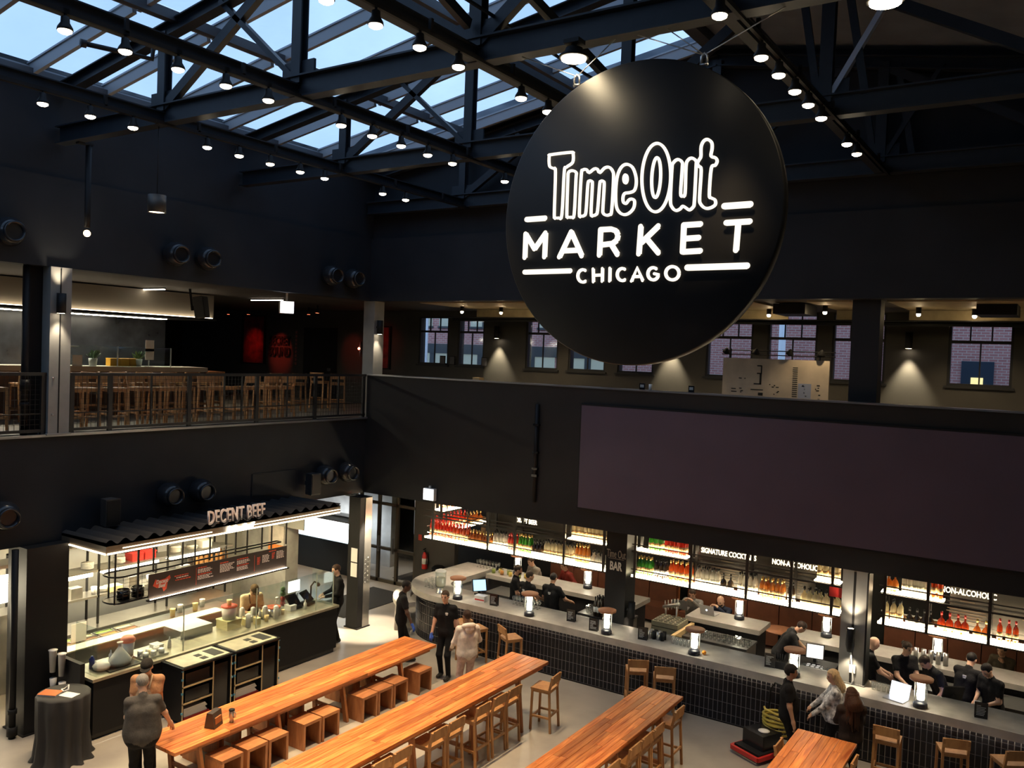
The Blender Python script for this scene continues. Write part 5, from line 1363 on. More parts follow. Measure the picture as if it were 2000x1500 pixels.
# ------------------------------------------------------------------ hanging bottle shelves
m_rack = mat('black_rack_bar', (.013,.013,.013), .45)
SHY, SHZ, SHZ2 = 16.62, 2.20, 2.745
def rack(name, x0, x1, label, tiers2, boards, posts):
    t = thing(name, label, 'shelf', (0, SHY, 0))
    b = MB(); b.box(x0,-.145,SHZ-.045,x1,.145,SHZ-.012); b.build('shelf_frame', m_rack, t)
    b = MB(); b.box(x0+.01,-.14,SHZ-.012,x1-.01,.14,SHZ); b.build('glow_panel', e_shelf, t)
    b = MB(); b.box(x0,-.155,SHZ-.034,x1,-.145,SHZ+.010); b.build('glow_edge', emitter('shelf_edge_glow', (1.0,.83,.54), 12.0), t)
    for (a, c) in tiers2:
        b = MB(); b.box(a,-.13,SHZ2-.03,c,.13,SHZ2-.012); b.build('upper_frame', m_rack, t)
        b = MB(); b.box(a+.01,-.125,SHZ2-.012,c-.01,.125,SHZ2); b.build('upper_glow_panel', e_shelf, t)
    b = MB()
    for y in (-.165, .145):
        b.box(x0,y,SHZ-.06,x1,y+.02,SHZ-.035); b.box(x0,y,SHZ+.12,x1,y+.018,SHZ+.142); b.box(x0,y,SHZ2-.055,x1,y+.022,SHZ2-.022)
        if y < 0: b.box(x0,y,SHZ2+.10,x1,y+.018,SHZ2+.12)
    b.build('rail', m_rack, t)
    for x in posts:
        for y in (-.165, .145):
            b = MB(); b.box(x-.026,y-.012,SHZ-.06,x+.026,y+.036,ZB); b.build('hanger', m_rack, t)
    for (a, c, head, k) in boards:
        b = MB(); b.box(a,.235,SHZ+.02,c,.255,3.12); mb_ = b.build('menu_panel', mat('grey_menu_panel', (.030,.027,.022), .6), t)
        b = MB(); b.box(a,.20,3.10,c,.23,3.12); b.build('panel_light', emitter('menu_panel_light', WARM2, 2.0), mb_)
        cx = (a+c)/2
        for (hx, txt) in head:
            text('menu_heading', txt, (hx,.228,2.88), FACE_MY, emitter('menu_heading_glow', (1.0,.82,.52), 3.0), mb_, size=.145, depth=.01, bold=.001, sx=.72)
            bb = MB(); r2 = random.Random(int(hx*100)+k)
            for i in range(8):
                w = r2.uniform(.12,.34); bb.box(hx-w,.230,2.72-.05*i,hx+w*.9,.235,2.732-.05*i)
            bb.build('menu_print', mat('dim_menu_print', (.12,.09,.06), .7), mb_)
    return t
rack('bottle_rack', -13.25, -8.26, 'hanging glowing bottle rack between the rounded bar end and the black pillar', [(-9.25,-8.28)], [(-11.7,-9.25,[(-10.55,'DRAFT BEER')],1)], [-13.0,-11.35,-10.6,-9.3,-8.32])
rack('bottle_rack', -7.66, -3.45, 'hanging glowing bottle rack between the black pillar and the steel column', [(-7.64,-6.45),(-3.95,-3.47)], [(-6.4,-4.0,[(-5.72,'SIGNATURE COCKTAILS'),(-4.40,'NON-ALCOHOLIC')],2)], [-7.58,-6.35,-5.2,-4.35,-3.6])
rack('bottle_rack', -2.80, 3.0, 'hanging glowing bottle rack beyond the steel column', [(-2.78,-1.75)], [(-1.7,1.5,[(-1.42,'NON-ALCOHOLIC'),(-.25,'SPIRITS')],3)], [-2.7,-2.0,-1.05,-.3,1.0])
# side run along the rounded end
t = thing('side_rack', 'glowing bottle rack turning back along the rounded end of the bar', 'shelf', (-13.35, 16.9, 0))
b = MB(); b.box(-.18,0,SHZ-.045,.18,2.2,SHZ-.012); b.box(-.18,0.2,SHZ2-.045,.18,2.2,SHZ2-.012); b.build('shelf_frame', m_rack, t)
b = MB(); b.box(-.17,.01,SHZ-.012,.17,2.19,SHZ); b.box(-.17,.21,SHZ2-.012,.17,2.19,SHZ2); b.build('glow_panel', e_shelf, t)
b = MB()
for x in (-.2,.18):
    for y in (.3,1.2,2.18): b.box(x,y,SHZ-.06,x+.02,y+.03,ZB)
    b.box(x,0,SHZ+.14,x+.015,2.2,SHZ+.155); b.box(x,.2,SHZ2+.13,x+.015,2.2,SHZ2+.145)
b.build('rail', m_rack, t)
# rear shelf of the island
t = thing('rear_rack', 'bottle rack hung over the far counter of the bar island', 'shelf', (0, 18.3, 0))
b = MB(); b.box(-12.6,-.15,SHZ2-.045,3,.15,SHZ2-.012); b.build('shelf_frame', m_rack, t)
b = MB(); b.box(-12.6,-.14,SHZ2-.012,3,.14,SHZ2); b.build('glow_panel', e_shelf, t)
b = MB()
for x in range(-12, 4, 2): b.box(x-.02,-.17,SHZ2-.06,x+.02,-.13,ZB); b.box(x-.02,.13,SHZ2-.06,x+.02,.17,ZB)
b.build('hanger', m_rack, t)

# ------------------------------------------------------------------ bottles
BT = {
 'clear': bottle_glass('clear_spirit', (.95,.92,.82)), 'amber': bottle_glass('amber_spirit', (.75,.34,.07)), 'red': bottle_glass('red_aperitif', (.72,.07,.03)),
 'orange': bottle_glass('orange_aperitif', (.85,.22,.04)), 'green': bottle_glass('green_liqueur', (.10,.42,.06)), 'dark': bottle_glass('dark_stout', (.04,.025,.015), .3), 'whisky': bottle_glass('red_whiskey', (.62,.13,.03)), 'cream': bottle_glass('cream_liqueur', (.95,.88,.62))}
shapes = {
 'tall': [(.001,0),(.036,0),(.038,.01),(.038,.19),(.030,.215),(.014,.24),(.013,.29)],
 'slim': [(.001,0),(.032,0),(.033,.01),(.033,.21),(.014,.26),(.012,.31)],
 'squat': [(.001,0),(.05,0),(.055,.02),(.055,.12),(.04,.155),(.014,.18),(.013,.25)],
 'round': [(.001,0),(.03,0),(.055,.04),(.055,.10),(.03,.14),(.013,.16),(.013,.23)]}
bproto = {}
def bottle(kind, shape, loc, label, group):
    key = (kind, shape)
    if key not in bproto:
        t = thing('bottle', label, 'bottle', loc, RND.uniform(0,6), group)
        pr = shapes[shape]; t.scale = (1.14,1.14,1.32)
        b = MB(); b.lathe(pr, n=10); b.build('glass_body', BT[kind], t)
        h = pr[-1][1]
        capm = m_red if kind in ('whisky','red') else (m_black if kind in ('clear','dark','cream') else mat('gold_cap', (.55,.38,.12), .35, metal=.7))
        b = MB(); b.lathe([(.016,h-.03),(.016,h+.012),(.001,h+.012)], n=8); b.build('cap', capm, t)
        rm = max(p[0] for p in pr)
        b = MB()
        z0, z1 = pr[3][1]*.30, pr[3][1]*.72
        b.lathe([(rm+.001,z0),(rm+.001,z1)], n=10); b.build('paper_label', {'clear': mat('bottle_label_pale', (.72,.68,.55), .6), 'dark': m_paper}.get(kind, mat('bottle_label_tan', (.55,.36,.18), .6)), t)
        bproto[key] = t
        return t
    return dup(bproto[key], loc, RND.uniform(0,6), label, group)
def brow(x0, x1, z, kind, shape, where, y=SHY, rows=2, step=.098, adj=None):
    n = max(1, int(round((x1-x0)/step)))
    lab = '%s %s bottle %s' % (adj or kind, {'tall':'straight','slim':'slim','squat':'squat','round':'round-bellied'}[shape], where); g = '%s bottles %s' % (adj or kind, where)
    for i in range(n):
        for r_ in range(rows):
            bottle(kind, shape, (x0 + (x1-x0)*(i+.5)/n + RND.uniform(-.012,.012), y - .012 + .098*r_ + RND.uniform(-.012,.012), z), lab, g)
W1 = 'on the glowing shelf between rounded bar end and pillar'; W2 = 'on the glowing shelf between pillar and steel column'; W3 = 'on the glowing shelf past the steel column'
brow(-13.2,-12.5,SHZ,'red','slim',W1,adj='red')
brow(-12.5,-12.0,SHZ,'whisky','tall',W1,adj='red-brown')
brow(-12.0,-11.35,SHZ,'amber','round',W1,adj='amber')
brow(-11.3,-10.95,SHZ,'clear','tall',W1,adj='clear')
brow(-10.9,-10.65,SHZ,'red','tall',W1,adj='bright red')
brow(-10.6,-10.25,SHZ,'green','slim',W1,adj='green')
brow(-10.2,-9.95,SHZ,'dark','squat',W1,adj='black')
brow(-9.9,-9.15,SHZ,'cream','tall',W1,adj='pale glowing')
brow(-9.1,-8.75,SHZ,'amber','slim',W1,adj='golden')
brow(-8.7,-8.3,SHZ,'clear','squat',W1,adj='clear')
brow(-9.2,-8.32,SHZ2,'cream','tall','on the upper shelf before the black pillar',adj='pale glowing')
brow(-7.6,-7.25,SHZ,'green','tall',W2,adj='green')
brow(-7.2,-6.92,SHZ,'dark','tall',W2,adj='black')
brow(-6.88,-6.35,SHZ,'orange','slim',W2,adj='orange-red')
brow(-6.3,-5.8,SHZ,'clear','tall',W2,adj='clear')
brow(-5.78,-5.48,SHZ,'dark','squat',W2,rows=1,adj='black',step=.13)
brow(-5.42,-5.05,SHZ,'clear','slim',W2,adj='slender clear')
brow(-5.0,-4.5,SHZ,'amber','tall',W2,adj='golden')
brow(-4.45,-4.3,SHZ,'dark','tall',W2,rows=1,adj='brown')
brow(-4.2,-3.5,SHZ,'cream','squat',W2,adj='pale glowing')
brow(-7.35,-7.05,SHZ2,'green','tall','on the upper shelf just past the pillar',adj='green')
brow(-7.0,-6.5,SHZ2,'red','tall','on the upper shelf just past the pillar',adj='red')
brow(-3.93,-3.5,SHZ2,'cream','tall','on the upper shelf before the steel column',adj='pale glowing')
brow(-2.75,-2.4,SHZ,'cream','tall',W3,rows=2,step=.11,adj='tall milky')
brow(-2.35,-1.9,SHZ,'dark','round',W3,rows=1,step=.12,adj='dark')
brow(-1.85,-1.35,SHZ,'whisky','squat',W3,rows=1,step=.14,adj='red-brown')
brow(-1.3,-1.05,SHZ,'amber','round',W3,rows=1,step=.13,adj='amber')
brow(-.95,-.6,SHZ,'whisky','tall',W3,rows=1,step=.12,adj='reddish')
brow(-.55,-.3,SHZ,'green','squat',W3,rows=1,step=.13,adj='green')
brow(-.28,.2,SHZ,'red','squat',W3,rows=1,step=.13,adj='red')
brow(-2.72,-2.5,SHZ2,'amber','squat','on the upper shelf just past the steel column',rows=1,step=.12,adj='amber')
brow(-2.45,-2.0,SHZ2,'clear','tall','on the upper shelf just past the steel column',adj='clear')
brow(-1.98,-1.78,SHZ2,'whisky','slim','on the upper shelf just past the steel column',adj='red-brown')
for k in range(14):
    for r_ in (0,1):
        bottle('red' if k < 9 else 'amber', 'slim' if k < 9 else 'round', (-13.42+.13*r_, 17.0+.145*k, SHZ), 'red or amber bottle on the side rack of the rounded bar end', 'bottles on the side rack, lower tier')
for k in range(12):
    bottle('orange' if k % 5 else 'cream', 'tall', (-13.35, 17.2+.16*k, SHZ2), 'glowing bottle on the upper tier of the side rack', 'bottles on the side rack, upper tier')
for k in range(20):
    bottle(('cream','clear','amber','green','red')[k*7 % 5], 'tall', (-12.3+.17*k, 18.3, SHZ2), 'bottle on the rack over the far bar counter', 'bottles on the rear rack')

# ------------------------------------------------------------------ lanterns on the bar
def make_lantern():
    t = thing('table_lantern', 'x', 'lantern')
    t.scale = (1.3,1.3,1.25)
    b = MB(); b.lathe([(.001,0),(.085,0),(.085,.05),(.075,.065),(.001,.066)], n=18); b.build('base', mat('navy_lamp_base', (.02,.022,.035), .4), t)
    b = MB(); b.lathe([(.078,.06),(.078,.36)], n=18); b.build('chimney', m_glass, t)
    b = MB(); b.lathe([(.001,.10),(.04,.10),(.05,.16),(.04,.24),(.055,.34),(.001,.345)], n=14); b.build('glow', e_lantern, t)
    b = MB(); b.lathe([(.08,.355),(.14,.365),(.145,.395),(.10,.41),(.001,.412)], n=22); b.build('lid', m_hat, t)
    b = MB()
    for k in range(3):
        a = 2*PI*k/3; b.cyl((.075*math.cos(a),.075*math.sin(a),.05),(.075*math.cos(a),.075*math.sin(a),.37),.005,n=5)
    b.build('rod', m_stain, t)
    return t
LN = None
for k, (x, y, z, lab) in enumerate([(-11.55,15.62,1.14,'beside the drink urn at the rounded end of the bar'),(-9.62,15.62,1.14,'on the bar before the two bartenders'),(-7.76,15.62,1.14,'on the bar before the black pillar'),(-5.88,15.62,1.14,'on the bar beside the orange'),(-4.02,15.68,1.14,'on the bar behind the man in black at the cart'),(-1.93,15.62,1.14,'on the bar beside the open laptop'),
        (-11.8,18.5,1.12,'on the far counter behind the bearded bartender'),(-9.75,18.5,1.12,'on the far counter before the maroon sweater'),(-5.97,18.5,1.12,'on the far counter beside the laptops'),(-4.12,18.5,1.12,'on the far counter behind the steel column'),(-2.03,18.5,1.12,'on the far counter beyond the bald bartender')]):
    l = 'glowing lantern with brown lid ' + lab
    if LN is None: LN = make_lantern(); LN.location = (x,y,z); LN['label'] = l; LN['group'] = 'bar lanterns'
    else: dup(LN, (x,y,z), RND.uniform(0,3), l, 'bar lanterns')
# menu cards, glassware and clutter on the bar
for k, (x, y, lab) in enumerate(((-10.62,15.72,'by the stemmed glasses'),(-8.72,15.85,'before the tray of glasses'),(-8.05,15.6,'beside the lantern at the pillar'),(-7.02,15.75,'just past the pillar'),(-4.5,15.85,'behind the man in black'),(-1.05,15.75,'before the towel bartender'),(-.30,15.8,'at the far right end of the bar'.replace('far right ','') ))):
    t = thing('menu_card', 'small black drinks card standing on the bar ' + lab, 'menu card', (x, y, 1.14), .15)
    b = MB(); b.bar((-.095,0,.13),(.095,0,.13),.015,.26); b.bar((-.095,.06,.12),(.095,.06,.12),.01,.24); b.build('card', m_gloss, t)
    b = MB(); r2 = random.Random(k)
    for i in range(7): b.box(-.07,-.012,.05+.025*i,-.07+r2.uniform(.06,.14),-.0085,.06+.025*i)
    b.build('print', mat('grey_card_print', (.4,.4,.4), .7), t)
m_gw2 = glass('tumbler_glass', (.93,.95,.93), .35)
GL = {}
def glassware(kind, loc, label, group):
    if kind not in GL:
        b = MB()
        if kind == 'wine': b.lathe([(.033,0),(.004,.01),(.004,.08),(.03,.11),(.036,.15),(.03,.19)], n=10)
        elif kind == 'pint': b.lathe([(.001,.004),(.03,0),(.042,.15)], n=10)
        else: b.lathe([(.001,.004),(.034,0),(.037,.095)], n=10)
        GL[kind] = tag(b.build('drinking_glass', m_gw2, loc=loc), label, 'glass', group); return GL[kind]
    o = GL[kind].copy(); COL.objects.link(o); o.location = loc; o['label'] = label; o['group'] = group; return o
for i in range(12): glassware('wine', (-12.75+.11*(i % 4), 15.95+.12*(i//4), 1.14), 'stemmed glass clustered at the rounded end of the bar', 'stemmed glasses at the bar end')
for i in range(16): glassware('wine', (-10.35+.09*(i % 8), 16.12+.1*(i//8), 1.14), 'stemmed glass in a double row along the bar edge', 'stemmed glasses along the bar edge')
for i in range(24): glassware('tumbler', (-9.45+.085*(i % 12), 16.42+.1*(i//12), .99), 'upturned tumbler on the rail before the bartenders', 'tumblers on the rail')
for i in range(24): glassware('pint', (-9.15+.1*(i % 8), 17.4+.11*(i//8), .90), 'upturned glass on the bench beside the pillar', 'glasses on the bench by the pillar')
for i in range(30): glassware('tumbler', (-6.75+.09*(i % 10), 17.42+.11*(i//10), .90), 'upturned glass on the steel door bench', 'glasses on the steel door bench')
for i in range(6): glassware('pint', (-6.45+.08*(i % 6), 15.95, 1.14), 'pint glass standing beside the orange on the bar', 'pint glasses by the orange')
for i in range(20): glassware('tumbler', (-4.1+.09*(i % 7), 16.5+.1*(i//7), .99), 'upturned tumbler on the rail by the steel column', 'tumblers by the steel column')
for i in range(5): glassware('pint', (-2.72+.085*i, 15.95, 1.14), 'pint glass beside the open laptop', 'pint glasses by the laptop')
b = MB(); b.box(-11.9,0,0,-8.4,.22,.02)
t = thing('glass_shelf', 'thin steel rail shelf holding tumblers behind the bar', 'shelf', (0, 16.36, .965))
b = MB(); b.box(-9.55,0,0,-8.35,.26,.02); b.build('board', m_stain, t)
t = thing('glass_shelf', 'thin steel rail shelf holding tumblers by the steel column', 'shelf', (0, 16.44, .965))
b = MB(); b.box(-4.2,0,0,-3.4,.32,.02); b.build('board', m_stain, t)
for x, y, lab in ((-6.1+.38, 15.72, 'on the bar beside the lantern'),):
    b = MB(); b.ball((0,0,.042),.042,14); tag(b.build('orange', mat('orange_peel', (.85,.30,.02), .5, bump=.1), loc=(x,y,1.14)), 'single orange ' + lab, 'fruit')
t = thing('banana_bunch', 'bunch of yellow bananas hanging at the bench end by the pillar', 'fruit', (-8.35, 17.25, .9))
for i in range(3):
    b = MB(); b.tube([(0,0,.34),(.03,-.05-.02*i,.27),(.035+.01*i,-.10-.03*i,.16),(.02,-.10-.03*i,.05)], [.008,.02,.022,.006], 7); b.build('banana', mat('banana_yellow', (.75,.55,.03), .5), t)
b = MB(); b.tube([(0,.05,0),(0,.08,.3),(0,.0,.36)], .01, 6); b.build('hook', m_stain, t)
t = thing('drink_urn', 'clear drink urn with chrome tap on the rounded end of the bar', 'drink dispenser', (-12.15, 15.75, 1.14))
b = MB(); b.lathe([(.001,0),(.10,0),(.10,.02),(.07,.05),(.07,.14)], n=18); b.build('stand', m_stain, t)
b = MB(); b.lathe([(.09,.14),(.125,.2),(.125,.5)], n=18); b.build('vessel', m_glass, t)
b = MB(); b.lathe([(.001,.16),(.085,.16),(.115,.21),(.115,.36),(.001,.36)], n=18); b.build('water', bottle_glass('cloudy_water', (.72,.70,.60), .6), t)
b = MB(); b.lathe([(.13,.5),(.13,.53),(.05,.56),(.001,.56)], n=18); b.build('lid', m_white, t)
b = MB(); b.box(-.13,-.09,0,.13,.09,.13); tb = tag(b.build('carton', m_white, loc=(-11.05,15.85,1.14), rz=.1), 'white cardboard carton on the bar beside the lantern', 'carton')
b = MB(); b.box(-.12,-.093,.03,.12,-.09,.06); b.build('red_print', m_red, tb)
def till(loc, rz, label, col):
    t = thing('till_screen', label, 'till', loc, rz)
    b = MB(); b.box(-.1,-.1,0,.1,.1,.03); b.bar((0,.02,.0),(0,.06,.22),.06,.04); b.build('stand', m_black, t)
    b = MB(); b.add([(-.17,-.03,.10),(.17,-.03,.10),(.17,.07,.36),(-.17,.07,.36),(-.17,.0,.09),(.17,.0,.09),(.17,.10,.35),(-.17,.10,.35)], [(0,1,2,3),(7,6,5,4),(0,4,5,1),(1,5,6,2),(2,6,7,3),(3,7,4,0)]); b.build('monitor', m_black, t)
    b = MB(); b.add([(-.15,-.034,.115),(.15,-.034,.115),(.15,.062,.345),(-.15,.062,.345)], [(0,1,2,3)]); b.build('display', emitter('till_' + label[:5], col, 1.2), t)
    return t
till((-11.35, 16.2, 1.14), .9, 'glowing blue till screen on the bar near the lantern', (.35,.62,.9))
till((-4.0, 17.1, .98), .2, 'white till screen beside the steel column', (1.0,.95,.85))
till((-1.55, 16.45, 1.0), -2.6, 'dark till with blue light behind the bar lantern', (.08,.15,.9))
t = thing('till_cabinet', 'low black cabinet carrying the till behind the bar by the steel column', 'cabinet', (-4.0, 17.1, 0)); b = MB(); b.box(-.4,-.3,0,.4,.3,.98); b.build('body', m_black, t); b = MB(); b.box(-.36,-.305,.1,.36,-.3,.9); b.build('door', m_gloss, t)
b = MB(); b.box(-.22,-.3,0,.22,.3,.98)
t = thing('laptop', 'open laptop with bright white screen on the bar past the steel column', 'laptop', (-2.32, 15.72, 1.14), -.25)
b = MB(); b.box(-.17,-.12,0,.17,.12,.015); b.build('keyboard_deck', mat('silver_case', (.5,.5,.52), .35, metal=.6), t)
b = MB(); b.add([(-.17,.12,.015),(.17,.12,.015),(.17,.20,.24),(-.17,.20,.24)], [(0,1,2,3)]); b.add([(-.17,.13,.01),(.17,.13,.01),(.17,.21,.24),(-.17,.21,.24)], [(3,2,1,0)]); b.build('screen_shell', mat('silver_case'), t)
b = MB(); b.add([(-.16,.117,.02),(.16,.117,.02),(.16,.195,.232),(-.16,.195,.232)], [(0,1,2,3)]); b.build('display', emitter('laptop_white', (.85,.9,1.0), 3.0), t)
for k, (x, lab, rz) in enumerate(((-7.30,'dark laptop opened before the grey sweater man',PI+.15), (-6.62,'silver laptop with a glowing emblem before the bearded man',PI-.1))):
    t = thing('laptop', lab, 'laptop', (x, 18.45, 1.12), rz)
    mt_ = mat('dark_case', (.09,.09,.09), .4) if k == 0 else mat('silver_case')
    b = MB(); b.box(-.17,-.12,0,.17,.12,.015); b.build('keyboard_deck', mt_, t)
    b = MB(); b.add([(-.17,.12,.0),(.17,.12,.0),(.17,.20,.23),(-.17,.20,.23),(-.17,.13,.0),(.17,.13,.0),(.17,.21,.23),(-.17,.21,.23)], [(0,1,2,3),(7,6,5,4),(0,4,5,1),(1,5,6,2),(2,6,7,3),(3,7,4,0)]); b.build('screen_shell', mt_, t)
    if k: b = MB(); b.lathe([(.001,0),(.02,0)], n=10, c=(0,.18,.12), axis=(0,1,-.3)); b.build('emblem', emitter('laptop_emblem', (.9,.95,1.0), 3.0), t)
t = thing('glass_crate', 'olive grey plastic glass rack on the bar bench past the pillar', 'crate', (-7.15, 17.0+.45, .9))
b = MB(); b.box(-.3,-.3,0,.3,.3,.10); b.box(-.3,-.3,.12,.3,.3,.22); b.build('crate_tier', mat('olive_crate', (.22,.20,.13), .6), t)
b = MB()
for i in range(5):
    for j in range(5): b.lathe([(.001,.222),(.045,.222),(.045,.24),(.001,.24)], n=8, c=(-.23+.115*i,-.23+.115*j,0))
b.build('cell', mat('olive_crate_dark', (.12,.11,.08), .6), t)
for i in range(14):
    bottle('dark', 'slim', (-8.75+.085*(i % 5), 17.0+.1*(i//5), 1.0), 'dark wine bottle with red cap in the box by the pillar', 'wine bottles in the box by the pillar')
t = thing('bottle_box', 'dark box of wine bottles behind the bar by the pillar', 'box', (-8.58, 17.1, 0)); b = MB(); b.box(-.28,-.2,.72,.28,.22,.995); b.build('box', m_black, t); b = MB(); b.box(-.25,-.17,0,.25,.17,.72); b.build('stand', m_bench, t)
for i in range(8): 
    b = MB(); b.lathe([(.001,0),(.04,0),(.04,.16),(.001,.16)], n=10); tag(b.build('shaker', m_black if i % 2 else m_stain, loc=(-6.95+.09*(i % 4), 15.95+.1*(i//4), 1.14)), 'cocktail shaker grouped on the bar past the pillar', 'shaker', 'shakers past the pillar')
for i in range(6):
    b = MB(); b.lathe([(.001,0),(.045,0),(.045,.24),(.001,.24)], n=10); tag(b.build('coffee_flask', m_stain, loc=(-2.5+.13*i, 18.2, 1.12)), 'steel flask in a row on the far counter', 'flask', 'flasks on the far counter')
t = thing('garnish_caddy', 'black caddy of napkins and straws on the bar by the man in black', 'caddy', (-4.35, 15.95, 1.14))
b = MB(); b.box(-.13,-.08,0,.13,.08,.13); b.build('box', m_black, t)
b = MB()
for i in range(5): b.cyl((-.08+.04*i,0,.1),(-.09+.045*i,.01,.26),.007,n=5)
b.build('straw', m_black, t)
t = thing('beer_tap', 'row of chrome beer taps on the drain return beside the pillar', 'beer tap', (-7.22, 17.78, .9)); t.scale = (.62,.62,.9)
b = MB(); b.tube([(-.5,.3,.35),(.35,-.35,.62)], .045, 10); b.build('tap_pipe', m_stain, t)
b = MB()
for i in range(5):
    u = i/4; p = V(-.4,.2,.37).lerp(V(.28,-.28,.58), u); b.cyl(p, p+V(.05,-.08,-.06), .012, n=6); b.cyl(p, p+V(0,0,.16), .016, .02, n=8)
b.build('tap_handle', m_stain, t)
b = MB(); b.cyl((-.35,.18,0),(-.35,.18,.4),.03,n=10); b.cyl((.22,-.22,0),(.22,-.22,.56),.03,n=10); b.build('tap_leg', m_stain, t)
for k, (x, y) in enumerate(((-14.25,18.35),(-13.85,18.42))):
    t = thing('waste_bin', 'tall black waste bin by the fire extinguisher, %s from the wall' % ORD[k], 'bin', (x, y, 0))
    b = MB(); b.lathe([(.001,0),(.17,0),(.19,.85),(.18,.85)], n=18); b.build('body', m_gloss, t)
    b = MB(); b.lathe([(.195,.85),(.195,.89),(.12,.95),(.001,.96)], n=18); b.build('lid', m_black, t)
for k in range(9):
    t = thing('garnish_jar', 'jar of cut fruit on the far counter, %s from the rounded bar end' % ORD[k], 'jar', (-12.3+.13*k, 18.15+.12*(k % 2), 1.12), group='garnish jars')
    b = MB(); b.lathe([(.001,0),(.05,0),(.052,.13),(.05,.14)], n=12); b.build('glass_body', m_gw2, t)
    b = MB(); b.lathe([(.001,.005),(.045,.005),(.045,.10),(.001,.11)], n=10); b.build('fruit', [mat('lime_slices', (.30,.38,.06), .6), mat('lemon_slices', (.70,.50,.08), .6), mat('orange_slices', (.65,.25,.04), .6)][k % 3], t)
for i in range(14): glassware('wine', (-12.95+.10*(i % 7), 18.35+.12*(i//7), 1.14), 'stemmed glass at the back of the rounded bar end', 'stemmed glasses at the back of the bar end')
for i in range(12): glassware('pint', (-5.9+.1*(i % 6), 17.4+.12*(i//6), .90), 'goblet on the end of the steel door bench', 'goblets on the steel door bench')
# booth side: banquettes, round tables, boards
for k, (x0, x1) in enumerate(((-12.2,-8.4),(-8.1,-4.2),(-3.4,.5))):
    t = thing('banquette', 'brown leather banquette beyond the bar, %s from the rounded end' % ORD[k], 'banquette', (x0, 20.3, 0)); L_ = x1-x0
    b = MB(); b.box(0,0,.1,L_,.6,.46); b.build('seat', m_leather, t)
    n_ = int(L_/.65)
    for i in range(n_):
        b = MB(); b.box(L_*i/n_+.01,.55,.46,L_*(i+1)/n_-.01,.72,1.15); b.build('back_cushion', m_leather, t)
    b = MB(); b.box(0,.72,0,L_,.8,1.18); b.build('back_panel', m_boxwood, t)
for k, (x, y, c) in enumerate(((-5.35,19.5,m_hat),(-4.55,19.3,mat('pink_table', (.45,.28,.24), .5)),(-1.55,19.3,mat('lit_table', (.6,.42,.28), .5)),(-11.45,19.12,m_hat))):
    t = thing('pedestal_table', ['brown round table beyond the bearded laptop man','pinkish round table beyond the bending bartender','round table with a white dish beyond the bartenders','brown round table before the striped sweater'][k], 'table', (x, y, 0))
    b = MB(); b.lathe([(.001,.74),(.33,.74),(.34,.755),(.33,.77),(.001,.77)], n=28); b.build('table_top', c, t)
    b = MB(); b.cyl((0,0,.02),(0,0,.74),.035,n=10); b.build('pedestal', m_black, t)
    b = MB(); b.lathe([(.22,0),(.22,.015),(.04,.03)], n=18); b.build('foot', m_black, t)
b = MB(); b.lathe([(.10,0),(.20,.06),(.19,.06),(.09,.01),(.001,.01)], n=16); tag(b.build('white_dish', m_white, loc=(-1.55,19.3,.77)), 'white dish on the round table beyond the bartenders', 'dish')
t = thing('food_poster', 'grid of food photographs on the dark wall beyond the rounded bar end', 'poster', (-15.0, 21.38, 1.15))
for i in range(3):
    for j in range(2):
        b = MB(); b.box(.42*i,-.02,.34*j,.42*i+.39,0,.34*j+.31); b.build('photo', mat('food_photo_%d' % ((i+j) % 2), [(.55,.30,.12),(.62,.42,.22)][(i+j) % 2], .5, noise=.6, nscale=9), t)
t = thing('beer_board', 'pale blue board lettered BEER beyond the rounded bar end', 'board', (-16.6, 20.1, 1.2))
b = MB(); b.box(0,0,0,1.3,.04,1.5); b.build('board', mat('pale_blue_board', (.30,.34,.38), .5), t)
text('lettering', 'BEER', (.75,-.01,.85), FACE_MY, m_black, t, size=.42, depth=.01, bold=.012, sx=.7)
b = MB(); b.box(.1,0,-1.2,.16,.04,0); b.box(1.14,0,-1.2,1.2,.04,0); b.build('leg', m_black, t)
# warm ceiling downlights over the bar island
for k, x in enumerate((-12.6,-10.9,-9.2,-6.6,-5.0,-3.7,-2.0,-.3)):
    t = thing('recessed_downlight', 'recessed downlight over the bar work aisle, %s from the rounded end' % ORD[k], 'ceiling light', (x, 17.25, ZB+.02))
    b = MB(); b.lathe([(.001,-.004),(.05,-.004)], n=12); b.build('lens', emitter('downlight_lens', WARM2, 12.0), t)
    b = MB(); b.lathe([(.05,-.006),(.07,-.006),(.07,0)], n=12); b.build('ring', m_black, t)
    spot('beam', (0,0,-.02), (0,0,-3), 125, WARM2, 100, .7, .05, t)
for k, x in enumerate((-11.0,-7.0,-3.0)):
    t = thing('recessed_downlight', 'recessed downlight over the booths, %s from the rounded end' % ORD[k], 'ceiling light', (x, 19.6, ZB+.02))
    b = MB(); b.lathe([(.001,-.004),(.05,-.004)], n=12); b.build('lens', emitter('downlight_lens', WARM2, 12.0), t)
    b = MB(); b.lathe([(.05,-.006),(.07,-.006),(.07,0)], n=12); b.build('ring', m_black, t)
    spot('beam', (0,0,-.02), (0,0,-3), 125, WARM2, 100, .7, .05, t)
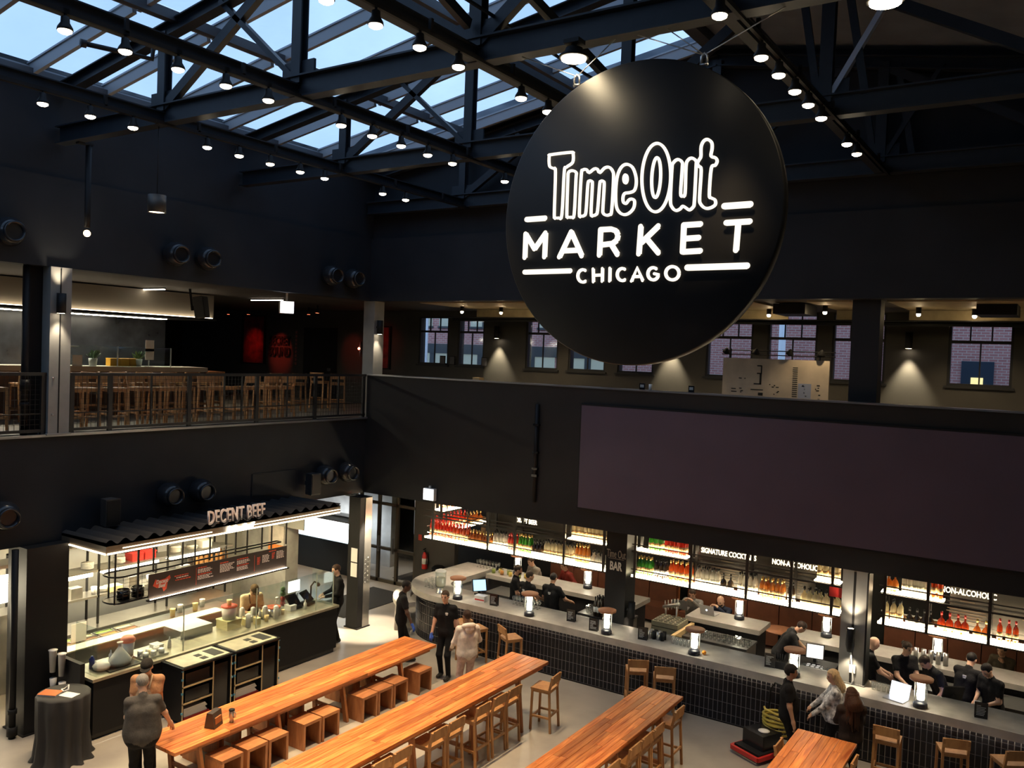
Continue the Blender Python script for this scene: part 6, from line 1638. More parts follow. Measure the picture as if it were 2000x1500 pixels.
# ------------------------------------------------------------------ long communal tables
def table(x0, x1, y0, y1, h, legs, label, seed):
    t = thing('communal_table', label, 'table', ((x0+x1)/2, y0, 0))
    w = x1-x0; r2 = random.Random(seed); n = 7; sw = w/n
    for i in range(n):
        y = -r2.uniform(.2,1.2); a = 0.0
        while a < y1-y0-.05:
            e = min(y1-y0, a + r2.uniform(.9,2.0)) if a > 0 else min(y1-y0, r2.uniform(.5,1.6))
            if y1-y0-e < .35: e = y1-y0
            dz = r2.uniform(-.0015,.0015)
            b = MB(); g = .0015
            X0, X1 = -w/2+i*sw+g, -w/2+(i+1)*sw-g; Y0, Y1 = -(e-a)/2+g, (e-a)/2-g; c_ = .004
            b.add([(X0,Y0,-.055),(X1,Y0,-.055),(X1,Y1,-.055),(X0,Y1,-.055),(X0,Y0,-c_),(X1,Y0,-c_),(X1,Y1,-c_),(X0,Y1,-c_),(X0+c_,Y0+c_,0),(X1-c_,Y0+c_,0),(X1-c_,Y1-c_,0),(X0+c_,Y1-c_,0)],
                  [(0,3,2,1),(0,1,5,4),(1,2,6,5),(2,3,7,6),(3,0,4,7),(4,5,9,8),(5,6,10,9),(6,7,11,10),(7,4,8,11),(8,9,10,11)])
            b.build('plank', m_tablewood, t, loc=(0, (a+e)/2, h+dz))
            a = e
    b = MB(); b.box(-w/2+.04,.15,h-.11,-w/2+.08,y1-y0-.15,h-.056); b.box(w/2-.08,.15,h-.11,w/2-.04,y1-y0-.15,h-.056); b.build('side_rail', m_boxwood, t)
    for ly in legs:
        yy = ly-y0
        for sx in (-1, 1):
            for sy in (-1, 1):
                if sy == 1 and ly == legs[0]: continue
            b = MB(); b.bar((sx*(w/2-.03), yy, 0), (sx*(w/2-.07), yy-.10, h-.056), .09, .05); b.build('leg', m_boxwood, t)
        b = MB(); b.bar((-w/2+.06, yy-.08, h-.14), (w/2-.06, yy-.08, h-.14), .05, .07); b.build('cross_bar', m_boxwood, t)
        b = MB(); b.bar((-w/2+.05, yy-.02, .18), (w/2-.05, yy-.02, .18), .04, .06); b.build('cross_bar', m_boxwood, t)
    return t
table(-11.55,-10.70,7.70,13.80,.75,[12.84,11.27,9.77,8.25],'long low orange pine table with box stools, beside the beef carts',1)
table(-8.81,-7.98,6.5,13.72,1.05,[12.87,11.49,9.95,8.4],'long high orange pine table with a row of bar stools, in the middle',2)
table(-6.10,-5.33,7.5,13.74,1.05,[13.0,11.4,9.8],'high orange pine table ending below the middle of the bar',3)
table(-3.40,-2.52,9.5,13.68,1.05,[13.0,11.4],'high orange pine table ending at the two women by the bar',4)
# box stools
def make_box():
    t = thing('box_stool', 'x', 'stool')
    b = MB(); b.box(-.20,-.20,.40,.20,.20,.45); b.build('seat', m_boxwood, t)
    b = MB(); b.box(-.20,-.20,0,.20,-.155,.40); b.build('side_panel', m_boxwood, t)
    b = MB(); b.box(-.20,.155,0,.20,.20,.40); b.build('side_panel', m_boxwood, t)
    b = MB(); b.box(-.16,-.155,.30,-.13,.155,.40); b.build('rail', m_boxwood, t)
    return t
BX = None
pos = [(-10.68,13.20,'standing free at the far end of the low table')] + [(-10.66,y,'under the bar side of the low table, %s from the far end' % ORD[k]) for k, y in enumerate((12.45,12.02,11.60,10.62,10.19,9.46,9.03,8.55))] + \
      [(-11.62,y,'under the kiosk side of the low table, %s from the far end' % ORD[k]) for k, y in enumerate((12.5,12.0,10.7,10.25,9.3,8.85))]
for k, (x, y, lab) in enumerate(pos):
    l = 'brown box stool ' + lab
    if BX is None: BX = make_box(); BX.location = (x,y,0); BX['label'] = l; BX['group'] = 'box stools'
    else: dup(BX, (x,y,0), 0, l, 'box stools')
# bar stools at the high tables; a stool faces the table (-x) with its back toward +x
for k, y in enumerate((12.37,11.93,11.44,10.72,10.27,9.42,8.98)):
    stool(-8.06, y, PI/2, 'oak bar stool tucked under the middle high table, %s from its far end' % ORD[k], 'stools along the middle table')
stool(-7.80, 13.30, PI/2+.12, 'oak bar stool standing clear at the far corner of the middle high table', 'stools along the middle table')
for k, y in enumerate((13.32,12.50,12.08,11.64,10.92)):
    stool(-5.44, y, PI/2, 'oak bar stool at the high table below the bar middle, %s from its far end' % ORD[k], 'stools along the third table')
stool(-3.32, 13.12, -PI/2, 'oak bar stool at the last high table on the side of the black cart', 'stools at the last table')
stool(-2.68, 13.24, PI/2, 'oak bar stool at the last high table behind the long haired woman', 'stools at the last table')
stool(-6.86, 15.19, .55, 'oak bar stool pushed to the bar, first past the middle high table', 'stools at the bar front')
stool(-6.28, 15.17, .45, 'oak bar stool pushed to the bar, second past the middle high table', 'stools at the bar front')
stool(-9.78, 15.18, -.55, 'oak bar stool turned at the bar behind the white hooded man', 'stools at the bar front')
stool(-10.72, 15.22, -.4, 'oak bar stool at the bar beside the white hooded man', 'stools at the bar front')
stool(-11.22, 15.30, -.3, 'oak bar stool at the bar half hidden by the man in black polo', 'stools at the bar front')
stool(-2.30, 14.96, .05, 'oak bar stool at the bar just past the long haired woman', 'stools at the bar front')
stool(-1.38, 15.17, .35, 'oak bar stool at the bar before the dark drinks card', 'stools at the bar front')
stool(-.60, 15.28, .6, 'oak bar stool at the bar, last one in sight', 'stools at the bar front')
# things on the low table
t = thing('napkin_holder', 'dark slanted napkin box on the low table', 'napkin holder', (-11.02, 8.62, .752), .35)
b = MB(); b.add([(-.09,-.12,0),(.09,-.12,0),(.09,.12,0),(-.09,.12,0),(-.05,-.12,.24),(.05,-.12,.24),(.05,.12,.24),(-.05,.12,.24)], [(0,3,2,1),(4,5,6,7),(0,1,5,4),(1,2,6,5),(2,3,7,6),(3,0,4,7)]); b.build('box', mat('brown_black_box', (.045,.035,.03), .35), t)
b = MB(); b.box(.055,-.08,.06,.085,.08,.16); b.build('napkin', m_boxwood, t)
t = thing('travel_mug', 'steel travel mug with handle on the low table', 'mug', (-10.92, 8.88, .752))
b = MB(); b.lathe([(.001,0),(.032,0),(.034,.06),(.045,.085),(.046,.19),(.04,.2)], n=16); b.build('body', m_stain, t)
b = MB(); b.lathe([(.047,.185),(.047,.205),(.03,.215),(.001,.215)], n=16); b.build('lid', m_black, t)
b = MB(); b.tube([(.045,0,.18),(.09,0,.17),(.09,0,.10),(.045,0,.09)], .009, 6); b.build('handle', m_stain, t)
# hand truck with hoses
t = thing('hand_truck', 'red and black hand truck loaded with yellow hose beside the bar', 'hand truck', (-4.20, 14.86, 0), -.45)
b = MB(); b.tube([(-.30,.30,.05),(-.30,.36,.95),(-.22,.38,1.08),(.22,.38,1.08),(.30,.36,.95),(.30,.30,.05)], .018, 8); b.build('frame', m_black, t)
b = MB(); b.bar((-.30,-.55,.10),(-.30,.30,.12),.05,.07); b.bar((.30,-.55,.10),(.30,.30,.12),.05,.07); b.bar((-.30,-.55,.10),(.30,-.55,.10),.05,.07); b.build('red_rail', m_red, t)
b = MB(); b.box(-.28,-.5,.12,.28,.25,.16); b.build('deck', m_black, t)
b = MB(); b.box(-.24,-.35,.16,.22,.1,.42); b.build('tool_case', m_gloss, t)
b = MB(); b.lathe([(.09,0),(.10,.01),(.06,.02),(.001,.015)], n=16, c=(.05,-.15,.42)); b.build('dial', m_white, t)
m_hose = mat('yellow_hose', (.50,.38,.05), .5)
for i in range(5):
    pts = [(.27*math.cos(a)*(1+.05*math.sin(3*a+i)), .22+.17*math.sin(a), .36+.06*i+.02*math.sin(2*a+i)) for a in [2*PI*k/20 for k in range(20)]]
    b = MB(); b.tube(pts, .022, 7, closed=True); b.build('hose', m_hose, t)
b = MB(); b.tube([(-.28,.2,.66),(-.1,.02,.72),(.15,.05,.70),(.28,.25,.76)], .02, 7); b.build('hose', m_hose, t)
for sx in (-.25,.25):
    b = MB(); b.cyl((sx-.03,.30,.09),(sx+.03,.30,.09),.09,n=16); b.build('wheel', m_black, t)
# ------------------------------------------------------------------ people
def surfnet(F, org, h):
    """surface nets on a sampled distance field: vertices, quads, cell index per vertex"""
    S = F < 0
    nx, ny, nz = F.shape
    c = np.zeros((nx-1, ny-1, nz-1), int)
    for i in (0,1):
        for j in (0,1):
            for k in (0,1):
                c += S[i:nx-1+i, j:ny-1+j, k:nz-1+k]
    act = (c > 0) & (c < 8)
    idx = -np.ones(act.shape, int); cells = np.argwhere(act); idx[act] = np.arange(len(cells))
    acc = np.zeros((len(cells), 3)); cnt = np.zeros(len(cells))
    I, J, K = cells.T
    cor = [(i,j,k) for i in (0,1) for j in (0,1) for k in (0,1)]
    for a in cor:
        for ax in range(3):
            if a[ax] == 0:
                b_ = list(a); b_[ax] = 1
                fa = F[I+a[0], J+a[1], K+a[2]]; fb = F[I+b_[0], J+b_[1], K+b_[2]]
                m_ = (fa < 0) != (fb < 0)
                t = np.where(m_, fa/np.where(fa == fb, 1, fa-fb), 0)
                for q in range(3):
                    acc[:, q] += np.where(m_, a[q] + (t if q == ax else 0), 0)
                cnt += m_
    v = (cells + acc/np.maximum(cnt, 1)[:, None])*h + np.array(org)
    quads = []
    for ax in range(3):
        o1, o2 = (ax+1) % 3, (ax+2) % 3
        sl0 = [slice(None)]*3; sl1 = [slice(None)]*3
        sl0[ax] = slice(0, -1); sl1[ax] = slice(1, None)
        sl0[o1] = sl1[o1] = slice(1, -1); sl0[o2] = sl1[o2] = slice(1, -1)
        A, B = S[tuple(sl0)], S[tuple(sl1)]
        e = np.argwhere(A != B)
        if not len(e): continue
        p = e.copy(); p[:, o1] += 1; p[:, o2] += 1
        flip = A[tuple(e.T)]
        def cell(d1, d2):
            q = p.copy(); q[:, o1] += d1; q[:, o2] += d2
            return idx[tuple(q.T)]
        q_ = np.stack([cell(-1,-1), cell(0,-1), cell(0,0), cell(-1,0)], 1)
        q_[~flip] = q_[~flip][:, ::-1]
        quads.append(q_)
    return v, np.concatenate(quads), cells

def cone_sdf(X, a, b_, r0, r1):
    a = np.array(a); d = np.array(b_) - a; L2 = max(d @ d, 1e-9)
    P_ = X - a; t = np.clip((P_ @ d)/L2, 0, 1)
    return np.linalg.norm(P_ - t[..., None]*d, axis=-1) - (r0 + (r1-r0)*t)
def ell_sdf(X, c, r, Rm):
    q = (X - np.array(c)) @ Rm          # into head frame
    r = np.array(r); k = np.linalg.norm(q/r, axis=-1)
    return (k-1)*r.min()
def smooth3(pts, n=3):
    P = [Vector(p) for p in pts]; out = []
    for i in range(len(P)-1):
        p0, p1, p2, p3 = P[max(i-1,0)], P[i], P[i+1], P[min(i+2,len(P)-1)]
        for k in range(n):
            t = k/n; out.append(.5*((2*p1) + (p2-p0)*t + (2*p0-5*p1+4*p2-p3)*t*t + (3*p1-p0-3*p2+p3)*t*t*t))
    return out + [P[-1]]
def ik(a, t, l1, l2, pole):
    a, t, pole = V(*a), V(*t), V(*pole)
    d = t-a; L = min(d.length, (l1+l2)*.995)
    d = d.normalized(); x = (l1*l1 - l2*l2 + L*L)/(2*L); y = math.sqrt(max(l1*l1 - x*x, 0))
    p = (pole - d*pole.dot(d))
    p = p.normalized() if p.length > 1e-4 else V(0,0,1)
    return a + d*x + p*y, a + d*L

SKIN = {'light': (.60,.36,.25), 'tan': (.45,.25,.155), 'brown': (.20,.105,.06), 'dark': (.075,.04,.026)}
def cloth(name, c, rough=.85):
    if 'floral' in name: return mat('cloth_'+name, c, rough, noise=.85, nscale=16, bump=.2)
    return mat('cloth_'+name, c, rough, noise=.18, nscale=14, bump=.25, bscale=45, spec=.12)
BLK = ('black', (.013,.013,.014))

def person(label, loc, yaw, skin='light', top=BLK, bottom=BLK, sleeves='short', hair='short', haircol=(.03,.02,.015), beard=None,
           H=1.74, lean=0.0, side=0.0, twist=0.0, head=(0,0), lh=None, rh=None, seated=False, feet=None, fat=1.0, gloves=None, apron=None, cap=None, hood=False, skirtcoat=False, step=.0145, logo=None, drop=0.0):
    """faces +y in its own frame, +x is its own right hand side"""
    t = thing('person', label, 'person', loc, yaw)
    s = H/1.74
    pel = V(0, 0, (.93 if not seated else .56)*s - drop)
    sp = Matrix.Rotation(-lean, 3, 'X') @ Matrix.Rotation(side, 3, 'Y')
    tw = sp @ Matrix.Rotation(twist, 3, 'Z')
    up = sp @ V(0,0,1); rt = tw @ V(1,0,0); fw = tw @ V(0,1,0)
    chest = pel + up*.36*s; shc = pel + up*.49*s; neck = pel + up*.56*s
    hm = tw @ Matrix.Rotation(head[0], 3, 'Z') @ Matrix.Rotation(head[1], 3, 'X')
    hd = neck + (sp @ V(0,.02,.06))*s + (hm @ V(0,.015,.10))*s
    Hm = np.array(hm)
    shL, shR = shc - rt*.175*s, shc + rt*.175*s
    bones = []      # (label, a, b, r0, r1)
    TOP, BOT, SKN, SHO, GLV, APR = 0, 1, 2, 3, 4, 5
    f = fat
    for k in (-1, 1):
        bones.append((BOT, pel+rt*.07*k*s, pel+rt*.07*k*s+up*.06*s, .115*f, .11*f))
        bones.append((TOP, pel+rt*.065*k*f*s+up*.07*s, chest+rt*.075*k*s, .112*f, .118*(.5+.5*f)))
        bones.append((TOP, chest+rt*.075*k*s, shc+rt*.10*k*s-up*.01, .115*(.5+.5*f), .075))
    bones.append((TOP, pel+up*.02*s-rt*.06, pel+up*.02*s+rt*.06, .122*f, .122*f))
    if f > 1.1: bones.append((TOP, pel+up*.12*s+fw*.05, pel+up*.25*s+fw*.04, .13*f, .12*f))
    bones.append((TOP, shL+up*.0, shR+up*.0, .066, .066))
    bones.append((TOP, shc-up*.02, neck-up*.01, .085, .062))
    bones.append((SKN, neck-up*.03, hd-V(*(hm @ V(0,.01,.04)))*s, .056, .052))
    # arms
    hands = []
    for sgn_, sh, tgt in ((-1, shL, lh), (1, shR, rh)):
        if tgt is None: tgt = (sgn_*.25, .05, .80*s - drop + (-.25 if seated else 0))
        tg = V(*tgt)
        el, wr = ik(sh, tg, .285*s, .255*s, V(sgn_*.5, -.7, -.55))
        hd_dir = (wr-el).normalized()
        if sleeves == 'long':
            bones += [(TOP, sh, el, .062, .05), (TOP, el, wr, .05, .037)]
        else:
            bones += [(TOP, sh, sh.lerp(el,.62), .066, .06), (SKN, sh.lerp(el,.5), el, .043, .039), (SKN, el, wr, .040, .027)]
        hl = GLV if gloves else SKN
        kn = wr + hd_dir*.085*s
        hx = hd_dir.cross(V(0,0,1)); hx = hx.normalized() if hx.length > .1 else V(1,0,0)
        for q in (-.018, .018): bones.append((hl, wr+hx*q*.5, kn+hx*q, .022, .021))
        hands.append((sgn_, wr, kn, hd_dir, hx, hl))
    # legs
    for k, sgn_ in enumerate((-1, 1)):
        hip = pel + rt*.09*sgn_*s - up*.02
        if seated: ft = V(sgn_*.12, .42, .09) if feet is None else V(*feet[k])
        else: ft = V(sgn_*.105, 0, .09) if feet is None else V(*feet[k])
        kn, an = ik(hip, ft, .43*s, .42*s, V(0,1,.15))
        bones += [(BOT, hip, kn, .088*(.6+.4*f), .064), (BOT, kn, an, .064, .05), (SHO, an-V(0,.03,.035), an+V(0,.15,-.045), .045, .038)]
        if k == 0: pass
    # head
    lo = np.array([1e9]*3); hi = -lo
    for _, a, b_, r0, r1 in bones:
        for q, r in ((a, r0), (b_, r1)):
            lo = np.minimum(lo, np.array(q)-r); hi = np.maximum(hi, np.array(q)+r)
    lo = np.minimum(lo, np.array(hd)-.15)-.04; hi = np.maximum(hi, np.array(hd)+.15)+.04
    n = np.ceil((hi-lo)/step).astype(int)+1
    G = np.stack(np.meshgrid(*[lo[i]+step*np.arange(n[i]) for i in range(3)], indexing='ij'), -1)
    D = {}
    for lb, a, b_, r0, r1 in bones:
        bl = np.minimum(np.array(a), np.array(b_)) - max(r0, r1) - .09; bh = np.maximum(np.array(a), np.array(b_)) + max(r0, r1) + .09
        i0 = np.clip(((bl-lo)/step).astype(int), 0, n); i1 = np.clip(((bh-lo)/step).astype(int)+1, 0, n)
        sl = tuple(slice(i0[q], i1[q]) for q in range(3))
        d = cone_sdf(G[sl], a, b_, r0, r1)
        if lb not in D: D[lb] = np.full(G.shape[:3], .5)
        k_ = .035; cur = D[lb][sl]; hmx = np.clip(.5+.5*(cur-d)/k_, 0, 1)
        D[lb][sl] = cur + (d-cur)*hmx - k_*hmx*(1-hmx)
    def headpart(c, r): return ell_sdf(G, np.array(hd) + Hm @ np.array(c)*s, np.array(r)*s, Hm)
    hs = [headpart((0,-.008,.03), (.075,.094,.088)), headpart((0,.022,-.035), (.058,.070,.078)), headpart((0,.088,-.012), (.013,.022,.026)),
          headpart((-.076,-.005,-.005), (.014,.02,.032)), headpart((.076,-.005,-.005), (.014,.02,.032))]
    dh = hs[0]
    for d in hs[1:]:
        k_ = .03 if d is hs[1] else .012; q = np.clip(.5+.5*(dh-d)/k_, 0, 1); dh = dh + (d-dh)*q - k_*q*(1-q)
    D[SKN] = np.minimum(D.get(SKN, np.full(G.shape[:3], .5)), dh)
    labs = sorted(D); st = np.stack([D[l] for l in labs]); 
    F = st[0]
    for d in st[1:]:
        k_ = .02; q = np.clip(.5+.5*(F-d)/k_, 0, 1); F = F + (d-F)*q - k_*q*(1-q)
    v, fq, cells = surfnet(F, lo, step)
    lab = np.array(labs)[st.argmin(0)]
    vl = lab[tuple(cells.T)]
    mats = [cloth(*top), cloth(*bottom), mat('skin_'+skin, SKIN[skin], .5), mat('shoe_black', (.015,.014,.013), .5), cloth('glove_blue', (.05,.12,.50), .5), cloth('apron', (.02,.018,.016)), mat('eye_dark', (.02,.012,.01), .3), mat('lip_'+skin, tuple(c*.6 for c in SKIN[skin]), .5)]
    mb = MB(); mb.v = [tuple(q) for q in v]; mb.f = [tuple(q) for q in fq]; mb.m = [int(vl[q[0]]) for q in fq]; mb.sm = [True]*len(fq)
    # fingers, thumbs, eyes, mouth belong to the same mesh
    for sgn_, wr, kn, hdv, hx, hl in hands:
        nr = hdv.cross(hx)
        down = nr if nr.z < 0 else -nr
        for i, ln in enumerate((.068,.078,.072,.056)):
            b0 = kn + hx*(-.03+.02*i); b1 = b0 + hdv*ln*.55 + down*.008; b2 = b1 + hdv*ln*.35 + down*.026
            mb.tube([b0-hdv*.02, b1, b2], [.0105,.0095,.0075], 6, hl)
        th = wr.lerp(kn,.35) - hx*.03*(1 if hx.x*sgn_ > 0 else -1)
        mb.tube([th, th + hdv*.035 + down*.012 - hx*.02*(1 if hx.x*sgn_ > 0 else -1), th + hdv*.065 + down*.022 - hx*.02*(1 if hx.x*sgn_ > 0 else -1)], [.013,.011,.009], 6, hl)
    for k in (-1, 1):
        mb.ball(hd + hm @ (V(.032*k,.079,.006)*s), .011*s, 8, 6, sc=(1.3,.7,.8))
        mb.bar(hd + hm @ (V(.016*k,.088,.027)*s), hd + hm @ (V(.05*k,.074,.027)*s), .008, .008, 6)
    mb.ball(hd + hm @ (V(0,.083,-.062)*s), .02*s, 8, 7, sc=(1.2,.35,.3))
    body = mb.build('body', mats, t)
    # hair
    def sub(name, fn, mt, st_=.011, pad=.16, centre=None, ext=None):
        c0 = np.array(centre if centre is not None else hd); e = np.array(ext if ext is not None else (pad,pad,pad))
        nn = np.ceil(2*e/st_).astype(int)+1
        g = np.stack(np.meshgrid(*[c0[i]-e[i]+st_*np.arange(nn[i]) for i in range(3)], indexing='ij'), -1)
        Fh = fn(g)
        if not (Fh < 0).any(): return None
        vv, ff, _ = surfnet(Fh, c0-e, st_)
        m2 = MB(); m2.v = [tuple(q) for q in vv]; m2.f = [tuple(q) for q in ff]; m2.m = [0]*len(ff); m2.sm = [True]*len(ff)
        return m2.build(name, mt, t)
    hl_ = lambda g: (g - np.array(hd)) @ Hm / s
    hmat = mat('hair_%.2f_%.2f' % haircol[:2], haircol, .5, noise=.35, nscale=30, vec=(3,3,.6), bump=.4, bscale=60, spec=.2)
    def skull(q, c, r): k = np.linalg.norm((q-np.array(c))/np.array(r), axis=-1); return (k-1)*min(r)*s
    if hair in ('short', 'bun', 'curly'):
        gx = .014 if hair == 'curly' else .0
        def fn(g):
            q = hl_(g); d = skull(q, (0,-.012,.035), (.083+gx,.102+gx,.095+gx))
            face = np.maximum(-(q[...,1]-.035-.25*(q[...,2]-.02)), -(.066-q[...,2]))*-1
            face = np.minimum(q[...,1]-.045, .068-q[...,2])
            nape = -.055 - q[...,2]
            side_ = np.minimum(.012-q[...,2], q[...,1]+.03)
            return np.maximum(np.maximum(d, face*s), np.maximum(nape*s, side_*s))
        sub('hair', fn, hmat)
        if hair == 'bun':
            b = MB(); b.ball(hd + hm @ (V(0,-.11,.05)*s), .045, 10); b.build('hair_bun', hmat, t)
    elif hair in ('long', 'bob'):
        low = -.14 if hair == 'long' else -.20
        def fn(g):
            q = hl_(g); d = skull(q, (0,-.015,.03), (.092,.110,.105))
            q2 = q*np.array([1,1.35,1]); drop_ = cone_sdf(q2, (0,-.05,.03), (0,-.15,low), .095, .14 if hair == 'long' else .11)*s*.8
            d = np.minimum(d, np.maximum(drop_, (low-.09-q[...,2])*s))
            face = np.minimum(q[...,1]-.03, .072-q[...,2])
            return np.maximum(d, face*s)
        sub('hair', fn, hmat, .014, centre=np.array(hd)-Hm[:,2]*.15, ext=(.24,.26,.42))
        if hair == 'long':
            b = MB(); r3 = random.Random(4)
            for i in range(22):
                a = -1.75 + 3.5*i/21; x0, y0 = .082*math.sin(a), -.025-.085*math.cos(a)
                pts = [(x0,y0,.05),(x0*1.2,y0*1.1,-.08),(x0*1.45+r3.uniform(-.02,.02),y0*1.15,-.24),(x0*1.5+r3.uniform(-.03,.03),y0*1.15-.01,-.40),(x0*1.4+r3.uniform(-.04,.04),y0*1.1,-.52+r3.uniform(-.05,.05))]
                b.tube([hd + hm @ (V(*p)*s) for p in smooth3(pts)], [.026,.028,.029,.03,.03,.03,.029,.028,.026,.024,.02,.014,.006][:13], 6)
            b.build('hair_lock', hmat, t)
    elif hair == 'fringe':
        def fn(g):
            q = hl_(g); d = skull(q, (0,-.012,.035), (.078,.098,.09)); return np.maximum(d, np.maximum((q[...,2]-.03)*s, np.maximum((q[...,1]-.02)*s, (-.05-q[...,2])*s)))
        sub('hair', fn, hmat)
    if beard:
        bm = mat('hair_%.2f_%.2f' % beard[:2], beard, .6)
        sub('beard', lambda g: np.maximum(skull(hl_(g), (0,.030,-.058), (.060,.068,.066)), np.maximum((hl_(g)[...,2]+.045)*s, (.03-hl_(g)[...,1])*s)), bm)
    if cap:
        cm = cloth('cap_%.2f' % cap[0], cap)
        def fc_(g):
            q = hl_(g); return np.maximum(skull(q, (0,-.01,.04), (.09,.107,.092)), (.035-q[...,2])*s)
        o = sub('cap', fc_, cm)
        b = MB(); pts = [(.075*math.cos(a)*1.0, .08+.085*math.sin(a)) for a in [PI*k/10 for k in range(11)]]
        vs = [hd + hm @ (V(x,y,.043)*s) for x, y in pts] + [hd + hm @ (V(x,y,.051)*s) for x, y in pts]; N_ = len(pts)
        b.add(vs, [tuple(range(N_))[::-1], tuple(range(N_,2*N_))] + [(k,(k+1) % N_,(k+1) % N_+N_,k+N_) for k in range(N_)])
        b.build('cap_brim', cm, t)
    if hood:
        b = MB(); c0 = neck - fw*.06 + up*.0
        b.tube([c0 + rt*.10*math.cos(a) + fw*(.02+.085*math.sin(a)) + up*(.03*math.sin(a+PI)) for a in [2*PI*k/16 for k in range(16)]], [.035+.018*(1-math.sin(2*PI*k/16))/2 for k in range(16)], 8, closed=True)
        b.ball(c0 - fw*.06 - up*.04, .085, 12, sc=(1.1,.6,1.0)); b.build('hood', cloth(*top), t)
    if apron:
        am = cloth('apron_%.2f' % apron[0], apron); b = MB(); vs = []; nu, nv = 9, 8
        for j in range(nv+1):
            z = -.38 + .80*j/nv; half = .95 if j < 5 else .95-.16*(j-4)
            for i in range(nu+1):
                a = -half + 2*half*i/nu; rx, ry = (.205*f, .150*f+.012) if z > -.1 else (.215*f, .165*f+.012)
                vs.append(pel + up*(z*s) + rt*(rx*math.sin(a)) + fw*(ry*math.cos(a)+.012 + (.02 if f > 1.1 else 0)))
        b.add(vs, [(j*(nu+1)+i, j*(nu+1)+i+1, (j+1)*(nu+1)+i+1, (j+1)*(nu+1)+i) for j in range(nv) for i in range(nu)], 0, True); b.build('apron', am, t)
        b = MB()
        for k in (-1, 1): b.tube([pel+up*.42*s+rt*.07*k+fw*.15*f, shc+rt*.075*k+up*.07+fw*.04, shc+rt*.05*k+up*.06-fw*.06, chest-rt*.03*k-fw*.125*f], .012, 6)
        b.build('apron_strap', am, t)
    if logo:
        b = MB(); dv = fw if logo == 'front' else -fw; c0 = chest + up*.05 + (rt*-.075 if logo == 'front' else V(0,0,0)) + dv*.1285
        b.bar(c0-rt*.03, c0+rt*.03, .012, .03); b.bar(c0-rt*.022-up*.03, c0+rt*.022-up*.03, .012, .014); b.build('shirt_logo', m_paper, t)
    return t

GREY = ('charcoal', (.075,.070,.066)); TAN = ('tan', (.42,.22,.115)); CREAM = ('cream', (.62,.50,.33)); WHT = ('white', (.72,.64,.56)); PINK = ('pale_pink', (.50,.36,.32)); NAVY = ('navy', (.02,.025,.045)); MAROON = ('maroon', (.16,.025,.02)); GREYS = ('mid_grey', (.16,.155,.15)); FLOR = ('blue_white_floral', (.60,.62,.70))
P_ = person
P_('person in a charcoal shirt seen from behind, standing at the end of the low table', (-11.12, 7.45, 0), 1.0, 'light', GREY, BLK, 'short', 'short', (.24,.225,.205), fat=1.5, H=1.84, head=(.2,-.45), lh=(-.20,.30,1.02), rh=(.40,.25,1.0))
P_('person in a tan shirt and backward dark cap facing the charcoal shirted one', (-11.86, 8.02, 0), 1.0+PI-.25, 'light', TAN, BLK, 'short', 'short', (.03,.02,.015), H=1.80, fat=1.35, head=(0,-.45), lh=(-.10,.28,1.02), rh=(.12,.30,1.05), apron=(.55,.42,.28), cap=(.03,.027,.024))
P_('cook in a cream shirt, brown cap and dark apron bent over the beef counter', (-14.60, 12.25, 0), -PI/2-.35, 'tan', CREAM, BLK, 'short', 'short', H=1.72, lean=.30, head=(0,-.5), lh=(-.10,.42,1.10), rh=(.10,.42,1.10), apron=(.03,.025,.022), cap=(.10,.07,.04))
P_('person in black standing at the end of the beef counter', (-13.95, 14.25, 0), 2.6, 'light', BLK, BLK, 'long', 'short', (.05,.03,.02), H=1.76, head=(0,-.25), lh=(-.12,.30,1.10), rh=(.12,.30,1.10))
P_('person in black with blue gloves walking between the corner column and the low table', (-11.90, 14.08, 0), -.75, 'dark', BLK, BLK, 'short', 'short', (.012,.01,.01), H=1.78, lean=.06, head=(-.2,-.15), lh=(-.26,.10,.85), rh=(.36,.20,.95), gloves=True, feet=[(-.1,.18,.09),(.1,-.15,.10)])
P_('person in a black polo shirt leaning a gloved hand on the low table', (-10.64, 14.05, 0), -2.95, 'light', BLK, BLK, 'short', 'short', (.05,.028,.018), H=1.80, head=(.1,-.12), side=.05, lh=(-.26,.0,.86), rh=(.29,.16,.80), gloves=True, logo='front', feet=[(-.1,.05,.09),(.12,-.05,.09)])
P_('person in a white hooded sweatshirt and pale trousers seen from behind beside the black polo', (-9.60, 13.35, 0), .95, 'brown', WHT, PINK, 'long', 'short', (.035,.018,.012), H=1.74, fat=1.18, head=(.15,-.15), lh=(-.22,.26,1.0), rh=(.26,.28,1.02), hood=True)
P_('bearded bartender in black facing the far counter', (-10.92, 17.05, 0), -1.1, 'tan', BLK, BLK, 'short', 'short', beard=(.03,.018,.012), H=1.74, head=(.2,-.2), lh=(-.1,.3,1.05), rh=(.15,.3,1.05))
P_('bartender in black seen from behind beside the bearded one', (-10.45, 16.85, 0), -.25, 'tan', BLK, BLK, 'short', 'short', (.03,.02,.015), H=1.70, head=(-.5,-.2), logo='back', lh=(-.1,.35,1.0), rh=(.2,.35,1.05))
P_('bartender in a black shirt seen from behind reaching toward the glasses', (-9.88, 17.0, 0), .05, 'tan', BLK, BLK, 'short', 'short', (.015,.01,.008), H=1.72, head=(.1,-.3), logo='back', lh=(-.25,.3,1.0), rh=(.34,.32,1.08))
P_('seated guest in a grey striped sweater beyond the far counter', (-11.9, 19.75, 0), PI-.4, 'light', ('stripe_grey', (.30,.27,.23)), BLK, 'long', 'short', (.08,.05,.03), seated=True, lean=.35, lh=(-.05,.45,.85), rh=(.15,.42,.85))
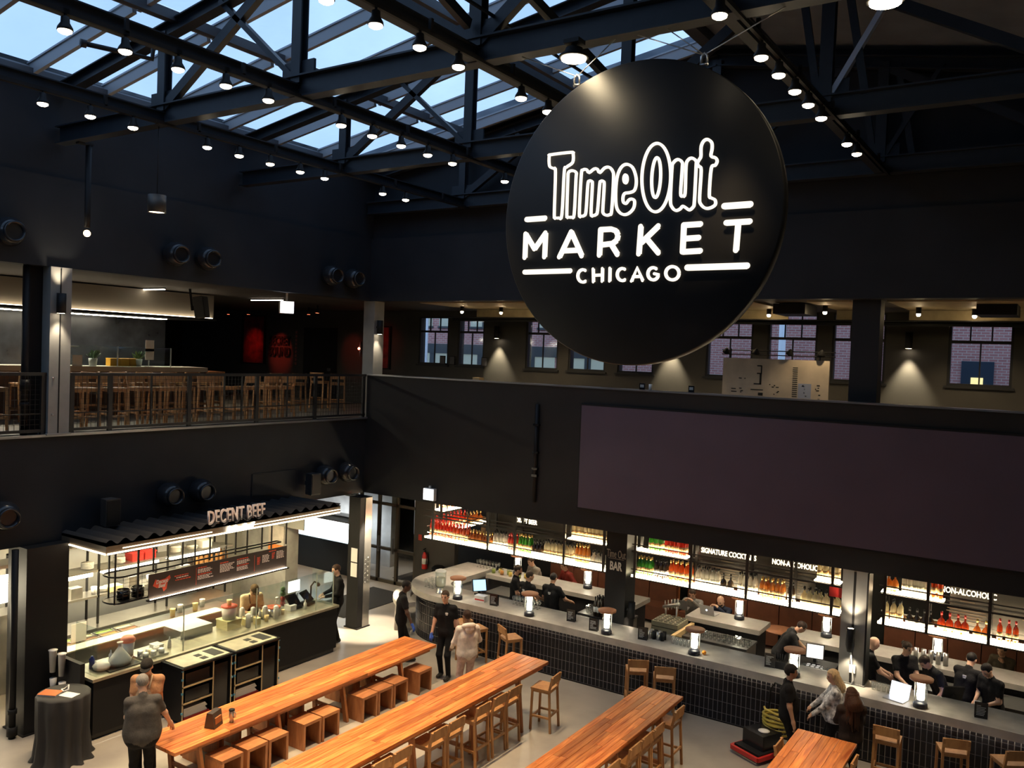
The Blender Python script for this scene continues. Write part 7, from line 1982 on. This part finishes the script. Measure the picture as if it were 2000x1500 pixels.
P_('seated guest in a maroon sweater beyond the far counter', (-10.95, 19.85, 0), PI-.5, 'light', MAROON, NAVY, 'long', 'short', (.05,.03,.02), seated=True, lean=.30, lh=(-.35,.35,.9), rh=(.2,.42,.82))
P_('person in a grey sweater looking down at the dark laptop', (-7.35, 19.35, 0), PI+.1, 'light', GREYS, NAVY, 'long', 'short', (.06,.04,.03), seated=True, drop=-.03, lean=.12, head=(0,-.4), lh=(-.1,.42,1.17), rh=(.1,.42,1.17))
P_('bearded person in a navy jacket at the silver laptop', (-6.58, 19.25, 0), PI-.15, 'light', NAVY, NAVY, 'long', 'fringe', (.05,.03,.02), beard=(.03,.018,.012), seated=True, drop=-.02, lean=.15, head=(0,-.35), lh=(-.1,.42,1.17), rh=(.1,.42,1.17))
P_('bartender in black bending over the till by the steel column', (-4.78, 17.35, 0), -1.15, 'light', BLK, BLK, 'short', 'short', (.02,.012,.01), H=1.74, lean=.55, head=(.0,-.3), lh=(.05,.62,1.03), rh=(.22,.58,1.05))
P_('person in a black shirt standing beside the hand truck', (-3.78, 14.45, 0), -1.25, 'tan', BLK, BLK, 'short', 'curly', (.012,.01,.009), H=1.72, fat=1.12, head=(0,-.05), lh=(-.25,.08,.85), rh=(.26,.1,.82))
P_('blonde person in a blue and white patterned blouse at the bar', (-3.12, 14.85, 0), 1.9, 'light', FLOR, BLK, 'long', 'bob', (.62,.45,.25), H=1.68, fat=1.25, head=(.2,-.2), lh=(-.15,.34,.98), rh=(.24,.34,.95))
P_('person with very long brown hair and dark top seen from behind by the bar', (-2.72, 14.20, 0), .55, 'light', ('dark_brown', (.035,.024,.02)), BLK, 'long', 'long', (.060,.026,.014), H=1.66, head=(.3,-.1), lh=(-.1,.35,1.05), rh=(.15,.35,1.05))
P_('bald bartender in black beside the steel column', (-2.98, 16.95, 0), -1.2, 'light', BLK, BLK, 'short', 'none', H=1.74, head=(.05,-.3), lh=(-.08,.36,1.08), rh=(.1,.36,1.05))
P_('bartender in a black v-neck facing the hall beside the bald one', (-2.42, 17.16, 0), -2.5, 'light', BLK, BLK, 'short', 'bun', (.025,.014,.01), H=1.72, head=(.3,-.25), lh=(-.08,.36,1.08), rh=(.12,.34,1.05))
P_('bartender in black bending low over the bar well behind the laptop', (-1.75, 17.08, 0), 2.3, 'tan', BLK, BLK, 'short', 'short', (.03,.02,.015), H=1.74, lean=.48, head=(0,-.3), lh=(-.34,.42,.95), rh=(.2,.36,.92), logo='back')
P_('bartender in black seen from behind before the round lit table', (-1.42, 17.08, 0), -.3, 'light', BLK, BLK, 'short', 'short', (.015,.01,.008), H=1.74, lean=.25, fat=1.1, head=(0,-.3), logo='back', lh=(-.1,.42,1.0), rh=(.15,.42,1.0))
tw_ = P_('bartender in black drying his hands on a white towel', (-.95, 16.98, 0), 2.5, 'light', BLK, BLK, 'short', 'short', (.015,.01,.008), H=1.74, lean=.18, head=(0,-.45), lh=(-.10,.34,1.05), rh=(.10,.34,1.02))
b = MB(); nu = 8; vs = []
for j in range(7):
    for i in range(nu+1):
        vs.append((-.10+.20*i/nu, .36+.03*math.sin(i*1.3+j*.4)+.01*j, 1.10-.065*j))
b.add(vs, [(j*(nu+1)+i, j*(nu+1)+i+1, (j+1)*(nu+1)+i+1, (j+1)*(nu+1)+i) for j in range(6) for i in range(nu)], 0, True)
o = tag(b.build('towel', m_paper, loc=(-.95, 16.98, 0), rz=2.5), 'white towel in the hands of the bartender at the bar end', 'towel')
P_('seated guest in patterned dark shirt beyond the lit round table', (-.95, 19.75, 0), PI-.3, 'tan', ('olive_pattern', (.06,.05,.035)), BLK, 'long', 'curly', (.015,.01,.008), seated=True, lean=.25, lh=(-.05,.25,1.0), rh=(.15,.4,.85))
